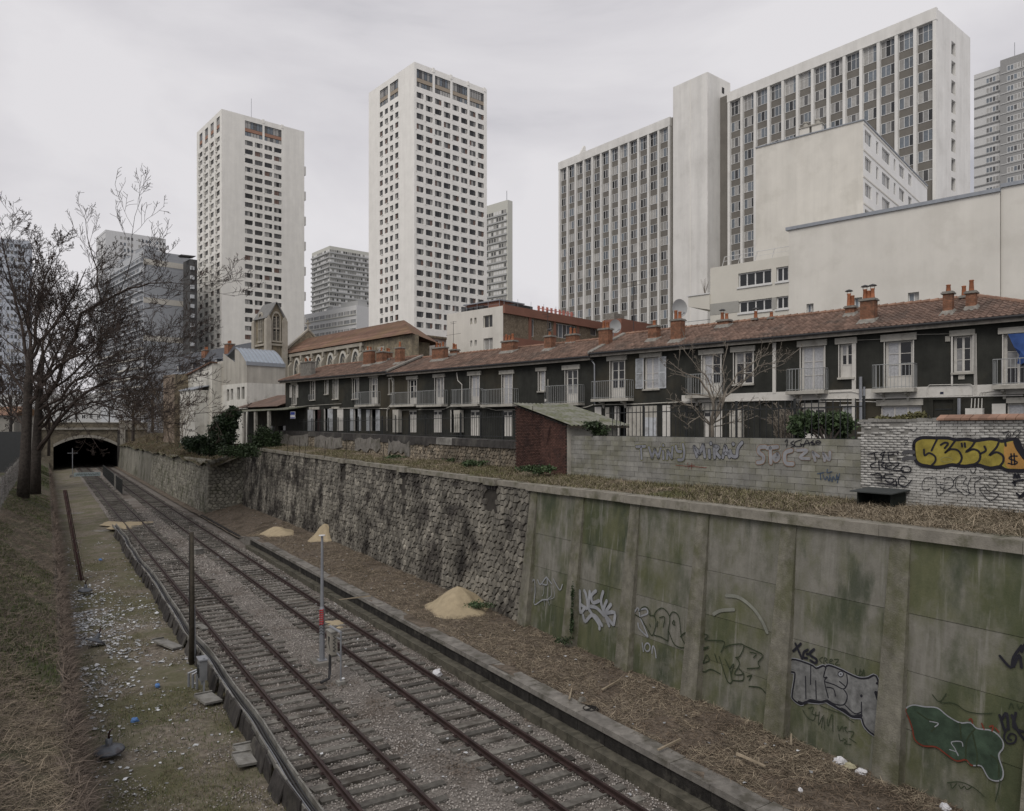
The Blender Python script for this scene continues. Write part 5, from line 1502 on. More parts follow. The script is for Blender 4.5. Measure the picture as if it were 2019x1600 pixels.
# ---- apartment block with blank gable
c = Corner(1702, 80, 2290, 'apartment_block', 'cream apartment block with blank side wall and rows of white windows', 'building')
zt, W, D = c.z(238), c.rx(1828), c.ly(1490)
m_cream = M('cream_render', (0.62, 0.60, 0.55), var=0.05, scale=0.5, bump=0.08, dirt=(0.55, 0.53, 0.48), dscale=0.3, streak=0.07, skscale=0.8)
m_cwhite = M('white_panel', (0.74, 0.735, 0.715), var=0.05, scale=0.6, bump=0.03)
FLA = 2.9
c.left('side_wall', m_cream, D, 0, zt)
wins = [(.6, 3), (4.9, 1), (7.2, 4), (12.2, 1), (14.6, 3), (19, 2)]
holes = []; PL = []
for k in range(7):
    z = zt - 2.2 - k * FLA
    for x, nn in wins:
        w = nn * .82
        if x + w < W - .4: holes.append((x, x + w, z, z + 1.45)); PL.append((x, z, nn))
c.right('front_wall', m_cwhite, W, 0, zt, holes, .15); c.shell('roof_shell', m_cream, W, D, 0, zt)
wm = {nn: [win_mesh(nn * .82, 1.45, nn, m_wframe, random.sample([g_mid, g_blue, g_cur, g_dark, g_cur], nn), .06) for _ in range(4)] for nn in (1, 2, 3, 4)}
for x, z, nn in PL: c.onR('window', random.choice(wm[nn]), x, z, .1)
for k in range(8): MB().box(0, W, -.06, 0, zt - .35 - k * FLA, zt - .2 - k * FLA).build('floor_band', m_cream, c.o)
MB().box(-.12, W + .1, -.12, D, zt + .002, zt + .12).build('roof_edge', m_zinc, c.o)
for yy in (c.ly(1602), c.ly(1578)):
    ch = MB().box(.3, 1.1, yy - .9, yy + .2, zt, zt + 1.0).build('chimney', m_cream, c.o)
    MB().box(.2, 1.2, yy - 1.0, yy + .3, zt + 1.0, zt + 1.15).lathe([(.25, 1.15), (.25, 1.6), (.32, 1.6), (.32, 1.75)], (.7, yy - .35, zt), 10).build('chimney_cap', m_lintel, ch)
MB().box(W * .2, W * .42, 1.2, 2.2, zt, zt + .7).box(W * .1, W * .16, 1.2, 2, zt, zt + 1.2).build('roof_vent', m_gutter, c.o)
# ---- white building with the long blank wall (frame like the houses, facing us)
VW = -560.0; psw = -math.atan2(F, CX - VW)
wx = Vector((math.cos(psw), math.sin(psw))); wnv = Vector((-math.sin(psw), math.cos(psw)))
P0 = Vector(((1555 - CX) / F * 71, 71)); NWH = P0.dot(wnv)
def wp(px, py=None):
    u = (px - CX) / F; d = NWH / (wnv.x * u + wnv.y)
    x = (Vector((u * d, d)) - P0).dot(wx)
    return x if py is None else (x, H + (HY - py) / F * d - 6.9)
m_wall_w = M('blank_wall_white', (0.64, 0.62, 0.57), var=0.05, scale=0.4, bump=0.1, bscale=6, dirt=(0.585, 0.565, 0.515), dscale=0.35, streak=0.05, skscale=0.5)
m_wall_b = M('blank_wall_beige', (0.57, 0.55, 0.49), var=0.05, scale=0.5, bump=0.05)
m_wall_g = M('wall_band_grey', (0.33, 0.325, 0.30), var=0.05, bump=0.05)
wb = thing('white_building', 'wide white building with long blank wall and two rows of ribbon windows', 'building', (P0.x, P0.y, 6.9), psw)
zt = wp(1555, 455)[1]; xj = wp(1972)
small = [(1590, 600, 1604, 622), (1683, 588, 1700, 610), (1790, 578, 1812, 600)]
hs = []
for a in small:
    x0, z1 = wp(a[0], a[1]); x1, z0 = wp(a[2], a[3]); hs.append((x0, x1, z0, z1))
b = MB(); facade(b, 0, xj, 0, zt, hs, .35); b.build('wall', m_wall_w, wb)
for h in hs:
    win = win_mesh(h[1] - h[0], h[3] - h[2], 2, m_wframe, [g_blue, g_cur], .08); put('window', win, wb, (h[0], .3, h[2]))
MB().box(xj, xj + 14, .25, 14, 0, zt + .35).build('wall', m_wall_w, wb)
MB().box(.002, xj, .4, 14, 0, zt - .02).build('wall', m_wall_w, wb)
MB().box(-.25, xj + .02, -.16, .35, zt, zt + .3).build('roof_edge', m_zinc, wb); MB().box(xj, xj + 14, .1, .5, zt + .352, zt + .65).build('roof_edge', m_zinc, wb)
xl = wp(1400); zlow = wp(1480, 516)[1]
def wr4(x0, yt0, yb0, x1, yt1, yb1):
    a = wp(x0, yt0); c_ = wp(x0, yb0); e = wp(x1, yt1); g = wp(x1, yb1)
    return a[0], e[0], (c_[1] + g[1]) / 2, (a[1] + e[1]) / 2
ribs = [(wr4(1455, 540, 568.5, 1520.5, 530, 557), 4), (wr4(1530, 528, 557, 1554, 524.5, 553), 2), (wr4(1456, 596, 618, 1521.5, 586.5, 611), 4), (wr4(1530, 586, 610, 1554, 583, 608), 2)]
b = MB(); facade(b, xl, -.002, 0, zlow, [r[0] for r in ribs], .3, y=.05); b.face([(xl, .05, 0), (xl, 9, 0), (xl, 9, zlow), (xl, .05, zlow)][::-1]); b.face([(xl, .05, zlow), (0, .05, zlow), (0, 9, zlow), (xl, 9, zlow)])
b.build('wall', m_wall_b, wb)
for r, nn in ribs:
    me = win_mesh(r[1] - r[0], r[3] - r[2], nn, m_wframe, [g_dark], .12); put('window', me, wb, (r[0], .25, r[2]))
    MB().box(r[0] - .1, r[1] + .1, -.06, .2, r[2] - .16, r[2]).build('sill', m_wframe, wb)
z0, z1 = wp(1400, 622)[1], wp(1400, 600)[1]
MB().box(xl - .01, ribs[2][0][0], .02, .048, z0, z1).build('grey_band', m_wall_g, wb); MB().box(ribs[2][0][1], ribs[3][0][0], .02, .048, ribs[2][0][2], ribs[2][0][3]).build('grey_band', m_wall_g, wb)
# terrace railing and corner balcony
b = MB()
x = xl + 1.2
while x < -.2:
    b.tube([(x, .3, zlow), (x + .35, .2, zlow + .95)], .035, 5); x += 1.75
b.tube([(xl + 1.5, .2, zlow + .93), (-.1, .2, zlow + .93)], .03, 5); b.tube([(xl + 1.4, .25, zlow + .5), (-.1, .25, zlow + .5)], .02, 5)
b.build('roof_railing', m_wframe, wb)
xk = wp(1358); zk0, zk1 = wp(1379, 612)[1], wp(1379, 583)[1]
bal = MB().prism([(xk, zk0 + .5), (xl, zk0 - .1), (xl, zk1), (xk, zk1)], -.1, 4, 'y').build('corner_balcony', m_wall_b, wb)
MB().box(xk - .1, xl, -.2, 4.1, zk1 + .002, zk1 + .12).build('balcony_cap', m_wframe, wb)
b = MB()
for q in range(14):
    a = random.uniform(0, 6.28); b.tube([(xl - .9, .6, zk1 + .1), (xl - .9 + .5 * math.cos(a) * random.random(), .6 + .3 * math.sin(a), zk1 + random.uniform(.8, 1.9))], .012, 4)
b.build('pot_plant', m_paletwig, bal, kind='stuff')
MB().box(wp(1292), xl, 3, 12, 0, wp(1400, 640)[1] + .5).build('low_annex', m_wall_w, wb)
MB().tube([(wp(1300), 3, wp(1400, 640)[1] + 1.0), (xl, 3, wp(1400, 640)[1] + 1.0)], .03, 5).build('annex_rail', m_galv, wb)
# ---- far tower at the edge, stepped facade
c = Corner(2150, 185, 2790, 'apartment_tower', 'tall grey residential tower with long rows of windows behind the slab', 'tower', 6.9)
D = c.ly(1918); zt = c.z(60); zt = c.z(120, 0, c.ly(1972))
m_gb = M('far_grey_white', (0.50, 0.50, 0.49), var=0.05, bump=0); m_gs = M('far_grey_band', (0.27, 0.27, 0.265), var=0.05, bump=0)
ys = c.ly(1972)
c.left('wall', m_gs, ys, 0, zt); 
b = MB(); b.box(0.9, 10, ys, D, 0, zt - 1.2); b.build('wall', m_gb, c.o)
b = MB(); b.face([(0, ys, 0), (10, ys, 0), (10, ys, zt), (0, ys, zt)][::-1]); b.face([(0, 0, zt), (10, 0, zt), (10, ys, zt), (0, ys, zt)]); b.build('side_wall', m_gs, c.o)
k = 0
z = zt - 3.6
vw = [win_mesh(3.2, 1.5, 4, m_wframe, random.sample([g_blue, g_mid, g_cur, g_blue, g_cur], 4), .12) for _ in range(6)]
while z > 40:
    y = 0.6
    while y < ys - 3: c.onL('window', random.choice(vw), y + 3.2, z, -.1); y += 3.6
    y = ys + .5
    while y < D - 3: c.onL('window', random.choice(vw), y + 3.2, z - 1.2, .8); y += 3.7
    MB().box(-.15, .0, .1, ys - .1, z - .3, z - .1).build('sill_band', m_gb, c.o)
    MB().box(.7, .9, ys + .1, D - .1, z - 1.6, z - 1.35).box(.8, .9, ys + .1, D - .1, z + .9, z + 1.1).build('sill_band', m_gs, c.o)
    z -= 2.75
MB().tube([(1, c.ly(1998), zt), (1, c.ly(1998), zt + 4)], .08, 5).build('mast', m_galv, c.o)
# ---- cream house with brick flank, red cornice
c = Corner(992, 92, 2330, 'cream_house', 'cream gabled block with dark brick flank and red cornice', 'house')
zt, W, D = c.z(603), c.rx(1290), c.ly(881)
m_rc = M('red_cornice', (0.225, 0.112, 0.082), var=0.1, scale=0.6, bump=0.05)
m_bb = M('flank_brick', (0.185, 0.150, 0.110), var=0.45, scale=5, bump=0.4, bscale=9, dirt=(0.12, 0.095, 0.07), dscale=1.2)
def lrect(x0, y0, x1, y1):
    y0_, y1_ = c.ly(x1), c.ly(x0); ym = (y0_ + y1_) / 2
    return (y0_, y1_, c.z(y1, 0, ym), c.z(y0, 0, ym))
def rrect(x0, y0, x1, y1):
    a, e = c.rx(x0), c.rx(x1); xm = (a + e) / 2
    return (a, e, c.z(y1, xm), c.z(y0, xm))
hl_ = [lrect(952.5, 622, 971, 646), lrect(927, 628, 931, 640), lrect(935, 627, 939.5, 639), lrect(927, 672, 931, 684), lrect(935.5, 671, 940, 683), lrect(953, 667, 971.5, 690)]
c.left('front_wall', m_cream, D, 0, zt, hl_, .3)
hr_ = [rrect(1046, 630, 1054, 664), rrect(1082, 635, 1089, 655), rrect(1095, 640, 1135, 668), rrect(1164, 648, 1177, 662)]
c.right('flank_wall', m_bb, W, 0, zt - .5, hr_, .25); c.shell('roof_shell', m_rc, W, D, 0, zt - .3)
MB().box(-.05, W, -.3, .0, zt - .95, zt + .12).build('cornice', m_rc, c.o)
for x in (c.rx(1042), c.rx(1091), c.rx(1137)): MB().box(x, x + .5, -.1, -.002, 0, zt - .95).build('brick_pilaster', m_rc, c.o)
MB().box(0, W, -.08, -.004, c.z(675) - .5, c.z(663)).build('floor_band', m_rc, c.o)
for h in hl_: c.onL('window', win_mesh(h[1] - h[0], h[3] - h[2], 1 if h[1] - h[0] < .8 else 2, m_wframe if h[2] < c.z(664) else m_wall_b, [g_mid if h[2] > c.z(664) else g_cur], .07), h[1], h[2], .24)
for h in hr_: c.onR('window', win_mesh(h[1] - h[0], h[3] - h[2], max(1, int((h[1] - h[0]) / .9)), m_wframe, [g_mid, g_blue], .08), h[0], h[2], .2)
# roof storey in red, barriers and antennas on the terrace
xs_ = c.rx(1062); MB().box(2.5, xs_, 3.0, D * .9, zt - .28, zt + 1.3).build('roof_storey', m_rc, c.o)
MB().box(2.2, xs_ + .3, 2.7, D * .92, zt + 1.3, zt + 1.45).build('roof_storey_edge', m_zinc, c.o)
m_rw = M('barrier_red', (0.55, 0.22, 0.18), bump=0)
b = MB()
for q in range(9): b.box(xs_ + 1 + q * .9, xs_ + 1 + q * .9 + .45, 1.0, 1.05, zt + .2, zt + 1.1)
b.box(xs_ + 1, xs_ + 9, 1.06, 1.1, zt + .75, zt + .85)
b.build('roof_barrier', m_rw, c.o)
b = MB()
for q in range(9): b.tube([(W * .02 + q * 2.6, .5, zt), (W * .02 + q * 2.6, .5, zt + 1.3)], .03, 4)
for q in range(5): b.tube([(.4, 1 + q * 2.0, zt - .1), (.4, 1 + q * 2.0, zt + .9 + (q % 2))], .03, 4)
b.tube([(.4, 1, zt + .4), (.4, D * .8, zt + .4)], .02, 4)
b.build('roof_posts', m_galv, c.o)
MB().box(xs_ - 4, xs_ - .5, .6, 2.0, zt + .15, zt + .7).build('roof_plant', m_gutter, c.o)
b = MB()
for q in range(4): b.box(.6, 1.6, D * .40 + q * .9, D * .40 + q * .9 + .7, zt - .2, zt + .6)
b.build('roof_tank', m_gutter, c.o)
# red annexe further right
c = Corner(1225, 100, 2330, 'red_annexe', 'low red rendered annexe with dark chimney behind the tile roofs', 'building')
zt, W, D = c.z(645), c.rx(1290), c.ly(1190)
c.right('wall', m_rc, W, 0, c.z(628)); c.left('wall', m_rc, D, 0, c.z(628)); c.shell('roof_shell', m_rc, W, D, 0, c.z(628))
MB().box(.5, 3, 1.5, 3.0, c.z(628), c.z(614)).build('chimney', m_mortar, c.o)
MB().box(W - .02, W + 2, -.1, 4, 0, c.z(630)).build('white_end', m_wall_w, c.o)
# ---- grey clad slab on the other side
c = Corner(283, 215, 2600, 'grey_slab_block', 'grey clad slab block with pale bands and striped long side', 'building', 8.3)
zt, W, D = c.z(492), c.rx(376), c.ly(196)
m_gclad = M('grey_cladding', (0.325, 0.34, 0.36), var=0.06, scale=0.6, bump=0.05); m_pale = M('pale_band', (0.50, 0.48, 0.43), var=0.06, bump=0)
m_gwhite = M('grey_white_panel', (0.46, 0.475, 0.49), var=0.06, bump=0)
c.right('gable_wall', m_gclad, W, 0, zt); c.shell('roof_shell', m_gclad, W, D, 0, zt)
for y in (510, 586, 661): MB().box(-.02, W + .02, -.12, -.002, c.z(y + 11), c.z(y)).build('pale_band', m_pale, c.o)
z = zt; b = MB()
for q in range(60):           # cladding joints on the gable
    zz = zt - q * .95
    if zz > 2: b.box(.02, W - .02, -.03, -.002, zz - .9, zz - .02)
b.build('cladding_boards', m_gclad, c.o, kind='stuff')
c.left('long_wall', m_gwhite, D, 0, zt)
vw = [win_mesh(D / 12 - .5, 1.35, 3, m_gclad, random.sample([g_mid, g_blue, g_dark, g_cur, g_mid], 3), .1) for _ in range(6)]
z = zt - 3.4
while z > 12:
    for q in range(12):
        if random.random() < .9: c.onL('window', random.choice(vw), (q + 1) * D / 12 - .25, z, -.06)
    MB().box(-.7, 0, .2, D - .2, z - .45, z - .1).build('balcony_edge', m_gwhite if int(z) % 3 else m_pale, c.o)
    z -= 2.8
for (a, e) in ((.03, .22), (.38, .6), (.8, .95)): MB().box(.8, 4, D * a, D * e, zt, zt + 1.6).build('plant_room', m_gclad, c.o)
# dark stair strip beside it
c = Corner(375, 216, 2600, 'stair_block', 'dark grey stair block with small white balconies beside the grey slab', 'building', 8.3)
zt, W = c.z(511), c.rx(389)
m_dg = M('dark_grey_render', (0.085, 0.085, 0.085), var=0.1, bump=0)
c.right('wall', m_dg, W, 0, zt); c.left('wall', m_dg, 6, 0, zt); c.shell('roof_shell', m_dg, W, 6, 0, zt)
for q in range(16): MB().box(-.02, W * .5, -.6, 0, zt - 3.2 - q * 2.8, zt - 2.1 - q * 2.8).build('balcony', m_gwhite, c.o)
MB().prism([(-2, 0), (1.5, .3), (1.8, .6), (-2.5, .4)], .2, 3, 'y').build('roof_canopy', m_dg, c.o, (0, 0, zt + .6))
def far_block(px, d, v2, pxr, pxl, ytop, label, mat, pool, cols_r, cols_l, FL=2.75, zmin=20, bandm=None, h=1.3, wf=.55, z0=8.0, stripe=None, rstart=.0):
    """distant block: window rows joined per face"""
    c = Corner(px, d, v2, 'far_apartment_block', label, 'building', z0)
    zt, W, D = c.z(ytop), c.rx(pxr), c.ly(pxl)
    c.right('wall', mat, W, 0, zt); c.left('wall', mat, D, 0, zt); c.shell('roof_shell', mat, W, D, 0, zt)
    for face, L_, cols in (('R', W, cols_r), ('L', D, cols_l)):
        if not cols: continue
        b = MB(); mats = pool
        z = zt - 3.2; row = 0
        s0 = L_ * rstart if face == 'R' else 0
        while z > zmin:
            p = (L_ - s0) / cols
            for q in range(cols):
                if wf < .7 and q % 5 == 4: continue
                m_ = random.randrange(len(pool)); a = s0 + q * p + p * (1 - wf) / 2; e = a + p * wf
                if face == 'R': b.face([(a, -.04, z), (e, -.04, z), (e, -.04, z + h), (a, -.04, z + h)], m_)
                else: b.face([(-.04, e, z), (-.04, a, z), (-.04, a, z + h), (-.04, e, z + h)], m_)
            z -= FL
        b.build('far_windows', mats, c.o, kind='stuff')
        if bandm:
            b = MB(); z = zt - 3.2
            while z > zmin:
                if face == 'R': b.box(0.02, L_ - .02, -.8, -.0, z - .95, z - .15)
                else: b.box(-.8, 0, .02, L_ - .02, z - .95, z - .15)
                z -= FL
            b.build('balcony_band', bandm, c.o, kind='stuff')
    if stripe:
        b = MB(); z = zt - 1
        while z > zmin: b.box(-.05, -.0, .1, D - .1, z - .25, z); z -= FL
        b.build('cladding_joint', stripe, c.o, kind='stuff')
    return c
m_farw = M('far_white', (0.60, 0.605, 0.605), var=0.04, bump=0); m_farg = M('far_grey', (0.40, 0.405, 0.40), var=0.05, bump=0); m_farb = M('far_greenish', (0.52, 0.52, 0.47), var=0.05, bump=0)
m_farline = M('far_line', (0.30, 0.31, 0.32), var=0.05, bump=0)
far_block(208, 330, 2700, 327, 190, 453, 'pale tower block with stacked window rows behind the grey slab', m_farw, [g_mid, g_blue, g_cur], 13, 0, stripe=m_farline, zmin=30, rstart=.22)
c = Corner(-150, 300, 3600, 'far_apartment_block', 'distant tower tinted pale blue for haze, seen behind the bare tree crowns', 'building', 8.0)
zt, W = c.z(474, c.rx(40)), c.rx(58)
m_farhaze = M('far_haze_tint', (0.43, 0.46, 0.51), var=0.04, bump=0)  # distance haze painted into the wall colour, no air volume here
c.right('wall', m_farhaze, W, 0, zt); c.left('wall', m_farhaze, 15, 0, zt); c.shell('roof_shell', m_farhaze, W, 15, 0, zt)
b = MB(); z = zt - 3.4
while z > 15:
    x = W - 1.8
    for q in range(24):
        if q % 6 != 5: b.face([(x - .9, -.04, z), (x, -.04, z), (x, -.04, z + 1.5), (x - .9, -.04, z + 1.5)], random.randrange(3))
        x -= 1.35
    z -= 3.0
b.build('far_windows', [g_mid, g_blue, g_cur], c.o, kind='stuff')
far_block(650, 415, 2750, 760, 615, 485, 'distant beige tower with striped balconies between the white towers', m_farb, [g_mid, g_cur, g_cur, m_wframe], 26, 10, bandm=m_farg, zmin=20, wf=.8)
c = Corner(1001, 300, 2400, 'far_apartment_block', 'greenish grey tower partly hidden behind the tallest white tower', 'building', 8.0)
zt, D = c.z(404), c.ly(940)
c.left('wall', m_farb, D, 0, zt + 2); WR = c.rx(1010.5); c.right('wall', m_farb, WR, 0, zt + 2); c.shell('roof_shell', m_farb, WR, D, 0, zt + 2)
b = MB(); b2 = MB(); z = zt - 3
y_a = c.ly(998)
while z > 30:
    y = y_a
    while y < D - 1.2:
        b.face([(-.05, y + 1.1, z), (-.05, y, z), (-.05, y, z + 1.4), (-.05, y + 1.1, z + 1.4)], random.randrange(4)); y += 1.5
    b2.box(-.5, 0, y_a - .5, D - .1, z - .85, z - .25); z -= 2.75
b.build('far_windows', [g_mid, g_cur, m_wframe, m_wframe], c.o, kind='stuff'); b2.build('sill_band', m_farg, c.o, kind='stuff')
MB().tube([(.5, 1, zt), (.5, 1, zt + 6)], .12, 5).build('mast', m_galv, c.o)
# low ribbon-window block in front of the beige tower
c = Corner(703, 255, 2300, 'office_block', 'long low pale office block with ribbon windows behind the church roof', 'building', 8.0)
zt, W, D = c.z(602), c.rx(760), c.ly(596)
c.left('long_wall', m_farw, D, 0, zt); c.right('wall', m_farw, W, 0, zt); c.shell('roof_shell', m_farw, W, D, 0, zt)
vw = [win_mesh(D / 9 - .4, 1.5, 6, m_wframe, [random.choice([g_mid, g_cur, g_blue]) for _ in range(6)], .12) for _ in range(5)]
z = zt - 3.0
while z > 20:
    for q in range(9): c.onL('window', random.choice(vw), (q + 1) * D / 9 - .2, z, -.06)
    MB().box(-.3, 0, .1, D - .1, z - .35, z - .12).build('sill_band', m_farb, c.o)
    z -= 3.1
MB().box(2, 6, 2, D * .35, zt, zt + 2.2).box(2, 6, D * .5, D * .62, zt, zt + 1.5).build('plant_room', m_farg, c.o)
c = Corner(205, 250, 1500, 'street_building', 'long low grey street building behind the trees above the tunnel', 'building', 8.0)
D = c.ly(-60); zt = c.z(775)
c.left('wall', m_farg, D, 0, zt); c.right('wall', m_farg, 8, 0, zt); c.shell('roof_shell', m_farg, 8, D, 0, zt)
vw = [win_mesh(1.6, 1.5, 2, m_wframe, [random.choice([g_mid, g_dark, g_cur])], .1) for _ in range(3)]
for k in range(4):
    y = 1.5
    while y < D - 2: c.onL('window', random.choice(vw), y + 1.6, zt - 2.8 - 3 * k, -.05); y += 3.4
# ================================================================== church and the pale buildings beside it
m_chst = M('church_rubble', (0.225, 0.200, 0.155), var=0.45, scale=2.2, bump=0.6, bscale=5, dirt=(0.12, 0.105, 0.08), dscale=0.7, hue=(0.31, 0.26, 0.18))
m_ashlar = M('ashlar_stone', (0.36, 0.335, 0.285), var=0.12, scale=1.5, bump=0.15, dirt=(0.27, 0.25, 0.205), dscale=0.6)
m_slate = M('slate_roof', (0.070, 0.075, 0.085), var=0.2, scale=3, bump=0.15, rough=0.6)
m_leadroof = M('lead_roof', (0.175, 0.175, 0.17), var=0.15, bump=0.1)
def pointed(w, h, spring, seg=7):
    """outline of a pointed arch opening, base centre at origin: list of (x,z)"""
    pts = [(-w / 2, 0), (-w / 2, spring)]
    for q in range(1, seg): 
        t = q / seg; a = math.acos(max(-1, 1 - 0.5 * t)) ; pts.append((-w / 2 + w / 2 * t ** 1.6, spring + (h - spring) * math.sin(t * math.pi / 2) ** .9))
    pts.append((0, h))
    return pts + [(-x, z) for x, z in reversed(pts[:-1])]
# nave: plane of its long wall seen from us, frame as the houses
VN = -330.0; psn = -math.atan2(F, CX - VN)
nx_ = Vector((math.cos(psn), math.sin(psn))); nn_ = Vector((-math.sin(psn), math.cos(psn)))
Q0 = Vector(((560 - CX) / F * 112, 112)); NN = Q0.dot(nn_)
def cp(px, py=None, dn=0.0):
    u = (px - CX) / F; d = (NN + dn) / (nn_.x * u + nn_.y)
    x = (Vector((u * d, d)) - Q0).dot(nx_)
    return x if py is None else (x, H + (HY - py) / F * d - 6.9)
ch = thing('church', 'rubble stone church with red tile nave roof and gabled bell tower', 'church', (Q0.x, Q0.y, 6.9), psn)
ze = cp(560, 700)[1]; xe = cp(812); xq = cp(819)
b = MB(); b.box(0, xe - 6, 0, 7, 0, ze); b.box(xe - 6, xe, 0, 1, 0, ze); b.build('nave_wall', m_chst, ch)
zr = cp(700, 651, 4.5)[1]; zr = max(zr, ze + 2.2)
b = MB()
xh = cp(797, None, 4.2)
b.face([(-.3, -.5, ze), (xq, -.5, ze), (xh, 4.2, zr), (-.3, 4.2, zr)]); b.face([(xq - 7, 9, ze), (-.3, 9, ze), (-.3, 4.2, zr), (xh, 4.2, zr)]); b.face([(xq, -.5, ze), (xq - 7, 9, ze), (xh, 4.2, zr)])
rf = b.build('nave_roof', m_tile_red, ch)
T = []; nr = int(math.hypot(4.7, zr - ze) / .32); SL = math.atan2(zr - ze, 4.7)
b = MB()
for r in range(nr):         # plain tile courses as overlapping strips
    y = -.5 + r * .32 * math.cos(SL); z = ze + r * .32 * math.sin(SL)
    xr = xq + (xh - xq) * (r + 1) / nr
    b.hexa([(-.3, y, z), (xr, y, z), (xr, y + .32, z + .32 * math.tan(SL)), (-.3, y + .32, z + .32 * math.tan(SL)), (-.3, y, z + .05), (xr, y, z + .05), (xr, y + .32, z + .02 + .32 * math.tan(SL)), (-.3, y + .32, z + .02 + .32 * math.tan(SL))])
b.build('tile_courses', m_tile_red, rf, kind='stuff')
MB().box(-.2, cp(718), -.35, -.02, ze - .55, ze - .1).build('cornice', m_ashlar, ch)
for px in (568, 586.5, 607, 629.5, 653, 677.5, 702.5):
    x = cp(px); w = 1.75; h = 4.1
    out = pointed(w + .55, h + .35, 2.0); inn = pointed(w, h, 2.0)
    zb_ = ze - .75 - h - .35
    b = MB(); k = len(out)
    for q in range(k - 1):
        a, c_, e, g = out[q], out[q + 1], inn[q + 1], inn[q]
        b.hexa([(a[0], -.16, a[1]), (c_[0], -.16, c_[1]), (e[0], -.16, e[1]), (g[0], -.16, g[1]), (a[0], -.002, a[1]), (c_[0], -.002, c_[1]), (e[0], -.002, e[1]), (g[0], -.002, g[1])])
    f = b.build('arch_window', M('arch_stone', (0.52, 0.50, 0.45), var=0.08, bump=0.05), ch, (x, 0, zb_))
    MB().face([(p[0], -.03, p[1]) for p in inn]).build('pane', M('leaded_glass', (0.075, 0.078, 0.075), var=0.4, scale=6, rough=0.4, bump=0.2), f)
    b = MB(); b.box(-.05, .05, -.12, -.035, 0, 2.9)
    for s_ in (-1, 1): b.tube([(s_ * .02, -.08, 2.3), (s_ * .35, -.08, 2.9), (s_ * .62, -.08, 2.5)], .05, 5).tube([(0, -.08, 2.6), (s_ * .2, -.08, 3.2), (0, -.08, 3.6)], .05, 5)
    b.build('tracery', m_ashlar, f)
for px in (577, 597, 618, 640.5, 665, 690, 715):
    x = cp(px); MB().box(-.28, .28, -.7, -.001, 0, ze - 2.0).prism([(-.7, ze - 2.0), (-.001, ze - 2.0), (-.001, ze - 1.0)], -.28, .28, 'x').box(-.2, .2, -.38, -.003, ze - 1.2, ze - .56).build('buttress', m_ashlar, ch, (x, 0, 0))
# gable with cross at the west end
zg = cp(573, 660, 4.2)[1]
MB().prism([(-.6, ze - .5), (9.1, ze - .5), (4.2, zg)], -.75, -.31, 'x').build('west_gable', m_chst, ch)
MB().hexa([(-.85, -.7, ze - .4), (-.25, -.7, ze - .4), (-.25, 4.25, zg + .1), (-.85, 4.25, zg + .1), (-.85, -.7, ze - .05), (-.25, -.7, ze - .05), (-.25, 4.25, zg + .4), (-.85, 4.25, zg + .4)]).hexa([(-.85, 4.15, zg + .1), (-.25, 4.15, zg + .1), (-.25, 9.2, ze - .4), (-.85, 9.2, ze - .4), (-.85, 4.15, zg + .4), (-.25, 4.15, zg + .4), (-.25, 9.2, ze - .05), (-.85, 9.2, ze - .05)]).build('gable_coping', m_ashlar, ch)
MB().box(-.62, -.46, 4.1, 4.3, zg + .3, zg + 1.7).box(-.62, -.46, 3.75, 4.65, zg + 1.05, zg + 1.25).build('gable_cross', m_ashlar, ch)
# bell tower: corner towards us
ct_ = Corner(528, 108, 2480, 'bell_tower', 'gabled stone church bell tower with louvred twin lancet openings', 'tower')
zt, W, D = ct_.z(622), ct_.rx(560), ct_.ly(503)
zp = ct_.z(599, W / 2)
m_louv = M('louvre_dark', (0.02, 0.02, 0.02), bump=0)
ct_.right('wall', m_chst, W, 0, zt); ct_.left('wall', m_chst, D, 0, zt); ct_.shell('roof_shell', m_chst, W, D, 0, zt)
b = MB(); b.face([(0, 0, zt), (W, 0, zt), (W / 2, 0, zp)]); b.face([(W, D, zt), (0, D, zt), (W / 2, D, zp)]); b.build('gable', m_chst, ct_.o)
b = MB(); b.hexa([(-.35, -.3, zt - .4), (0, -.3, zt - .4), (0, D, zt - .4), (-.35, D, zt - .4), (W / 2 - .2, -.3, zp), (W / 2, -.3, zp + .25), (W / 2, D, zp + .25), (W / 2 - .2, D, zp)])
b.hexa([(W, -.3, zt - .4), (W + .35, -.3, zt - .4), (W + .35, D, zt - .4), (W, D, zt - .4), (W / 2, -.3, zp + .25), (W / 2 + .2, -.3, zp), (W / 2 + .2, D, zp), (W / 2, D, zp + .25)])
b.build('saddle_roof', m_leadroof, ct_.o)
for (x, y) in ((0, 0), (W, 0), (0, D)):
    MB().box(-.4, .4, -.4, .4, 0, zt - .7).prism([(-.4, zt - .7), (.4, zt - .7), (0, zt + .1)], -.35, .35, 'y').build('corner_buttress', m_ashlar, ct_.o, (x, y, 0))
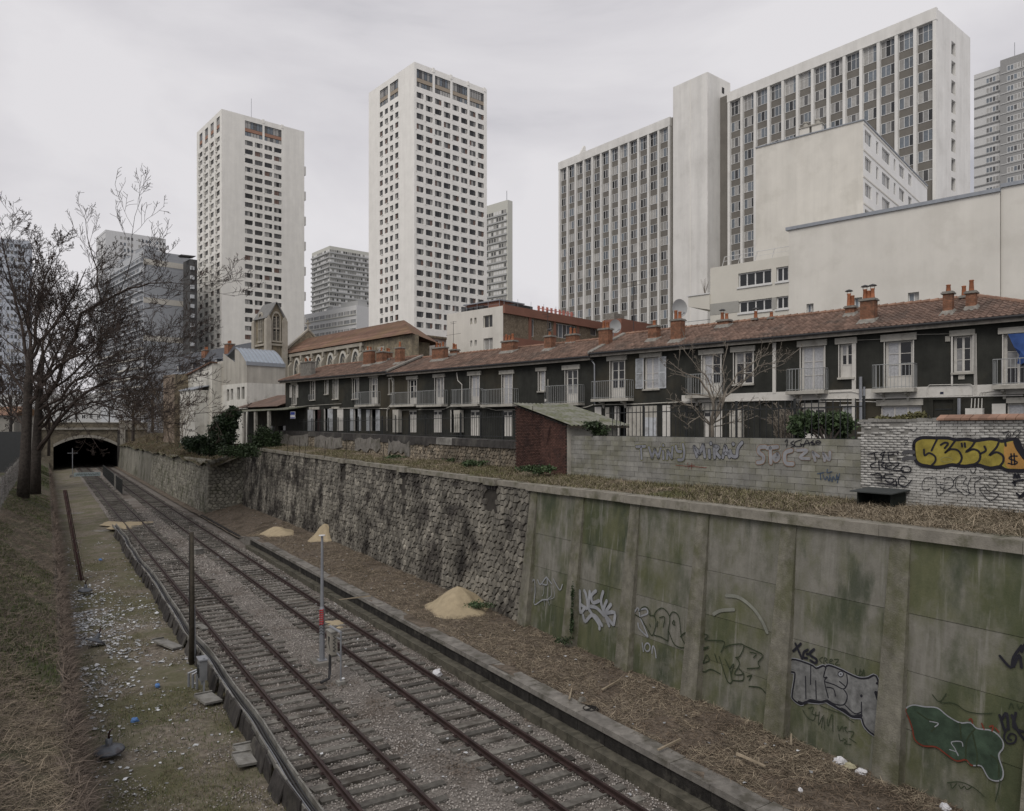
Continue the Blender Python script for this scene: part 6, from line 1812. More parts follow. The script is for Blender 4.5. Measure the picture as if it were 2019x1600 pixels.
def lancets(face):
    for s_ in (-1, 1):
        for (z0_, h) in ((ct_.z(670), 1.62), (ct_.z(646), 1.75)):
            o_ = pointed(.36, h, h - .3); b = MB(); b.face([(p[0], -.05, p[1]) for p in o_])
            if face == 'R': w_ = b.build('louvre_opening', m_louv, ct_.o, (W / 2 + s_ * .26, 0, z0_))
            else: w_ = b.build('louvre_opening', m_louv, ct_.o, (0, D / 2 + s_ * .26, z0_), -math.pi / 2)
            b = MB(); k = 7
            for q in range(k): b.box(-.17, .17, -.12, -.06, .1 + q * (h - .3) / k, .1 + q * (h - .3) / k + .06)
            b.build('louvre', m_ashlar, w_)
    out = pointed(1.4, 4.35, 3.3); inn = pointed(1.12, 4.05, 3.3); b = MB()
    for q in range(len(out) - 1):
        a, c_, e, g = out[q], out[q + 1], inn[q + 1], inn[q]
        b.hexa([(a[0], -.2, a[1]), (c_[0], -.2, c_[1]), (e[0], -.2, e[1]), (g[0], -.2, g[1]), (a[0], -.002, a[1]), (c_[0], -.002, c_[1]), (e[0], -.002, e[1]), (g[0], -.002, g[1])])
    b.box(-.06, .06, -.18, -.002, 0, 3.6); b.box(-.75, .75, -.3, -.002, -.25, 0); b.box(-.5, .5, -.17, -.002, 1.72, 1.86)
    if face == 'R': b.build('opening_frame', m_ashlar, ct_.o, (W / 2, 0, ct_.z(671)))
    else: b.build('opening_frame', m_ashlar, ct_.o, (0, D / 2, ct_.z(671)), -math.pi / 2)
lancets('R'); lancets('L')
MB().box(-.3, W + .3, -.25, 0, ct_.z(681), ct_.z(677)).box(-.25, 0, -.3, D + .3, ct_.z(681), ct_.z(677)).build('string_course', m_ashlar, ct_.o)
# stone presbytery house at the east end
c = Corner(819, 101, 2330, 'presbytery', 'flat roofed white house adjoining the end of the church nave', 'house')
zt, W, D = c.z(663), c.rx(880), 4.0
c.left('wall', m_chst, D, 0, zt); c.right('wall', m_wall_w, W, 0, zt); c.shell('roof_shell', m_zinc, W, D, 0, zt)
MB().box(-.25, W + .1, -.25, .2, zt, zt + .3).box(-.25, .2, -.2, D, zt, zt + .3).build('roof_edge', m_chst, c.o)
for px in (728, 752):
    x = cp(px); put('window', win_mesh(1.0, 1.9, 2, m_wframe, [g_dark, g_red], .08), ch, (x - .5, -.07, ze - 3.2)); MB().box(-.8, .8, -.1, -.002, ze - 1.3, ze - .95).build('lintel', m_ashlar, ch, (x, 0, 0))
for (a, e, t, u, f) in ((824, 832, 669, 690, 'R'), (856, 864, 671, 690, 'R')):
    if f == 'L':
        y0, y1 = c.ly(e), c.ly(a); ym = (y0 + y1) / 2; z0_, z1_ = c.z(u, 0, ym), c.z(t, 0, ym)
        c.onL('window', win_mesh(y1 - y0, z1_ - z0_, 2, m_wframe, [g_dark, g_red], .08), y1, z0_, -.06); put('lintel', MB().box(-.3, y1 - y0 + .3, -.08, 0, 0, .35).mesh('lintel', m_ashlar), c.o, (0, y1, z1_), -math.pi / 2)
    else:
        x0, x1 = c.rx(a), c.rx(e); xm = (x0 + x1) / 2; z0_, z1_ = c.z(u, xm), c.z(t, xm)
        c.onR('window', win_mesh(x1 - x0, z1_ - z0_, 1, m_wframe, [g_red], .1), x0, z0_, -.06)
# ---- white workshop with barrel roof
c = Corner(487, 80, 2500, 'white_workshop', 'white workshop with grey curved zinc barrel roof', 'building')
zr0, W, D = c.z(714), c.rx(562), c.ly(417)
m_ww = M('workshop_white', (0.62, 0.61, 0.565), var=0.08, scale=0.8, bump=0.1, dirt=(0.40, 0.385, 0.34), dscale=0.5, streak=0.15)
m_wg = M('workshop_grey', (0.43, 0.41, 0.365), var=0.1, scale=0.8, bump=0.1, streak=0.2, skscale=1.2)
zm = c.z(755)
hl_ = []
for (a, e, t, u) in ((447, 452, 768, 791), (454.5, 459.5, 767, 789), (467, 473, 764, 788.5), (476, 482, 763, 787.5)):
    y0, y1 = c.ly(e), c.ly(a); ym = (y0 + y1) / 2; hl_.append((y0, y1, c.z(u, 0, ym), c.z(t, 0, ym)))
DA = c.ly(440)
c.left('wall_lower', m_ww, D, 0, zm, hl_, .25); c.right('wall_lower', m_ww, W, 0, zm)
for h in hl_: c.onL('window', win_mesh(h[1] - h[0], h[3] - h[2], 1, m_wall_g, [g_mid], .06), h[1], h[2], .2)
zpk = c.z(687, 0, c.ly(466)) 
b = MB()
c.right('wall_upper', m_wg, W, zm, zr0)
ym_ = c.ly(463)
prof_ = []
seg = 10
for q in range(seg + 1):
    t = q / seg; prof_.append((ym_ * t, zr0 + (zpk - zr0) * math.sin(t * math.pi / 2)))
b = MB()
for q in range(seg): b.face([(0, prof_[q + 1][0], zm), (0, prof_[q][0], zm), (0, prof_[q][0], prof_[q][1]), (0, prof_[q + 1][0], prof_[q + 1][1])])
z2 = c.z(697, 0, c.ly(441))
b.face([(0, DA, zm), (0, ym_, zm), (0, ym_, z2 - 1.2), (0, DA, z2)])
b.face([(0, D, zm), (0, DA, zm), (0, DA, c.z(712, 0, DA)), (0, D, c.z(716, 0, D))])
b.build('wall_upper', m_wg, c.o)
b = MB()
for q in range(seg): b.face([(-.15, prof_[q][0], prof_[q][1] + .05), (W, prof_[q][0], prof_[q][1] + .05), (W, prof_[q + 1][0], prof_[q + 1][1] + .05), (-.15, prof_[q + 1][0], prof_[q + 1][1] + .05)])
b.face([(0, ym_, zpk), (W, ym_, zpk), (W, ym_ + 3, zpk - 1), (0, ym_ + 3, zpk - 1)])
rf = b.build('barrel_roof', M('zinc_barrel', (0.27, 0.31, 0.36), var=0.08, rough=0.45, spec=0.5, bump=0), c.o, smooth=True)
for q in range(10):
    x = .1 + q * (W - .2) / 9
    MB().tube([(x, p[0], p[1] + .08) for p in prof_], .05, 4).build('standing_seam', m_zinc, rf)
c.shell('shell', m_wg, W, D, 0, zr0 - .4)
MB().box(-.1, W, -.12, -.002, zr0 - .35, zr0 + .05).build('gutter', m_zinc, c.o)
# ---- tall pale house with the slanting top (left neighbour)
c = Corner(418, 84, 2500, 'pale_side_house', 'stained pale house with slanting roof line and small windows', 'house')
W, D = 4.0, c.ly(344)
za, zb_ = c.z(716), c.z(755, 0, D)
b = MB()
b.face([(0, D, 0), (0, 0, 0), (0, 0, za), (0, D, zb_)]); b.face([(0, 0, 0), (W, 0, 0), (W, 0, za), (0, 0, za)]); b.face([(0, 0, za), (W, 0, za), (W, D, zb_), (0, D, zb_)]); b.face([(0, D, 0), (0, D, zb_), (W, D, zb_), (W, D, 0)])
b.build('wall', M('stained_render', (0.58, 0.565, 0.515), var=0.12, scale=0.8, bump=0.15, dirt=(0.30, 0.295, 0.26), dscale=0.5, dlo=0.5, dhi=0.65, streak=0.3, skscale=1.0), c.o)
MB().hexa([(-.25, -.1, za), (.6, -.1, za), (.6, D + .2, zb_), (-.25, D + .2, zb_), (-.25, -.1, za + .15), (.6, -.1, za + .15), (.6, D + .2, zb_ + .15), (-.25, D + .2, zb_ + .15)]).build('roof_edge', m_tile_red, c.o)
for (a, e, t, u) in ((400, 411, 773, 803), (383, 386, 730, 736), (395, 398, 728, 740), (362, 365, 770, 790)):
    y0, y1 = c.ly(e), c.ly(a); ym = (y0 + y1) / 2
    c.onL('window', win_mesh(y1 - y0, c.z(t, 0, ym) - c.z(u, 0, ym), 1, m_wall_g, [g_mid], .08), y1, c.z(u, 0, ym), -.05)
y0, y1 = c.ly(412), c.ly(382)
MB().box(-1.6, 0, y0, y1, 0, c.z(770, 0, y0)).build('lean_to', m_ww, c.o); MB().hexa([(-1.75, y0 - .1, c.z(770, 0, y0)), (0, y0 - .1, c.z(770, 0, y0) + .5), (0, y1 + .1, c.z(770, 0, y0) + .5), (-1.75, y1 + .1, c.z(770, 0, y0)), (-1.75, y0 - .1, c.z(770, 0, y0) + .1), (0, y0 - .1, c.z(770, 0, y0) + .6), (0, y1 + .1, c.z(770, 0, y0) + .6), (-1.75, y1 + .1, c.z(770, 0, y0) + .1)]).build('lean_to_roof', m_zinc, c.o)
# ---- slate mansard with dormers behind
c = Corner(497, 118, 2500, 'slate_roof_house', 'house with steep dark slate roof, dormers and two brick chimneys', 'house')
ze, zr_, D = c.z(716), c.z(667), c.ly(338)
b = MB(); b.face([(0, D, ze), (0, 0, ze), (2.5, 0, zr_), (2.5, D, zr_)]); b.face([(0, 0, ze), (6, 0, ze), (2.5, 0, zr_)]); b.face([(6, 0, ze), (6, D, ze), (2.5, D, zr_), (2.5, 0, zr_)]); b.face([(0, D, ze), (2.5, D, zr_), (6, D, ze)])
rf = b.build('roof', m_slate, c.o)
c.left('wall', M('ochre_render', (0.36, 0.30, 0.20), var=0.1, bump=0.1), D, 0, ze); c.right('wall', m_wg, 6, 0, ze)
MB().box(-.3, 0, 0, D, ze - .25, ze + .12).build('gutter', m_zinc, c.o)
for px, yb_, yt_ in ((349, 727, 712), (377, 724, 708), (400, 720, 704), (424, 716, 700), (442, 712, 697)):
    y = c.ly(px); h = 1.3
    d_ = MB().box(.2, 2.2, -.55, .55, ze + .3, ze + .3 + h).build('dormer', m_slate, c.o, (0, y, 0))
    MB().box(.0, 2.3, -.7, .7, ze + .3 + h, ze + .42 + h).build('dormer_roof', m_zinc, d_); MB().box(.14, .2, -.35, .35, ze + .45, ze + .2 + h).build('pane', g_cur, d_)
for px, yb_, yt_ in ((383, 705, 692), (428, 700, 680)):
    y = c.ly(px); zt_ = c.z(yt_, 2, y)
    k_ = MB().box(1.6, 2.8, y - .8, y + .8, c.z(yb_, 2, y) - 1.5, zt_).build('chimney', m_brickred, c.o)
    MB().box(1.5, 2.9, y - .9, y + .9, zt_, zt_ + .15).build('chimney_cap', m_mortar, k_)
    for q in range(3): put('chimney_pot', pot_me, k_, (2.2, y - .5 + q * .5, zt_ + .15), scale=(1.2, 1.2, 1.2))
MB().prism([(0, ze), (6, ze), (3, zr_ + 1.2)], -.6, -.2, 'y').build('gable_end', m_chst, c.o)
# brown brick flank by the embankment
c = Corner(344, 88, 2500, 'brick_flank_house', 'brownish brick side of a house above the embankment', 'house')
D = c.ly(322); za = c.z(738)
c.left('wall', M('brown_flank', (0.20, 0.16, 0.125), var=0.3, scale=3, bump=0.3), D, 0, za); c.right('wall', m_chst, 3, 0, za); c.shell('roof_shell', m_slate, 3, D, 0, za)
# ---- low tiled outbuilding at the end of the row, with canopy
Xo = hp(563)
ob = thing('low_outbuilding', 'low tiled outbuilding with canopy and posts at the end of the terrace', 'outbuilding', (HO.x + hx.x * (Xo - 4.5), HO.y + hx.y * (Xo - 4.5), ZB), PSI)
zq = hp(530, 801)[1]
xl_ = hp(482) - (Xo - 4.5)
b = MB(); facade(b, xl_, 4.4, 0, zq, [(-.3, 1.7, .4, 1.9), (2.3, 3.9, .4, 1.9)], .3, y=.4); b.face([(xl_, .4, 0), (xl_, 5, 0), (xl_, 5, zq), (xl_, .4, zq)][::-1])
b.build('wall', m_plaster_dark, ob)
b = MB(); b.face([(xl_ - .3, -.9, zq - .1), (4.45, -.9, zq - .1), (4.45, 3, zq + 1.3), (xl_ + 1.5, 3, zq + 1.3)]); b.face([(xl_ - .3, -.9, zq - .1), (xl_ + 1.5, 3, zq + 1.3), (xl_ - .3, 6, zq - .1)])
b.build('tile_roof', m_tile, ob)
MB().hexa([(xl_ - .5, -2.1, zq - .62), (8.5, -2.1, zq - .55), (8.5, .35, zq - .2), (xl_ - .5, .35, zq - .2), (xl_ - .5, -2.1, zq - .56), (8.5, -2.1, zq - .49), (8.5, .35, zq - .14), (xl_ - .5, .35, zq - .14)]).build('canopy', m_moss, ob)
for x in (xl_ + .2, xl_ + 3.6, 1.9, 4.6): MB().box(x, x + .3, -2.0, -1.75, 0, zq - .6).build('post', m_lintel, ob)
put('pane', pane_mesh(m_glass), ob, (-.3, .68, .4), scale=(2, 1, 1.5)); put('pane', pane_mesh(m_glass), ob, (2.3, .68, .4), scale=(1.6, 1, 1.5))
# blue street sign
x, z = hp(579, 819, NH - 2.2)
sg = thing('street_sign', 'blue street name plate with white border under the canopy', 'sign', HO + Vector((hx.x * x + hn.x * -2.3, hx.y * x + hn.y * -2.3, z)), PSI)
MB().box(-.42, .42, 0, .03, -.32, .32).build('plate_back', M('sign_white', (0.5, 0.5, 0.52), bump=0), sg)
MB().box(-.38, .38, -.012, 0, .03, .29).box(-.38, .38, -.012, 0, -.29, -.2).build('plate_face', M('sign_blue', (0.03, 0.05, 0.22), bump=0), sg)
# ================================================================== tunnel mouth
tp = thing('tunnel_portal', 'stone tunnel mouth with flat pale arch, parapet and road above', 'tunnel', TS(7.4, S_END, 0), PHI)
m_port = M('portal_rubble', (0.135, 0.118, 0.088), var=0.4, scale=1.6, bump=0.6, bscale=4, dirt=(0.075, 0.066, 0.05), dscale=0.5)
m_ring = M('arch_ashlar', (0.25, 0.235, 0.205), var=0.15, scale=1.5, bump=0.2, streak=0.2)
A0, A1, ZS, ZC = -6.2, 6.2, 4.55, 6.55
def arch(t): return ZS + (ZC - ZS) * (1 - (2 * t - 1) ** 2)
b = MB(); SG = 16
for q in range(SG):
    t0, t1 = q / SG, (q + 1) / SG; x0, x1 = A0 + (A1 - A0) * t0, A0 + (A1 - A0) * t1
    b.face([(x0, 0, arch(t0)), (x1, 0, arch(t1)), (x1, 0, 8.3), (x0, 0, 8.3)])
b.box(-14, A0, 0, 2, -.5, 8.3); b.box(A1, 12, 0, 2, -.5, 8.3)
b.build('spandrel_wall', m_port, tp)
for q in range(SG):
    t0, t1 = q / SG, (q + .985) / SG; x0, x1 = A0 + (A1 - A0) * t0, A0 + (A1 - A0) * t1
    MB().hexa([(x0, -.18, arch(t0)), (x1, -.18, arch(t1)), (x1, .6, arch(t1)), (x0, .6, arch(t0)), (x0, -.18, arch(t0) + .62), (x1, -.18, arch(t1) + .62), (x1, .6, arch(t1) + .62), (x0, .6, arch(t0) + .62)]).build('voussoir', m_ring, tp)
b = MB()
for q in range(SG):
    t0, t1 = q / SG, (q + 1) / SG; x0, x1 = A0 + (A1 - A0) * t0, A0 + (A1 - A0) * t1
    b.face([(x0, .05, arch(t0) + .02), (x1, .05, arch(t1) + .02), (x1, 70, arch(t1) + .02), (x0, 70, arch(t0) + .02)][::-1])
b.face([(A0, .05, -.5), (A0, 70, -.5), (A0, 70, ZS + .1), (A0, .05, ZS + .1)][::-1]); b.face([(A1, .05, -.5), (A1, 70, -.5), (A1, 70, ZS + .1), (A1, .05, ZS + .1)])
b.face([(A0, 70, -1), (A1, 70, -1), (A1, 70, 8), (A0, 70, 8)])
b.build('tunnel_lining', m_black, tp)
MB().box(-14.2, 12.2, -.35, 2.2, 8.302, 8.75).build('cornice', m_ring, tp)
for q in range(13): MB().box(-14 + q * 2, -12.02 + q * 2, -.1, .35, 8.752, 9.75).build('parapet_block', m_port, tp)
MB().box(-14.2, 12.2, -.2, .45, 9.752, 9.95).build('parapet_coping', m_ring, tp)
MB().box(A1 + .25, A1 + 1.3, -.45, .0, -.3, 8.3).build('pilaster', m_ring, tp); MB().box(A1 - .25, A1 + .24, -.22, 0, -.3, 8.3).build('downpipe_recess', m_conc_dark, tp)
MB().box(A1 + .1, A1 + 4.2, -.5, .6, 8.752, 10.4).build('end_pier', m_ring, tp)
MB().box(A0 - 3, A0 - 2.3, -.4, 0, 0, 8.3).build('pilaster', m_ring, tp)

# ================================================================== bare trees
def grow(b, P0, dvec, L, r, lvl, sides, wig=.25, up=.12, nch=(6, 6, 5, 4), ratio=.6, minr=.010, maxl=4, seed=None):
    k = 5 if lvl < 2 else (4 if lvl == 2 else 3)
    pts = [Vector(P0)]; d = Vector(dvec).normalized(); step = L / k
    for q in range(k):
        d = (d + Vector((random.gauss(0, wig), random.gauss(0, wig), random.gauss(0, wig) + up))).normalized()
        pts.append(pts[-1] + d * step)
    rad = [max(minr, r * (1 - .72 * q / k)) for q in range(k + 1)]
    b.tube(pts, rad, sides if lvl < 2 else 3, cap=False)
    kids(b, pts, rad, L, lvl, sides, wig, up, nch, ratio, minr, maxl)
def kids(b, pts, rad, L, lvl, sides, wig, up, nch, ratio, minr, maxl, start=.25):
    if lvl >= maxl: return
    n_ = nch[min(lvl, len(nch) - 1)]
    k = len(pts) - 1
    for c in range(n_):
        t = start + (1 - start) * (c + random.random()) / n_; t = min(t, .999)
        q = int(t * k); f = t * k - q
        p = pts[q].lerp(pts[q + 1], f); d = (pts[q + 1] - pts[q]).normalized()
        side = Vector((random.gauss(0, 1), random.gauss(0, 1), random.gauss(.15, .8))); side = (side - d * side.dot(d))
        if side.length < .01: continue
        side.normalize(); a = random.uniform(.5, 1.05)
        rr = max(minr, (rad[q] * (1 - f) + rad[q + 1] * f) * random.uniform(.42, .62))
        grow(b, p, d * math.cos(a) + side * math.sin(a), L * ratio * random.uniform(.65, 1.15) * (1.15 - .45 * t), rr, lvl + 1, sides, wig, up, nch, ratio, minr, maxl)
def limb_tree(name, label, trunk, limbs, d, base_z, mat_t, mat_c, nch=(11, 7, 5, 4), ratio=.46, minr=.015, maxl=4, up=.10, group=None):
    """trunk: [(px,py,r)], limbs: [[(px,py)...], r0, depth offset]; all at distance d"""
    base = at_d(trunk[0][0], trunk[0][1], d); base.z = base_z
    t = thing(name, label, 'tree', base, 0, group)
    P = [at_d(x, y, d) - base for x, y, r in trunk]; P[0] = Vector((0, 0, -.2))
    MB().tube(P, [r for *_, r in trunk], 10).build('trunk', mat_t, t, smooth=True)
    b = MB()
    for pts, r0, dd in limbs:
        k = len(pts)
        Q = [at_d(x, y, d + dd * q / (k - 1)) - base for q, (x, y) in enumerate(pts)]
        # subdivide with a little wiggle
        R_ = [Q[0]]
        for q in range(k - 1):
            for f in (.33, .66, 1.0):
                R_.append(Q[q].lerp(Q[q + 1], f) + (Vector((random.gauss(0, 1), random.gauss(0, 1), random.gauss(0, 1))) * (Q[q + 1] - Q[q]).length * .03 if f < 1 else Vector((0, 0, 0))))
        rad = [max(minr * 2, r0 * (1 - .8 * q / (len(R_) - 1))) for q in range(len(R_))]
        b.tube(R_, rad, 6)
        L = sum((R_[q + 1] - R_[q]).length for q in range(len(R_) - 1))
        kids(b, R_, rad, L, 0, 5, .15, up, nch, ratio, minr, maxl, .15)
    b.build('crown', mat_c, t)
    return t
BT = 'bare trees on the bank'
limb_tree('bare_tree', 'big bare tree with tall upright trunk on the grassy bank', [(45, 975, .50), (50, 900, .42), (53, 830, .38), (56, 760, .33), (60, 690, .24)],
  [([(56, 735), (46, 660), (26, 570), (2, 468)], .17, 2), ([(60, 700), (72, 630), (84, 570), (104, 505)], .16, -2), ([(58, 715), (100, 650), (140, 590), (170, 530)], .15, -3),
   ([(54, 780), (20, 730), (-20, 690)], .13, 3), ([(60, 690), (55, 620), (60, 560), (78, 500)], .13, 3), ([(54, 800), (100, 740), (150, 700), (200, 690)], .15, -5), ([(55, 760), (90, 690), (110, 640), (130, 600)], .12, 4), ([(52, 850), (20, 800), (-10, 780)], .10, 2)],
  62, 2.9, m_bark, m_twig, group=BT)
limb_tree('bare_tree', 'leaning bare tree whose long limbs reach out over the tracks', [(70, 958, .45), (71, 900, .40), (74, 840, .33), (78, 770, .27), (84, 700, .18)],
  [([(76, 800), (115, 750), (160, 618), (228, 582), (275, 566), (341, 558)], .19, -6), ([(72, 890), (105, 845), (150, 790), (205, 755), (262, 742), (325, 735)], .18, -8), ([(78, 770), (110, 700), (140, 640), (195, 600)], .14, 2),
   ([(71, 905), (92, 868), (104, 840), (122, 812), (145, 770)], .14, 3), ([(73, 850), (120, 805), (180, 792), (240, 810), (290, 850)], .13, -6), ([(84, 700), (95, 640), (120, 590)], .11, 3), ([(76, 810), (130, 770), (190, 720), (240, 690), (280, 700)], .13, -10),
   ([(74, 840), (110, 800), (150, 770), (210, 770), (260, 790)], .12, -12), ([(80, 750), (120, 720), (170, 680), (230, 660)], .12, 0), ([(78, 790), (130, 750), (180, 700), (215, 650), (250, 630)], .12, -4)],
  66, 2.9, m_bark, m_twig, group=BT)
for (px, py, d, h, lab) in ((96, 880, 112, 11, 'smaller bare tree beyond the leaning tree'), (20, 880, 95, 12, 'bare tree behind the wire fence'), (150, 835, 205, 9, 'bare street tree on the road above the tunnel'), (215, 838, 210, 9, 'slim bare street tree beside the tunnel parapet'), (300, 835, 120, 8, 'slender bare tree at the top of the embankment'), (262, 850, 105, 6, 'small bare tree on the embankment slope')):
    base = at_d(px, py, d)
    t = thing('bare_tree', lab, 'tree', base, 0, 'smaller bare trees'); b = MB(); b.tube([(0, 0, -1.5), (.1, 0, h * .3), (0, .1, h * .55)], [.22, .17, .1], 7); b.build('trunk', m_bark, t)
    b = MB()
    for q in range(7):
        a = q * .9 + random.random()
        grow(b, (0, 0, h * random.uniform(.2, .5)), (math.cos(a) * .8, math.sin(a) * .8, .9), h * .5, .09, 1, 4, .2, .1, (6, 6, 5, 4), .55, .026, 4)
    b.build('crown', m_twig, t)
# pale fig tree behind the block wall
Cc = lambda x, y: (1260 + x * .1981, 600 + y * .1981)
limb_tree('bare_fig_tree', 'small pale bare fig tree spreading in front of the dark house', [(*Cc(720, 1345), .11), (*Cc(722, 1270), .10), (*Cc(718, 1205), .09)],
  [([Cc(718, 1215), Cc(800, 1080), Cc(850, 930), Cc(980, 690), Cc(1120, 590), Cc(1290, 480)], .055, -.6), ([Cc(720, 1210), Cc(742, 1010), Cc(690, 870), Cc(600, 740), Cc(440, 680), Cc(300, 570)], .06, -.4), ([Cc(740, 1180), Cc(830, 940), Cc(1000, 820), Cc(1180, 620), Cc(1215, 510)], .05, .6),
   ([Cc(715, 1200), Cc(560, 1030), Cc(420, 975), Cc(270, 940)], .04, .6), ([Cc(850, 930), Cc(830, 640), Cc(885, 390)], .03, .5), ([Cc(730, 1190), Cc(900, 1080), Cc(1050, 1010), Cc(1190, 1040)], .035, -.6), ([Cc(715, 1210), Cc(600, 1120), Cc(480, 1200), Cc(400, 1130)], .03, -.5),
   ([Cc(742, 1010), Cc(700, 780), Cc(560, 600), Cc(430, 430)], .03, .5), ([Cc(980, 690), Cc(1150, 720), Cc(1300, 640), Cc(1450, 590)], .025, .3), ([Cc(1180, 620), Cc(1300, 590), Cc(1440, 560), Cc(1590, 450)], .022, -.3), ([Cc(725, 1230), Cc(850, 1190), Cc(1000, 1170), Cc(1180, 1110)], .028, .4)],
  27.5, 7.6, m_paletwig, m_paletwig, nch=(7, 4, 3), ratio=.36, minr=.006, maxl=3, up=.06)

# ================================================================== evergreen shrubs, ivy, weeds
def leaves(center, rad, k, size, clumps=14, flat=.0):
    """leaf quads gathered in clumps inside an ellipsoid"""
    c = RNG.normal(0, 1, (clumps, 3)); c /= np.linalg.norm(c, axis=1)[:, None]; c *= RNG.random((clumps, 1)) ** .4 * .8
    pick = RNG.integers(0, clumps, k)
    P = c[pick] + RNG.normal(0, .20, (k, 3))
    P = P * np.array(rad) + np.array(center)
    a = RNG.normal(0, 1, (k, 3)); a /= np.linalg.norm(a, axis=1)[:, None]
    u = np.cross(a, RNG.normal(0, 1, (k, 3))); u /= np.linalg.norm(u, axis=1)[:, None] + 1e-9
    L = (size * RNG.uniform(.6, 1.4, k))[:, None]
    V = np.stack([P, P + a * L * .5 + u * L * .28, P + a * L, P + a * L * .5 - u * L * .28], 1)
    return V
def shrub(name, label, base, blobs, k, size, mat, cat='shrub', stem=True, group=None):
    t = thing(name, label, cat, base, 0, group)
    V = np.concatenate([leaves(c, r, int(k * w), size) for c, r, w in blobs]).reshape(-1, 3)
    FA = np.arange(len(V)).reshape(-1, 4)
    np_mesh('foliage', V, FA, mat, t, kind='stuff')
    if stem:
        b = MB()
        for q in range(7):
            c, r, w = blobs[q % len(blobs)]
            b.tube([(random.uniform(-.1, .1), random.uniform(-.1, .1), -.3), (c[0] * .5 + random.uniform(-.2, .2), c[1] * .5, c[2] * .5), (c[0] + random.uniform(-.4, .4) * r[0], c[1], c[2] + r[2] * .5)], [.05, .035, .012], 5)
        b.build('stem', m_bark, t)
    return t
def pxm(d): return d / F
d = 70; s_ = pxm(d)
shrub('evergreen_shrub', 'tall dark evergreen shrub in front of the white workshop', at_d(447, 888, d), [((0, 0, 22*s_), (30*s_, 1.2, 24*s_), .35), ((3*s_, 0, 50*s_), (27*s_, 1.1, 24*s_), .4), ((10*s_, 0, 72*s_), (18*s_, .9, 14*s_), .15), ((-22*s_, 0, 40*s_), (14*s_, .8, 14*s_), .1)], 9000, .26, m_leaf)
shrub('evergreen_shrub', 'low dark evergreen bush at the edge of the embankment', at_d(392, 892, d + 2), [((0, 0, 20*s_), (34*s_, 1.2, 17*s_), .6), ((20*s_, 0, 8*s_), (30*s_, 1, 14*s_), .4)], 6000, .25, m_leaf)
shrub('ivy_mass', 'dark ivy hanging over the end of the rubble wall', at_d(520, 886, d), [((-4*s_, 0, 22*s_), (26*s_, .5, 24*s_), .55), ((20*s_, -.3, 14*s_), (20*s_, .4, 20*s_), .3), ((-30*s_, -.6, 2*s_), (26*s_, .6, 10*s_), .15)], 6500, .2, m_ivy, 'ivy')
shrub('ivy_mass', 'ivy spilling over the top of the stone retaining wall', at_d(470, 897, d - 4), [((0, 0, 6*s_), (40*s_, .8, 10*s_), 1)], 3500, .2, m_ivy, 'ivy', False)
d = 23.5; s_ = pxm(d)
shrub('bushy_evergreen', 'rounded green bush hanging over the concrete block wall', at_d(1632, 866, d), [((-5*s_, .5, 34*s_), (56*s_, .55, 22*s_), .6), ((38*s_, .5, 24*s_), (30*s_, .45, 26*s_), .25), ((-40*s_, .5, 22*s_), (24*s_, .4, 20*s_), .15)], 7500, .13, m_leaf2)
d = 36; s_ = pxm(d)
shrub('ivy_mass', 'ragged ivy clinging to the shed eaves', at_d(1182, 862, d - 4), [((0, 0, 12*s_), (22*s_, .4, 16*s_), .6), ((-14*s_, -.2, 22*s_), (20*s_, .3, 5*s_), .4)], 1500, .12, m_ivy, 'ivy', False)
d = 22; s_ = pxm(d)
shrub('dry_shrub', 'dry olive shrub growing on top of the white brick wall', at_d(1790, 836, d), [((-22*s_, .3, 8*s_), (36*s_, .25, 9*s_), .5), ((24*s_, .3, 10*s_), (24*s_, .25, 11*s_), .5)], 2600, .10, m_olive)
for (px, py, w, h, lab) in ((1060, 932, 42, 14, 'green weeds at the foot of the brick shed'), (935, 918, 26, 9, 'green weeds at the foot of the rubble wall'), (905, 912, 22, 8, 'nettle patch beside the rubble wall'), (780, 905, 24, 8, 'low green plants below the plaster patch'), (690, 893, 30, 10, 'weeds growing under the dark coping')):
    p = at_z(px, py, 6.62); s_ = pxm(p.y)
    shrub('weeds', lab, p, [((0, 0, h * s_ * .4), (w * s_, .4, h * s_ * .6), 1)], 900, .13, m_leaf2, 'weeds', False, 'weeds along the garden walls')
p = at_z(945, 1196, .9)
shrub('weeds', 'green weeds beside the large sand pile', p, [((0, 0, .08), (.9, .35, .10), 1)], 700, .09, m_leaf2, 'weeds', False, 'weeds along the garden walls')
# creeping plant on the second concrete pier
pz = TS(nw(1.6) - .28, PIERS[1] - .28, 1.0)
shrub('ivy_strand', 'thin dark ivy strand climbing a concrete pier', pz, [((0, 0, .5), (.05, .05, .7), .6), ((.02, 0, 1.4), (.04, .04, .6), .3), ((-.3, -.1, -.15), (.5, .25, .12), .3)], 900, .07, m_ivy, 'ivy', False)
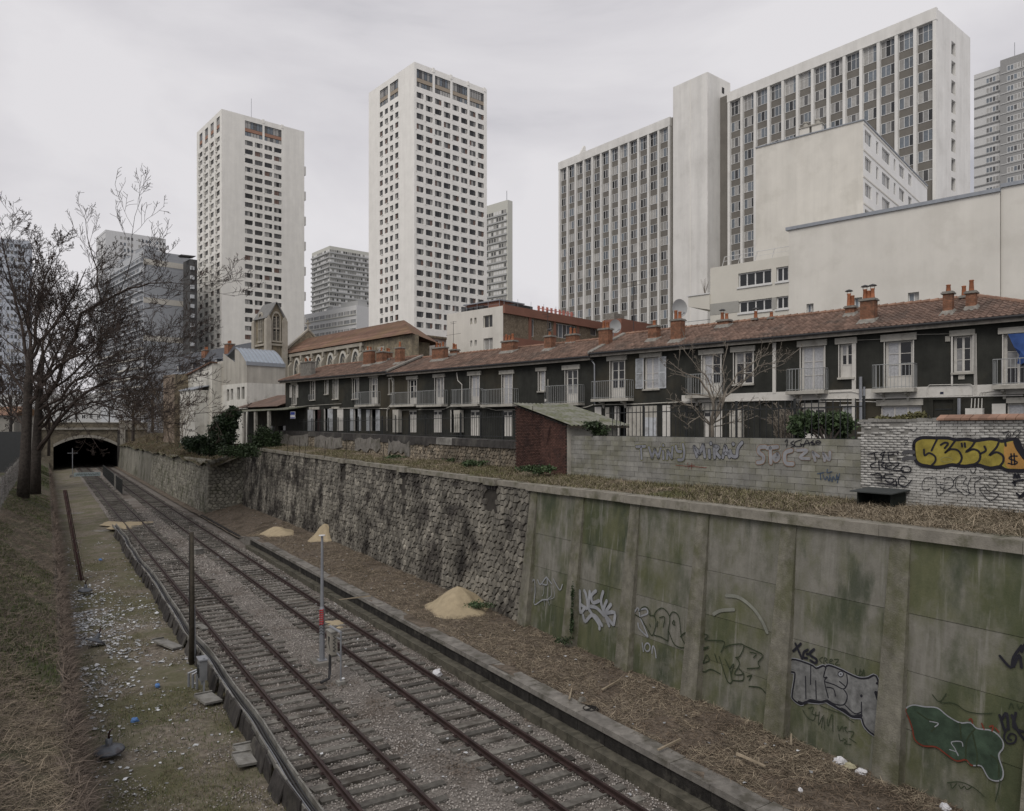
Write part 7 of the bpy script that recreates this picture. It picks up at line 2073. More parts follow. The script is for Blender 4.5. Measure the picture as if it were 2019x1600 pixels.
# thin brown saplings on the embankment and by the bush
def saplings(label, spots, hmin, hmax, mat, group):
    for px, py, d in spots:
        base = at_d(px, py, d)
        b = MB()
        for q in range(6):
            a = random.uniform(0, 6.28); grow(b, (0, 0, -.3), (math.cos(a) * .3, math.sin(a) * .3, 1), random.uniform(hmin, hmax), .03, 2, 4, .1, .12, (5, 5, 5, 4), .45, .012, 4)
        b.build('bare_sapling', mat, None, base, label=label, cat='sapling', group=group)
saplings('thin brown bare sapling on the embankment slope above the tunnel wall', [(255, 868, 112), (275, 860, 104), (290, 868, 98), (305, 858, 96), (320, 866, 90), (335, 872, 86), (350, 880, 82), (268, 840, 125), (312, 840, 104), (330, 835, 100), (362, 866, 84), (243, 850, 130)], 3, 6.5, M('sapling_brown', (0.115, 0.09, 0.062), bump=0), 'saplings on the embankment')
saplings('dry twiggy brush between the fig tree and the green bush', [(1545, 866, 26), (1556, 866, 25.5), (1568, 866, 25), (1535, 866, 26.5)], .9, 1.5, m_paletwig, 'dry brush behind the block wall')
# stakes on the terrace near the old garden fence
for i, px in enumerate((566, 578, 590, 601, 640, 682, 755)):
    p = at_z(px, 890 + i * 2.0, 6.75)
    MB().tube([(0, 0, -.2), (.05, 0, .8 + .2 * (i % 3))], .022, 5).build('wooden_stake', m_polewood, None, p, label='thin wooden stake standing before the rubble wall', cat='stake', group='stakes along the rubble wall')
# ================================================================== wire fence on the bank
fx = thing('wire_fence', 'wire mesh fence tangled with dry creeper along the bank top', 'fence', TS(-2.75, 20, 3.0), PHI)
b = MB()
zz = lambda s: float(z_bank(np.array(-2.75), np.array(s))) - 3.0
for q in range(700):
    s = q * .22
    if s > 150: break
    b.tube([(0, s, zz(s + 20)), (0, s + 1.0, zz(s + 20) + 1.9)], .004, 3, cap=False); b.tube([(0.004, s + 1.0, zz(s + 20)), (.004, s, zz(s + 20) + 1.9)], .004, 3, cap=False)
b.build('wire_mesh', m_galv, fx, kind='stuff')
pm = MB().box(-.04, .04, -.04, .04, -.3, 2.1).mesh('fence_post', m_concrete)
for q in range(50): put('fence_post', pm, fx, (.06, q * 3.0, zz(q * 3 + 20)))
k = 22000
s = 5 + 150 * RNG.random(k) ** 1.3; z = RNG.random(k) ** .8 * 1.9
zb_ = z_bank(np.full(k, -2.75), s)
blades('fence_creeper', 'grey dry creeper covering the wire fence', 'creeper', -2.75 + RNG.normal(0, .10, k), s, None, .15, .7, .007, 55, M('grey_creeper', (0.10, 0.092, 0.088), isl=.5, bump=0), .0, .9, zarr=zb_ + z)
# low wall, railing and tiled shed beyond the fence
lw_ = thing('road_railing', 'dark green railing on a low wall beyond the wire fence', 'railing', at_d(22, 850, 90), -.35)
MB().box(-7, 2.2, 0, .4, -5.5, -.1).build('low_wall', m_iron, lw_)
b = MB()
for q in range(60): b.box(-7 + q * .153, -6.97 + q * .153, .1, .13, -.1, 1.7)
b.build('bar', m_iron, lw_); MB().box(-7, 2.2, .08, .15, 1.7, 1.78).build('rail', m_iron, lw_)
gs = thing('tiled_hut', 'low hut with red tile roof behind the dark railing', 'hut', at_d(0, 850, 104), -.3)
MB().box(-8, 2.6, 0, 4, -6, 2.2).build('wall', m_wg, gs); MB().prism([(-.5, 2.2), (4.5, 2.2), (2, 3.5)], -8.3, 2.9, 'x').build('roof', m_tile_red, gs)
# ================================================================== trackside things
def TSo(px, py, z):
    n_, s_ = ns(px, py, z); return TS(n_, s_, z), n_, s_
# ---- cable trough with leaning slabs
O5 = (N_TROUGH, 20.0, -.2)
tr = thing('cable_trough', 'long concrete cable trough beside the track, propped by leaning slabs', 'cable trough', TS(*O5), PHI)
m_trough = M('trough_concrete', (0.205, 0.20, 0.185), var=0.25, scale=4, bump=0.3, dirt=(0.10, 0.095, 0.08), dscale=1.5, objr=0.15)
m_slabd = M('slab_dark', (0.048, 0.044, 0.042), var=0.4, scale=4, bump=0.3, dirt=(0.085, 0.08, 0.07), dscale=1.5, streak=0.3, objr=0.2)
s = 4.0; off = 0.0
while s < 74:
    L_ = 1.0; off = .06 * math.sin(s * .31) + .02 * math.sin(s * .9); off2 = .06 * math.sin((s + L_) * .31) + .02 * math.sin((s + L_) * .9)
    z = .28 + .04 * math.sin(s * .7)
    for (x0, x1, h) in ((.0, .045, .20), (.28, .325, .24)):
        MB().hexa([(x0 + off, s - 20, z - .2), (x1 + off, s - 20, z - .2), (x1 + off2, s + L_ - .015 - 20, z - .2), (x0 + off2, s + L_ - .015 - 20, z - .2), (x0 + off, s - 20, z - .2 + h), (x1 + off, s - 20, z - .2 + h), (x1 + off2, s + L_ - .015 - 20, z - .2 + h), (x0 + off2, s + L_ - .015 - 20, z - .2 + h)]).build('trough_side', m_trough, tr)
    MB().hexa([(off + .046, s - 20, z - .24), (off + .279, s - 20, z - .24), (off2 + .279, s + L_ - 20, z - .24), (off2 + .046, s + L_ - 20, z - .24), (off + .046, s - 20, z - .14), (off + .279, s - 20, z - .14), (off2 + .279, s + L_ - 20, z - .14), (off2 + .046, s + L_ - 20, z - .14)]).build('trough_floor', m_slabd, tr)
    s += L_
for q in range(3):
    P = [(.10 + .07 * q + .06 * math.sin(s * .31) + .02 * math.sin(s * .9) + .015 * math.sin(s * 2 + q), s - 20, .19 + .04 * math.sin(s * .7)) for s in np.arange(4, 74, .5)]
    MB().tube(P, .018, 5).build('cable', m_gutter if q else m_galv, tr)
s = 4.2
while s < 70:
    w = random.choice((.5, .62, .9, 1.2)); h = random.uniform(.60, .74); lean = random.uniform(.08, .26); dz = random.uniform(-.04, .03); tw = random.uniform(-.06, .06)
    off = .06 * math.sin(s * .31) + .02 * math.sin(s * .9)
    MB().hexa([(-lean - .05 + off, s - 20, -.42), (-lean + off, s - 20, -.42), (-lean + off, s + w - 20, -.42), (-lean - .05 + off, s + w - 20, -.42),
               (-.055 + off + tw, s - 20 + .01, -.42 + h + dz), (-.008 + off + tw, s - 20 + .01, -.42 + h + dz), (-.008 + off - tw * .3, s + w - 20 - .01, -.42 + h), (-.055 + off - tw * .3, s + w - 20 - .01, -.42 + h)]).build('leaning_slab', m_slabd, tr)
    s += w + random.choice((.01, .03, .05, .35))
# fallen slabs on the grass
for px, py, w, l, a, lab in ((410, 1380, .62, .72, .35, 'grey concrete slab fallen on the grass near the cable box'), (484, 1483, .5, .62, .2, 'concrete slab lying behind another below the leaning slabs'), (481, 1500, .5, .62, .1, 'cracked concrete slab lying in front of another below the trough'), (330, 1272, .55, 1.3, .55, 'long concrete slab lying flat near the wooden pole'), (398, 1238, .3, .7, .3, 'pale concrete cover lying on the ballast')):
    p, n_, s_ = TSo(px, py, -.33 if px != 398 else -.12)
    b = MB(); b.hexa([(-w/2, -l/2, 0), (w/2, -l/2, 0), (w/2 * .95, l/2, .03), (-w/2, l/2, .03), (-w/2, -l/2, .07), (w/2, -l/2, .07), (w/2 * .95, l/2, .10), (-w/2, l/2, .10)])
    b.box(-w/2, w/2, l/2 - .06, l/2, .105, .14)
    o = b.build('concrete_slab', m_trough, None, p, PHI + a, label=lab, cat='concrete slab', group='loose concrete slabs'); o.rotation_euler = (.12, .1, PHI + a)
p, n_, s_ = TSo(390, 1090, -.1)
b = MB().box(-.3, .3, -.2, .2, -.1, .22).box(-.34, .34, -.24, .24, .22, .28).build('concrete_box', m_trough, None, p, PHI + .4, label='small concrete chamber box on the ballast between the tracks', cat='box')
# ---- wooden pole
p, n_, s_ = TSo(378, 1306, -.35)
wp_ = thing('wooden_pole', 'tall weathered wooden pole rising by the cable trough', 'pole', p, PHI)
hgt = (1306 - 1050) / F * p.y
MB().tube([(0, 0, -.3), (.01, 0, hgt * .5), (0, .02, hgt)], [.105, .095, .08], 10).build('shaft', m_polewood, wp_, smooth=True)
MB().tube([(.1, -.03, 0), (.12, -.03, 1.0), (.1, -.02, 2.2)], .022, 6).tube([(.14, .05, 0), (.14, .05, .7)], .03, 6).build('conduit', m_galv, wp_)
MB().tube([(-.1, -.05, hgt * .28), (-.1, -.05, hgt * .98)], .012, 5).build('cable', m_gutter, wp_)
# junction box beside the pole
p, n_, s_ = TSo(402, 1368, -.35)
jb = thing('junction_box', 'narrow graffiti covered cable junction box on steel legs by the trough', 'box', p, PHI)
MB().box(-.03, .03, -.03, .03, 0, 1.2).box(-.03, .03, .35, .41, .2, 1.1).build('leg', m_galv, jb)
MB().box(-.14, .10, -.05, .45, .45, 1.12).build('case', M('case_grey', (0.15, 0.155, 0.16), var=0.25, bump=0.1), jb)
MB().box(-.17, .13, -.08, .48, 1.12, 1.16).build('lid', m_galv, jb)
b = MB()
for q in range(9): b.tube([(-.146, -.02 + .05 * q, .5 + .3 * random.random()), (-.146, .02 + .05 * q, .7 + .35 * random.random())], .012, 4)
b.build('graffiti', m_iron, jb)
for q in range(3): MB().tube([(-.1 - .1 * q, .75 + .2 * q, -.05), (-.1 - .1 * q, .75 + .2 * q, .42), (-.05, .7 + .2 * q, .5)], .045, 7).build('cable_pot', m_galv, jb)
# ---- lamp post between the tracks
p, n_, s_ = TSo(635, 1305, -.12)
lp = thing('lamp_post', 'grey tapered steel post with red marking on concrete foot between tracks', 'lamp post', p, PHI)
hgt = (1305 - 1057) / F * p.y
MB().box(-.36, .36, -.36, .36, -.3, .06).build('concrete_foot', m_kerb, lp)
MB().box(-.16, .16, -.16, .16, .06, .09).tube([(0, 0, .09), (0, 0, hgt * .42)], .10, 12).tube([(0, 0, hgt * .42), (0, 0, hgt * .44)], [.10, .07], 12).tube([(0, 0, hgt * .44), (0, 0, hgt)], [.07, .045], 12).build('shaft', m_galv, lp)
MB().lathe([(.045, hgt), (.12, hgt + .005), (.12, hgt + .03), (.02, hgt + .04)], sides=12).build('top_cap', m_plate, lp)
b = MB()
for q in range(7):
    z = hgt * .355 + q * .085 - .27
    b.tube([(-.108 + .0 * q, -.04, z), (-.09, -.075, z + .05), (-.03, -.108, z + .02), (.02, -.11, z + .07)], .02, 5)
b.build('red_marking', M('red_paint', (0.45, 0.03, 0.03), bump=0), lp)
b = MB()
for q in range(5):
    z = hgt * .22 + q * .11
    b.tube([(-.106, -.03, z), (-.06, -.09, z + .06), (.02, -.108, z - .02), (.05, -.1, z + .05)], .012, 4)
b.build('tag_marking', m_iron, lp)
# ---- relay box on a frame
p, n_, s_ = TSo(672, 1345, -.12)
rb = thing('relay_box', 'graffitied grey relay box on a pipe frame between the tracks', 'relay box', p, PHI)
MB().tube([(0, 0, 0), (0, 0, 1.75)], .03, 8).tube([(-.05, .95, 0), (-.05, .95, 1.75)], .03, 8).tube([(0, 0, 1.45), (-.05, .95, 1.45)], .025, 6).tube([(0, 0, .85), (-.05, .95, 1.0)], .025, 6).tube([(0, 0, 1.7), (-.05, .95, 1.7)], .045, 6).build('pipe_frame', m_galv, rb)
MB().box(-.14, .14, -.14, .14, -.15, .04).build('foot_plate', m_trough, rb)
MB().box(-.22, .0, .35, .85, .85, 1.62).build('case', M('case_beige', (0.25, 0.235, 0.205), var=0.15, bump=0.1), rb)
MB().box(-.25, .03, .32, .88, 1.62, 1.66).build('lid', m_trough, rb)
b = MB()
for q in range(5): b.tube([(-.08, .345, .95 + q * .12), (-.15, .345, 1.02 + q * .12), (-.05, .345, 1.06 + q * .12), (-.16, .345, .98 + q * .13)], .012, 4)
for q in range(4): b.tube([(-.225, .45 + .08 * q, 1.0 + .1 * q), (-.225, .6, 1.2 + .05 * q), (-.225, .5 + .06 * q, 1.45)], .012, 4)
b.build('graffiti', m_iron, rb)
MB().tube([(-.18, .6, .85), (-.2, .58, .3), (-.25, .5, .02), (-.6, .3, .0)], .05, 7).build('cable_hose', m_gutter, rb)
# ---- enamel lamp shades lying about, leaning rusty post
def lamp_head(px, py, tilt, az, label, r=.34):
    p, n_, s_ = TSo(px, py, -.33)
    t = thing('fallen_lamp', label, 'lamp', p + Vector((0, 0, .08)), az, 'old enamel lamp shades on the ground')
    t.rotation_euler = (tilt, 0, az)
    MB().lathe([(r, 0), (r * .96, .045), (r * .8, .085), (r * .5, .125), (r * .25, .16), (r * .22, .17), (r * .22, .34), (.03, .36)], sides=24).build('shade', m_enamel, t, smooth=True)
    MB().tube([(0, 0, .34), (0, 0, .45), (.03, .0, .55), (.10, 0, .62)], [.035, .03, .022, .018], 8).build('neck', m_rust, t, smooth=True)
lamp_head(215, 1487, .05, .2, 'dark enamel lamp shade standing upright on the grass with its neck up', .40)
lamp_head(188, 1270, .45, 2.6, 'tilted grey enamel lamp shade lying beside the litter', .38)
lamp_head(168, 1168, .1, 1.0, 'rusty lamp shade at the foot of the leaning rusty post', .36)
p, n_, s_ = TSo(161, 1141, -.35)
top = at_d(128, 967, p.y + 1.0) - p
rp_ = thing('rusty_post', 'leaning rusty steel post wrapped in dead stems', 'post', p, 0)
b = MB()
for (dx, dy) in ((-.09, -.09), (.09, -.09), (.09, .09), (-.09, .09)): b.tube([(dx, dy, -.2), (top.x + dx * .7, top.y + dy * .7, top.z)], .028, 4)
b.build('corner_angle', m_rust, rp_)
MB().tube([(0, 0, -.2), (top.x, top.y, top.z)], [.085, .06], 4).build('web_plate', m_rust, rp_)
b = MB()
for q in range(20):
    t0 = random.uniform(.0, .75); a = random.uniform(0, 6.28); c0 = Vector((top.x * t0, top.y * t0, top.z * t0))
    b.tube([c0 + Vector((.12 * math.cos(a), .12 * math.sin(a), 0)), c0 + Vector((.25 * math.cos(a + .5), .2 * math.sin(a + .5), .3)), c0 + Vector((.15 * math.cos(a + 1), .3 * math.sin(a + 1), .7))], [.012, .009, .005], 4)
b.build('dead_stem', m_bramble, rp_, kind='stuff')
# ---- near the tunnel: signal cross, board, mesh gates
p, n_, s_ = TSo(143, 941, -.3)
sg = thing('cross_post', 'slender grey post with a cross arm before the tunnel', 'post', p, PHI)
hh = (941 - 884) / F * p.y
MB().tube([(0, 0, -.3), (0, 0, hh)], .06, 8).build('shaft', m_galv, sg); MB().box(-.8, .8, -.03, .03, hh * .82, hh * .82 + .08).build('cross_arm', m_galv, sg); MB().box(-.45, .45, -.25, .25, -.2, .45).build('base_cabinet', m_trough, sg)
p, n_, s_ = TSo(172, 941, -.2)
bd = thing('barrier_board', 'pale low barrier board with dark graffiti scrawl across the left track', 'barrier', p, PHI)
MB().box(-2.1, 2.1, -.06, .06, .15, .85).build('board', M('pale_board', (0.26, 0.31, 0.32), var=0.15, bump=0.05), bd)
MB().box(-2.0, -1.9, -.05, .15, -.1, .9).box(1.9, 2.0, -.05, .15, -.1, .9).build('leg', m_trough, bd)
b = MB()
for q in range(10): b.tube([(-1.7 + q * .35, -.075, .3 + .2 * (q % 2)), (-1.55 + q * .35, -.075, .65), (-1.4 + q * .35, -.075, .35)], .03, 4)
b.build('graffiti', m_iron, bd)
for (pa, pb, lab) in (((203, 938), (226, 962), 'dark wire mesh gate panel standing open along the track, nearer the tunnel'), ((229, 965), (241, 976), 'narrow dark mesh gate panel beside the concrete gate post')):
    a, n0, s0 = TSo(pb[0], pb[1], -.1); e, n1, s1 = TSo(pa[0], pa[1], -.1)
    L_ = (e - a).length; az = math.atan2(e.y - a.y, e.x - a.x)
    g = thing('mesh_gate', lab, 'gate', a, az, 'mesh gate panels between the tracks')
    MB().box(0, L_, -.03, .03, .08, .14).box(0, L_, -.03, .03, 1.9, 1.96).box(0, .06, -.03, .03, .14, 1.9).box(L_ - .06, L_, -.03, .03, .14, 1.9).build('gate_frame', m_iron, g)
    b = MB(); x = .06
    while x < L_: b.box(x, x + .055, -.012, .012, .14, 1.9); x += .1
    b.build('mesh_bars', m_iron, g, kind='stuff')
p, n_, s_ = TSo(227, 965, -.15)
MB().box(-.12, .12, -.12, .12, -.2, 2.1).box(-.15, .15, -.15, .15, 2.1, 2.18).build('gate_post', m_trough, None, p, PHI, label='square pale concrete post between the two mesh gates', cat='post')
# ---- sand on the track bed, sandy strips
def patch_sand(px, py, rx, ry, z, label, h=.05, mat=m_sand):
    p, n_, s_ = TSo(px, py, z); b = MB(); k = 22
    b.v.append((0, 0, h))
    for ring, t in ((1, .5), (2, 1.0)):
        for j in range(k):
            a = 2 * math.pi * j / k; rr = t * (1 + .25 * math.sin(3 * a + px) + .15 * math.sin(7 * a))
            b.v.append((rx * rr * math.cos(a), ry * rr * math.sin(a), h * .7 if ring == 1 else -.05))
    for j in range(k):
        b.f.append((0, 1 + j, 1 + (j + 1) % k)); b.m.append(0); b.f.append((1 + j, 1 + k + j, 1 + k + (j + 1) % k, 1 + (j + 1) % k)); b.m.append(0)
    b.build('sand_spill', mat, None, p, PHI, smooth=True, label=label, cat='sand', group='thin sand spills')
patch_sand(246, 1034, 1.9, 3.2, -.16, 'yellow sand spilled across the left track', .10)
patch_sand(200, 1046, 1.0, .5, -.36, 'sand strip on the low ground behind the trough end', .03, m_kerb); patch_sand(150, 1012, 1.3, .5, -.42, 'pale sand strip across the weedy ground', .03, m_kerb); patch_sand(660, 1228, .5, .7, -.16, 'small sand patch inside the track by the lamp post', .03)
# ---- litter
m_bag = M('plastic_bag', (0.56, 0.56, 0.58), var=0.12, rough=0.45, spec=0.4, bump=0.2, bscale=20)
def bag(p, r, label, mat=m_bag, seed=0):
    b = MB(); k, R_ = 9, 5
    rr = random.Random(seed)
    for i in range(R_ + 1):
        t = i / R_
        for j in range(k):
            a = 2 * math.pi * j / k; q = math.sin(t * math.pi * .55 + .05) * rr.uniform(.65, 1.2)
            b.v.append((r * q * math.cos(a), r * .75 * q * math.sin(a), r * .7 * math.cos(t * math.pi * .55) * rr.uniform(.55, 1.1) - (.04 if i == R_ else 0)))
    for i in range(R_):
        for j in range(k): b.f.append((i*k + j, (i+1)*k + j, (i+1)*k + (j+1) % k, i*k + (j+1) % k)); b.m.append(0)
    b.f.append(tuple(range(k))); b.m.append(0)
    b.build('plastic_bag', mat, None, p, rr.uniform(0, 6), label=label, cat='plastic bag', group='plastic bags lying about')
for i, (px, py, z, r, lab) in enumerate(((862, 1328, -.1, .22, 'crumpled white plastic sheet between rail and platform edge'), (1690, 1492, .5, .20, 'white plastic bag at the foot of the graffiti wall'), (1708, 1482, .52, .18, 'second white plastic bag against the graffiti wall'), (1727, 1490, .52, .16, 'yellowish plastic bag beside the white ones'), (1740, 1506, .5, .15, 'small white plastic bag next to the concrete pier'), (1882, 1582, .5, .15, 'white plastic scrap near the dark green graffiti'), (1578, 1562, .5, .08, 'tiny white scrap on the brown platform'))):
    p, n_, s_ = TSo(px, py, z); n_ = min(n_, 16.22); p = TS(n_, s_, float(z_plat(np.array(n_), np.array(s_))) + .02 if n_ > 13 else z); bag(p, r, lab, seed=i + 3, mat=m_bag if i != 3 else M('yellow_bag', (0.40, 0.38, 0.26), bump=.1))
for i, (px, py, lab) in enumerate(((310, 1352, 'blue plastic scrap on the grass by the wooden pole'), (266, 1420, 'blue plastic scrap above the standing lamp shade'), (198, 1104, 'bright blue plastic bag in the litter'))):
    p, n_, s_ = TSo(px, py, -.33); bag(p, .12, lab, m_blueplastic, i + 20)
k = 4200
n0 = RNG.uniform(1.0, 4.7, k); s0 = np.where(RNG.random(k) < .8, RNG.normal(38, 5.5, k), RNG.uniform(20, 70, k))
n0 = np.where(RNG.random(k) < .55, 1.0 + np.abs(RNG.normal(0, 1.0, k)), n0); m_ = (n0 < 4.8) & (s0 > 12); n0, s0 = n0[m_], s0[m_]; k = len(n0)
m_ = vnoise(n0, s0, .8, 91) + .6 * vnoise(n0, s0, 2.1, 92) > -.25; n0, s0 = n0[m_], s0[m_]; k = len(n0)
sz = RNG.uniform(.02, .11, k) * RNG.random(k) ** .8
V = []
a = RNG.uniform(0, 6.28, k); zc = z_low(n0, s0) + .02
c, sn = np.cos(a), np.sin(a)
lx = np.array([-1, 0, 1, 1, 0, -1.0]); ly = np.array([-.6, -.8, -.5, .6, .7, .5]); lz = np.array([.0, .5, .1, .2, .8, .1])
jx = lx[None] * sz[:, None] * RNG.uniform(.6, 1.3, (k, 6)); jy = ly[None] * sz[:, None] * RNG.uniform(.6, 1.3, (k, 6)); jz = lz[None] * sz[:, None] * RNG.uniform(.2, 1.1, (k, 6))
V = np.stack([n0[:, None] + jx * c[:, None] - jy * sn[:, None], s0[:, None] + jx * sn[:, None] + jy * c[:, None], zc[:, None] + jz], -1).reshape(-1, 3)
FA = (np.array([[0, 1, 4, 5], [1, 2, 3, 4]])[None] + 6 * np.arange(k)[:, None, None]).reshape(-1, 4)
np_mesh('litter', V, FA, m_litter, None, (0, 0, 0), PHI, kind='stuff', label='scattered white and grey plastic litter on the low ground', cat='litter')
k = 420
n0 = RNG.uniform(5.4, 16.2, k); s0 = 8 + 70 * RNG.random(k) ** 1.3; sz = RNG.uniform(.015, .06, k)
zc = np.where(n0 > 13.1, z_plat(n0, s0) + .04, -.13); m_ = (n0 < 12.2) | (n0 > 13.2); n0, s0, sz, zc = n0[m_], s0[m_], sz[m_], zc[m_]; k = len(n0)
a = RNG.uniform(0, 6.28, k); c, sn = np.cos(a), np.sin(a)
jx = lx[None] * sz[:, None]; jy = ly[None] * sz[:, None]; jz = lz[None] * sz[:, None] * RNG.uniform(.2, 1.0, (k, 6))
V = np.stack([n0[:, None] + jx * c[:, None] - jy * sn[:, None], s0[:, None] + jx * sn[:, None] + jy * c[:, None], zc[:, None] + jz], -1).reshape(-1, 3)
FA = (np.array([[0, 1, 4, 5], [1, 2, 3, 4]])[None] + 6 * np.arange(k)[:, None, None]).reshape(-1, 4)
np_mesh('litter', V, FA, m_litter, None, (0, 0, 0), PHI, kind='stuff', label='small pale scraps of litter along tracks and platform', cat='litter')
# ---- dark pit in the platform and broken wood
p, n_, s_ = TSo(1164, 1396, .62)
pit = thing('drain_pit', 'small dark drain pit in the platform with a stone on its rim', 'drain', p, PHI)
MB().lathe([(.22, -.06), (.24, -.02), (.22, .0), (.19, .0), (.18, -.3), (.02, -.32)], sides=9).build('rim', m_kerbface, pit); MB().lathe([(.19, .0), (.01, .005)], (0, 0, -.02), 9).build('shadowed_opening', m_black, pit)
MB().hexa([(-.1, .3, .08), (.1, .3, .08), (.09, .45, .08), (-.1, .45, .08), (-.06, .32, .2), (.07, .32, .18), (.06, .42, .18), (-.06, .42, .2)]).build('rim_stone', m_rubble, pit)
for i, (px, py, L_, a) in enumerate(((1205, 1352, 1.0, .9), (1125, 1370, .8, 1.4), (1650, 1440, .7, .3), (1560, 1460, .6, 1.2), (1320, 1470, .9, .7), (1480, 1500, .8, 2.2), (700, 1180, 1.5, .5))):
    p, n_, s_ = TSo(px, py, .68); MB().hexa([(-L_/2, -.03, 0), (L_/2, -.02, 0), (L_/2, .03, 0), (-L_/2, .03, 0), (-L_/2, -.03, .03), (L_/2, -.015, .06), (L_/2, .015, .06), (-L_/2, .03, .03)]).build('broken_lath', m_straw, None, p, a, label='pale broken wooden lath lying on the brown platform', cat='lath', group='broken laths on the platform')
# pale bush clippings on the bank
# ================================================================== graffiti: painted strokes lying on the walls
def smooth_line(P, closed=False, sub=4):
    P = [Vector((p[0], p[1])) for p in P]; out = []; n = len(P)
    if n < 3: return P
    rng = range(n) if closed else range(n - 1)
    for i in rng:
        p0 = P[(i - 1) % n] if closed or i > 0 else P[0]; p1 = P[i]; p2 = P[(i + 1) % n]; p3 = P[(i + 2) % n] if closed or i + 2 < n else P[-1]
        for k in range(sub):
            t = k / sub
            out.append(.5 * ((2 * p1) + (p2 - p0) * t + (2*p0 - 5*p1 + 4*p2 - p3) * t*t + (3*p1 - p0 - 3*p2 + p3) * t*t*t))
    if not closed: out.append(P[-1])
    return out
class Wall:
    def __init__(self, obj, org, nfun_a, nfun_b, zref, inset):
        self.o, self.org, self.a, self.bt, self.z, self.ins = obj, org, nfun_a, nfun_b, zref, inset
    def hit(self, px, py, off):
        r = ray(px, py); N0 = self.a - self.ins - off
        t = (N0 + self.bt * (H - self.z)) / (CT * r.x + ST * r.y - self.bt * r.z)
        P = Vector((r.x * t, t, H + r.z * t))
        return Vector((CT * P.x + ST * P.y - self.org[0], -ST * P.x + CT * P.y - self.org[1], P.z - self.org[2]))
    def stroke(self, b, pts, w, off, m=0, smooth=True, closed=False):
        Q = [self.hit(p.x, p.y, off) for p in (smooth_line(pts, closed) if smooth else [Vector(p) for p in pts])]
        if closed: Q.append(Q[0])
        hw = w / 2; n = len(Q); L, R_ = [], []
        for i in range(n):
            d = Q[min(i + 1, n - 1)] - Q[max(i - 1, 0)]; d.x = 0
            if d.length < 1e-6: d = Vector((0, 1, 0))
            d.normalize(); s = Vector((0, -d.z, d.y))
            L.append(Q[i] + s * hw); R_.append(Q[i] - s * hw)
        for i in range(n - 1): b.face([L[i], R_[i], R_[i + 1], L[i + 1]], m)
        for e, s_ in ((0, -1), (n - 1, 1)):           # round ends
            c = Q[e]; d = (Q[1] - Q[0]) if e == 0 else (Q[-1] - Q[-2]); d.x = 0
            if d.length < 1e-6: continue
            d.normalize(); s = Vector((0, -d.z, d.y)); fan = []
            for k in range(7):
                a = math.pi * k / 6; fan.append(c + s * hw * math.cos(a) + d * s_ * hw * math.sin(a))
            b.face(fan, m)
    def fill(self, b, pts, off, m=0, smooth=True):
        Q = [self.hit(p.x, p.y, off) for p in (smooth_line(pts, True) if smooth else [Vector(p) for p in pts])]
        b.face(Q, m)
def T_(ox, oy, sc):
    return lambda pts: [(ox + x * sc, oy + y * sc) for x, y in pts]
def circ(x, y, rx, ry=None, k=10):
    ry = rx if ry is None else ry
    return [(x + rx * math.cos(2 * math.pi * q / k), y + ry * math.sin(2 * math.pi * q / k)) for q in range(k)]
def paint(name, col, var=.25, sc=4): return M(name, col, var=var, scale=sc, bump=0.1, rough=.8, dirt=tuple(c * .75 for c in col), dscale=2.0)
p_black = paint('spray_black', (0.016, 0.016, 0.022)); p_chrome = paint('spray_chrome', (0.215, 0.222, 0.245)); p_silver = paint('spray_silver', (0.15, 0.152, 0.15), .4, 6); p_white = paint('spray_white', (0.27, 0.28, 0.30)); p_yellow = paint('spray_yellow', (0.26, 0.215, 0.045), .35, 3)
p_orange = paint('spray_orange', (0.215, 0.135, 0.085)); p_blue = paint('spray_blue', (0.055, 0.085, 0.14)); p_lime = paint('spray_lime', (0.27, 0.265, 0.13)); p_dgreen = paint('spray_dark_green', (0.030, 0.042, 0.022)); p_green = paint('spray_green', (0.034, 0.054, 0.036), .5, 3); p_red = paint('spray_red', (0.16, 0.035, 0.02)); p_amber = paint('spray_amber', (0.36, 0.20, 0.06))
p_pale = paint('spray_pale', (0.25, 0.255, 0.27))
def piece(wall, layers, label=None):
    """layers: list of (kind, pts list, width, offset, material)"""
    mats = []; b = MB()
    for kind, pts, w, off, mt in layers:
        if mt not in mats: mats.append(mt)
        i = mats.index(mt)
        if kind == 'fill': wall.fill(b, pts, off, i)
        elif kind == 'loop': wall.stroke(b, pts, w, off, i, True, True)
        elif kind == 'poly': wall.stroke(b, pts, w, off, i, False)
        else: wall.stroke(b, pts, w, off, i)
    o = b.build('graffiti', mats, wall.o)
    if label: o['label'] = label
    return o
def bubble(f, letters, w, rim, fillm, rimm, glow=None, base=.004):
    L = []
    for pts in letters:
        q = f(pts)
        if glow: L.append(('line', q, w + 2 * rim + .03, base, glow))
    for pts in letters: L.append(('line', f(pts), w + 2 * rim, base + .003, rimm))
    for pts in letters: L.append(('line', f(pts), w, base + .006, fillm))
    return L
WB = Wall(bw, (NY, S_W, zb), NY, 0.0, 0.0, .012)
WW = Wall(ww, (NY, 1.0, zb2), NY, 0.0, 0.0, .02)
WC = Wall(cw, O, N_WALL, BAT, 0.6, .03)
g1 = T_(1230, 850, .2328)
piece(WB, bubble(g1, [[(105, 135), (180, 130)], [(145, 135), (150, 235)], [(212, 140), (238, 225)], [(238, 225), (262, 160)], [(262, 160), (292, 225)], [(292, 225), (312, 150)], [(333, 175), (335, 235)], [(333, 120), (335, 124)], [(365, 235), (372, 170)], [(372, 170), (405, 230)], [(405, 230), (412, 140)], [(440, 130), (452, 170), (485, 175)], [(500, 115), (512, 180), (500, 240), (460, 245)]], .115, .018, p_chrome, p_black, p_lime), 'chrome block letters TWINY with yellow glow')
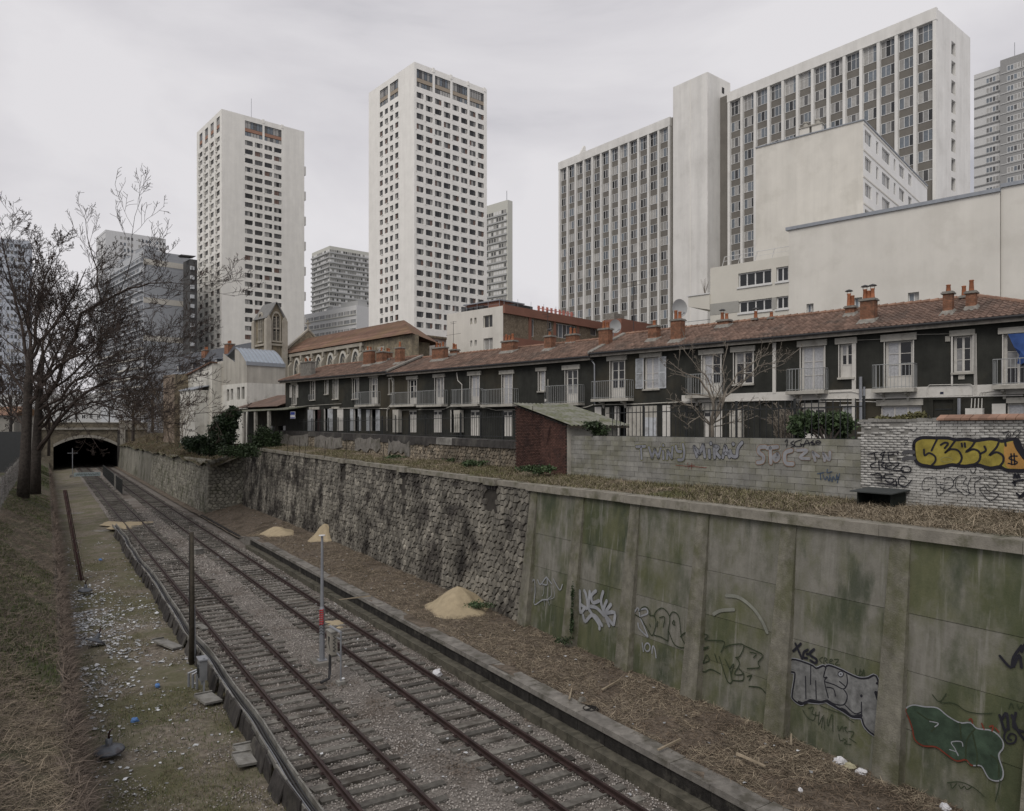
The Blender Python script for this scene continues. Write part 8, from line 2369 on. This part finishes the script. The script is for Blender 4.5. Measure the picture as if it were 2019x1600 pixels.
piece(WB, bubble(g1, [[(595, 135), (618, 215)], [(595, 135), (640, 190)], [(640, 190), (672, 120)], [(672, 120), (685, 220)], [(722, 165), (726, 225)], [(736, 105), (738, 108)], [(765, 130), (768, 225)], [(765, 130), (800, 140), (780, 175), (812, 222)], [(838, 225), (858, 130)], [(858, 130), (895, 220)], [(845, 190), (882, 190)], [(900, 170), (915, 210), (955, 215), (965, 150), (1000, 100)], [(925, 110), (928, 113)]], .12, .018, p_chrome, p_black), 'chrome block letters with dark outline')
piece(WB, bubble(g1, [[(1200, 135), (1150, 140), (1142, 180), (1182, 215), (1175, 260), (1132, 268)], [(1215, 145), (1300, 135)], [(1240, 145), (1245, 270)], [(1300, 195), (1270, 220), (1285, 250), (1312, 225), (1300, 195)], [(1420, 165), (1365, 190), (1370, 270), (1430, 280)]], .13, .022, p_pale, p_orange), 'faded pale letters with orange outline')
piece(WB, bubble(g1, [[(1470, 165), (1555, 165), (1490, 225), (1570, 235)], [(1600, 180), (1620, 250)], [(1600, 180), (1650, 215)], [(1690, 190), (1700, 250)], [(1690, 190), (1740, 245), (1745, 180)]], .10, .010, p_pale, p_orange))
piece(WB, [('line', g1(p), .03, .012, p_black) for p in ([(1365, 90), (1385, 75), (1378, 135)], [(1440, 85), (1412, 105), (1445, 122), (1415, 140)], [(1505, 75), (1450, 95), (1452, 130), (1505, 128), (1495, 105)], [(1518, 135), (1550, 75), (1572, 120)], [(1495, 118), (1605, 95)], [(1605, 80), (1585, 98), (1620, 112), (1590, 118)])] + [('loop', g1(circ(1645, 97, 20, 16, 8)), .03, .012, p_black), ('line', g1([(1625, 97), (1668, 95)]), .03, .012, p_black)])
piece(WB, [('line', g1(p), .028, .012, p_blue) for p in ([(1640, 362), (1692, 355)], [(1664, 358), (1668, 412)], [(1690, 378), (1704, 415), (1720, 385), (1736, 425), (1746, 370)], [(1752, 395), (1756, 428)], [(1725, 325), (1722, 355), (1762, 345)], [(1766, 428), (1772, 385), (1795, 420), (1802, 370)], [(1802, 380), (1814, 408), (1826, 362)], [(1818, 390), (1808, 440)])])
piece(WB, [('line', g1(p), .02, .012, p_red) for p in ([(440, 290), (560, 300), (700, 312)], [(540, 270), (545, 320)], [(575, 275), (570, 325)], [(520, 300), (600, 290)])])
# yellow bubble piece on the white bricks
g2 = T_(1690, 830, .163)
OUT = [(690, 300), (715, 240), (790, 210), (950, 212), (1100, 215), (1190, 238), (1320, 228), (1430, 248), (1600, 225), (1690, 238), (1760, 252), (1925, 232), (1965, 330), (2060, 440), (2060, 585), (1900, 600), (1800, 590), (1730, 555), (1600, 570), (1450, 530), (1300, 548), (1150, 530), (1050, 550), (950, 560), (850, 545), (760, 528), (705, 460)]
INN = [(705, 300), (730, 250), (800, 225), (950, 228), (1100, 230), (1190, 252), (1320, 243), (1430, 262), (1600, 240), (1690, 252), (1760, 268), (1915, 245), (1950, 330), (2040, 450), (2045, 570), (1900, 583), (1800, 573), (1730, 538), (1600, 552), (1450, 512), (1300, 530), (1150, 512), (1050, 532), (950, 542), (850, 528), (770, 510), (720, 455)]
AMB = [(1780, 300), (1850, 262), (1920, 250), (1950, 330), (2040, 450), (2045, 570), (1900, 578), (1810, 560), (1780, 450)]
SH = [[(900, 360), (935, 285), (965, 228)], [(808, 350), (818, 420), (870, 390), (940, 430), (945, 490), (900, 540)], [(1012, 292), (1060, 265), (1100, 278), (1060, 330)], [(1182, 245), (1120, 330), (1065, 385)], [(1065, 385), (1130, 345), (1220, 360), (1265, 440), (1240, 510), (1170, 540)], [(1264, 275), (1270, 312)], [(1300, 272), (1306, 316)], [(1425, 255), (1380, 320), (1315, 378), (1400, 345), (1470, 370), (1490, 430), (1470, 490), (1420, 525)], [(1540, 312), (1556, 360), (1500, 395)], [(1710, 268), (1680, 330), (1598, 420), (1680, 380), (1760, 420), (1768, 490), (1725, 550)], [(1790, 258), (1797, 302)]]
piece(WW, [('loop', g2(OUT), .11, .004, p_black), ('fill', g2(INN), 0, .008, p_yellow), ('fill', g2(AMB), 0, .011, p_amber)] + [('line', g2(p), .052, .015, p_black) for p in SH]
      + [('line', g2(p), .034, .015, p_black) for p in ([(1935, 428), (1865, 430), (1838, 458), (1900, 480), (1938, 505), (1900, 528), (1828, 515)], [(1862, 400), (1870, 532)], [(1898, 398), (1906, 532)])] + [('line', g2([(1930, 250), (1962, 330), (2040, 440)]), .16, .016, p_black), ('loop', g2(circ(1080, 470, 70, 30)), .01, .0145, p_lime)], 'yellow bubble letters with thick black outline and dollar sign')
piece(WW, [('line', g2(p), .10, .006, paint('spray_grey_smudge', (0.085, 0.085, 0.09))) for p in ([(560, 390), (620, 372), (680, 382)], [(560, 462), (620, 448), (690, 452)])])
piece(WW, [('line', g2(p), .034, .008, p_black) for p in ([(130, 405), (245, 382)], [(205, 390), (226, 475)], [(335, 375), (275, 412), (355, 415)], [(330, 380), (300, 475)], [(372, 378), (386, 480)], [(376, 420), (440, 405)], [(370, 380), (500, 375)], [(485, 395), (495, 405)], [(485, 458), (495, 465)],
      [(222, 508), (165, 530), (172, 562), (240, 570)], [(258, 490), (270, 592)], [(258, 495), (330, 508), (290, 540), (345, 582)], [(352, 562), (422, 530), (400, 508), (345, 530), (352, 580), (420, 592)], [(402, 515), (512, 515), (430, 592), (560, 602)],
      [(160, 655), (280, 645), (290, 725)], [(225, 692), (335, 685)], [(432, 655), (342, 648), (330, 690), (430, 702), (442, 740), (390, 752), (340, 722)], [(465, 715), (482, 790)], [(245, 752), (480, 785)], [(592, 700), (560, 668), (510, 690), (500, 752), (540, 792), (592, 790), (658, 722)])] + [('loop', g2(circ(590, 590, 62, 40)), .034, .008, p_black)], 'black handwritten tags in three lines')
piece(WW, [('line', g2(p), .018, .008, p_black) for p in ([(900, 690), (830, 690), (785, 760), (800, 840), (880, 820)], [(890, 700), (950, 690), (960, 760), (1020, 770), (1100, 750)], [(1040, 700), (1130, 690), (1170, 760), (1120, 820), (1040, 830), (1000, 790)], [(960, 830), (980, 900), (1040, 870), (1050, 800)], [(1160, 740), (1220, 670), (1320, 680), (1280, 760), (1340, 780)], [(1200, 700), (1190, 800), (1240, 850), (1300, 900), (1360, 880), (1270, 830)], [(1380, 690), (1340, 780), (1360, 870), (1430, 880), (1420, 760), (1500, 700)], [(1400, 690), (1550, 680), (1700, 730), (1640, 820), (1570, 770)], [(1480, 820), (1540, 800), (1600, 860), (1710, 890), (1600, 970), (1480, 830)], [(1050, 830), (1150, 870), (1230, 850)],
      [(1760, 150), (1830, 130), (1860, 180), (1800, 200), (1830, 150)], [(1880, 180), (1920, 120), (1980, 130), (1900, 215)], [(560, 250), (610, 240), (580, 290), (620, 280)], [(640, 100), (685, 130), (730, 90)], [(1370, 560), (1440, 570), (1400, 640), (1370, 590)])])
piece(WW, [('line', g2(p), .05, .008, p_black) for p in ([(1895, 690), (1912, 645), (1930, 690), (1950, 650), (1968, 690)], [(1880, 750), (1940, 728), (2010, 712)], [(1900, 735), (1910, 780)], [(1930, 880), (1990, 920), (2040, 880)], [(1960, 930), (2030, 860)])])
# ---- concrete wall pieces
g4 = T_(980, 1060, .1783)
piece(WC, [('line', g4(p), .05, .006, p_white) for p in ([(372, 515), (412, 468), (420, 600), (412, 742), (500, 692), (562, 690)], [(450, 470), (480, 520), (545, 440), (552, 522), (500, 515)], [(550, 440), (602, 512)], [(622, 460), (692, 582), (722, 520)])] + [('line', g4(p), .022, .006, p_white) for p in ([(520, 540), (515, 610), (500, 650)], [(560, 555), (555, 662)], [(595, 540), (602, 640), (560, 682), (632, 660), (625, 540)], [(520, 690), (525, 760)], [(560, 690), (580, 750)], [(390, 560), (380, 640)])])
piece(WC, [('line', g4(p), .13, .006, p_white) for p in ([(915, 592), (918, 700), (922, 830), (965, 785)], [(965, 590), (985, 640), (1000, 782), (925, 742)], [(1025, 600), (1015, 720), (1020, 800), (1120, 950), (1132, 1010)], [(1092, 592), (1042, 645), (1060, 722), (1125, 702)], [(1172, 602), (1150, 690), (1165, 780), (1238, 975)], [(1212, 702), (1180, 822), (1280, 962)], [(1258, 742), (1202, 832), (1300, 832), (1288, 960)], [(950, 862), (975, 930), (1040, 862), (1100, 880), (1160, 972)], [(1010, 760), (1100, 780), (1180, 860)])], 'white scrawled letters on green concrete')
g5 = T_(1220, 1140, .1783)
piece(WC, [('line', g5(p), .055, .006, p_white) for p in ([(160, 402), (212, 330), (236, 440)], [(236, 440), (280, 540), (322, 645)], [(212, 500), (228, 562), (318, 650)], [(240, 350), (300, 340), (320, 390), (250, 420)])] + [('line', g5(p), .034, .009, p_dgreen) for p in ([(225, 372), (260, 325), (312, 325), (345, 380), (338, 410), (392, 422), (410, 492), (390, 592), (360, 632), (292, 522), (240, 442), (150, 390)], [(340, 510), (352, 540)], [(385, 422), (422, 360), (490, 335), (562, 430), (545, 590), (540, 690), (470, 655), (388, 632)], [(450, 440), (505, 432), (490, 542)], [(562, 422), (600, 375), (665, 430), (690, 640), (735, 762), (620, 742), (545, 572)], [(590, 500), (610, 468), (616, 522), (590, 500)], [(680, 650), (720, 612), (760, 605)], [(430, 480), (420, 540)])], 'dark outlined letters with white strokes')
piece(WC, [('line', g5(p), .05, .006, p_white) for p in ([(260, 720), (272, 812)], [(366, 832), (376, 752), (400, 792), (412, 882)])] + [('loop', g5(circ(316, 766, 30, 45)), .05, .006, p_white)])
piece(WC, [('line', g5(p), .032, .006, p_dgreen) for p in ([(875, 605), (988, 635), (950, 682), (1080, 690)], [(1080, 690), (1168, 710), (1130, 822)], [(1175, 900), (1222, 1000), (1252, 1142), (1200, 1142), (1130, 930), (1108, 868)], [(885, 640), (910, 766), (992, 760)], [(985, 768), (900, 822), (880, 930), (930, 1036), (1020, 1010), (1122, 1062)], [(930, 942), (970, 850), (1000, 910), (930, 942)], [(1150, 772), (1260, 736), (1382, 742), (1340, 862), (1290, 880)], [(1382, 746), (1500, 800), (1595, 858), (1540, 932), (1552, 990), (1420, 1002)], [(1230, 1000), (1272, 950), (1240, 1062)], [(1300, 880), (1336, 952), (1280, 1062), (1372, 1062), (1330, 1000)], [(1260, 1132), (1372, 1132), (1382, 1050)], [(1440, 1200), (1560, 1212), (1622, 1272)], [(1060, 840), (1090, 930)], [(1450, 820), (1520, 840), (1490, 880)], [(1420, 1090), (1470, 1075), (1440, 1130)])] , 'dark green outlined letters')
piece(WC, [('line', g5(p), .10, .004, paint('chalky_bloom', (0.20, 0.205, 0.175))) for p in ([(1190, 195), (1330, 215), (1480, 330), (1580, 470), (1640, 600)], [(1050, 400), (1130, 360), (1270, 350)])])
g6 = T_(1540, 1250, .175)
SIL = [(125, 300), (330, 358), (400, 400), (480, 372), (505, 400), (540, 368), (680, 420), (760, 462), (880, 512), (980, 512), (1065, 485), (1095, 640), (1050, 660), (1130, 860), (1192, 1000), (1195, 1162), (1050, 1130), (950, 1040), (908, 940), (800, 925), (700, 862), (560, 785), (500, 752), (420, 765), (280, 755), (220, 785), (142, 730), (135, 680), (165, 450), (105, 410)]
piece(WC, [('loop', g6(SIL), .13, .004, p_white), ('loop', g6(SIL), .095, .007, p_black), ('fill', g6(SIL), 0, .010, p_silver)] + [('line', g6(p), .030, .014, p_black) for p in ([(335, 362), (332, 570)], [(275, 480), (280, 735)], [(390, 530), (396, 735)], [(502, 392), (480, 490), (520, 490), (490, 540), (532, 722)], [(490, 540), (600, 575), (702, 622), (746, 560), (740, 462)], [(515, 602), (590, 622), (612, 702)], [(702, 622), (746, 702), (702, 802), (560, 782)], [(905, 772), (908, 935)], [(720, 802), (830, 900), (905, 882)], [(660, 540), (720, 590)])]
      + [('line', g6([(1072, 668), (1140, 860), (1196, 1010), (1200, 1150)]), .10, .015, p_black), ('line', g6([(1080, 560), (1125, 570), (1130, 660)]), .06, .015, p_black), ('line', g6([(200, 768), (260, 785), (330, 752), (450, 770), (530, 758), (640, 838), (720, 862), (800, 930), (905, 918)]), .06, .0152, p_black), ('fill', g6(circ(672, 455, 30, 30)), 0, .016, p_white), ('loop', g6(circ(672, 455, 30, 30)), .02, .018, p_black), ('fill', g6(circ(672, 455, 8, 8)), 0, .018, p_black), ('fill', g6(circ(905, 700, 14, 18)), 0, .016, p_black), ('fill', g6([(1140, 705), (1205, 730), (1210, 930), (1160, 800)]), 0, .003, p_red)], 'silver bubble letters with black outline and a small eye')
piece(WC, [('line', g6(p), .065, .006, p_black) for p in ([(138, 195), (222, 112)], [(162, 112), (236, 280)], [(300, 180), (255, 210), (252, 265), (292, 275)], [(290, 230), (330, 225)], [(372, 175), (320, 230), (400, 290), (385, 330), (330, 300)])] + [('line', g6(p), .02, .006, p_dgreen) for p in ([(470, 262), (432, 290), (460, 325)], [(480, 340), (490, 270), (520, 290), (498, 305), (530, 340)], [(545, 320), (580, 300), (560, 285), (545, 330), (590, 340)], [(600, 290), (650, 290), (610, 345), (660, 350)], [(835, 390), (850, 470), (885, 462)], [(890, 400), (885, 475), (915, 440), (895, 420)], [(920, 480), (930, 400), (945, 480)], [(245, 860), (300, 945), (370, 972), (392, 880)], [(310, 840), (365, 830), (350, 900), (420, 920)], [(430, 880), (420, 1030), (470, 930), (455, 1060)], [(480, 920), (490, 1080)], [(520, 960), (530, 1040), (575, 900), (585, 1100)], [(640, 1040), (650, 1095), (690, 1040), (700, 1100)], [(710, 1060), (740, 1050), (720, 1080), (750, 1110)], [(760, 1100), (820, 1110), (790, 1170)], [(650, 1130), (665, 1200), (700, 1195)], [(700, 1180), (740, 1210), (710, 1235), (790, 1250)], [(770, 1180), (845, 1230)], [(440, 810), (560, 860), (700, 910), (760, 960), (820, 1000)], [(1330, 850), (1345, 930), (1320, 960)])])
g7 = T_(1760, 1240, .225)
BL = [(120, 712), (180, 675), (280, 690), (390, 700), (480, 770), (590, 830), (680, 830), (740, 880), (870, 900), (950, 970), (962, 1040), (922, 1110), (962, 1250), (940, 1322), (850, 1310), (780, 1200), (690, 1190), (640, 1140), (560, 1152), (480, 1100), (380, 1030), (270, 1020), (200, 970), (180, 880), (150, 790)]
piece(WC, [('loop', g7(BL), .055, .004, p_white), ('loop', g7(BL[-9:] + BL[:2]), .0, .0, p_red) if False else ('line', g7(BL[-9:] + BL[:1]), .07, .006, p_red), ('fill', g7(BL), 0, .009, p_green)] + [('line', g7(p), .03, .012, p_dgreen) for p in ([(215, 730), (300, 790), (390, 830), (340, 900)], [(590, 830), (600, 960)], [(720, 880), (650, 980), (640, 1140)], [(700, 920), (740, 1100), (735, 1200)], [(860, 1110), (925, 1170), (930, 1300)])] + [('line', g7(p), .022, .013, p_white) for p in ([(500, 1060), (560, 1082), (575, 1115), (545, 1050), (515, 995), (600, 990), (615, 1030)], [(325, 812), (400, 830), (370, 860)])], 'faded dark green blob letters with reddish outline')
piece(WC, [('line', g7(p), .055, .006, p_black) for p in ([(940, 240), (1035, 340), (1060, 250), (1130, 150)], [(1060, 330), (1110, 230), (1130, 340)], [(1130, 200), (1170, 120)], [(938, 760), (982, 895)], [(960, 790), (1000, 740), (1015, 880)], [(1045, 760), (1100, 900), (1165, 985)], [(1080, 740), (1060, 860), (1140, 900)])] + [('line', g7([(1000, 880), (975, 950), (1010, 1005), (1070, 995), (1080, 940), (1035, 920), (1010, 960), (1040, 975)]), .035, .006, p_black)] + [('line', g7(p), .02, .006, p_dgreen) for p in ([(420, 650), (540, 655), (640, 720), (760, 745), (870, 740)], [(350, 580), (410, 640), (470, 570)], [(480, 1350), (600, 1345), (720, 1400), (800, 1470)], [(510, 1360), (520, 1400), (560, 1360)], [(580, 1370), (600, 1400), (630, 1380), (650, 1410), (690, 1390)], [(900, 1510), (930, 1400), (940, 1330)], [(1020, 700), (1040, 650), (1060, 700)], [(1090, 660), (1110, 700), (1140, 680)])] + [('line', g7(p), .03, .006, p_red) for p in ([(670, 800), (690, 790), (700, 830)], [(780, 830), (800, 880)], [(850, 860), (880, 850), (870, 900)], [(900, 870), (930, 905)])])
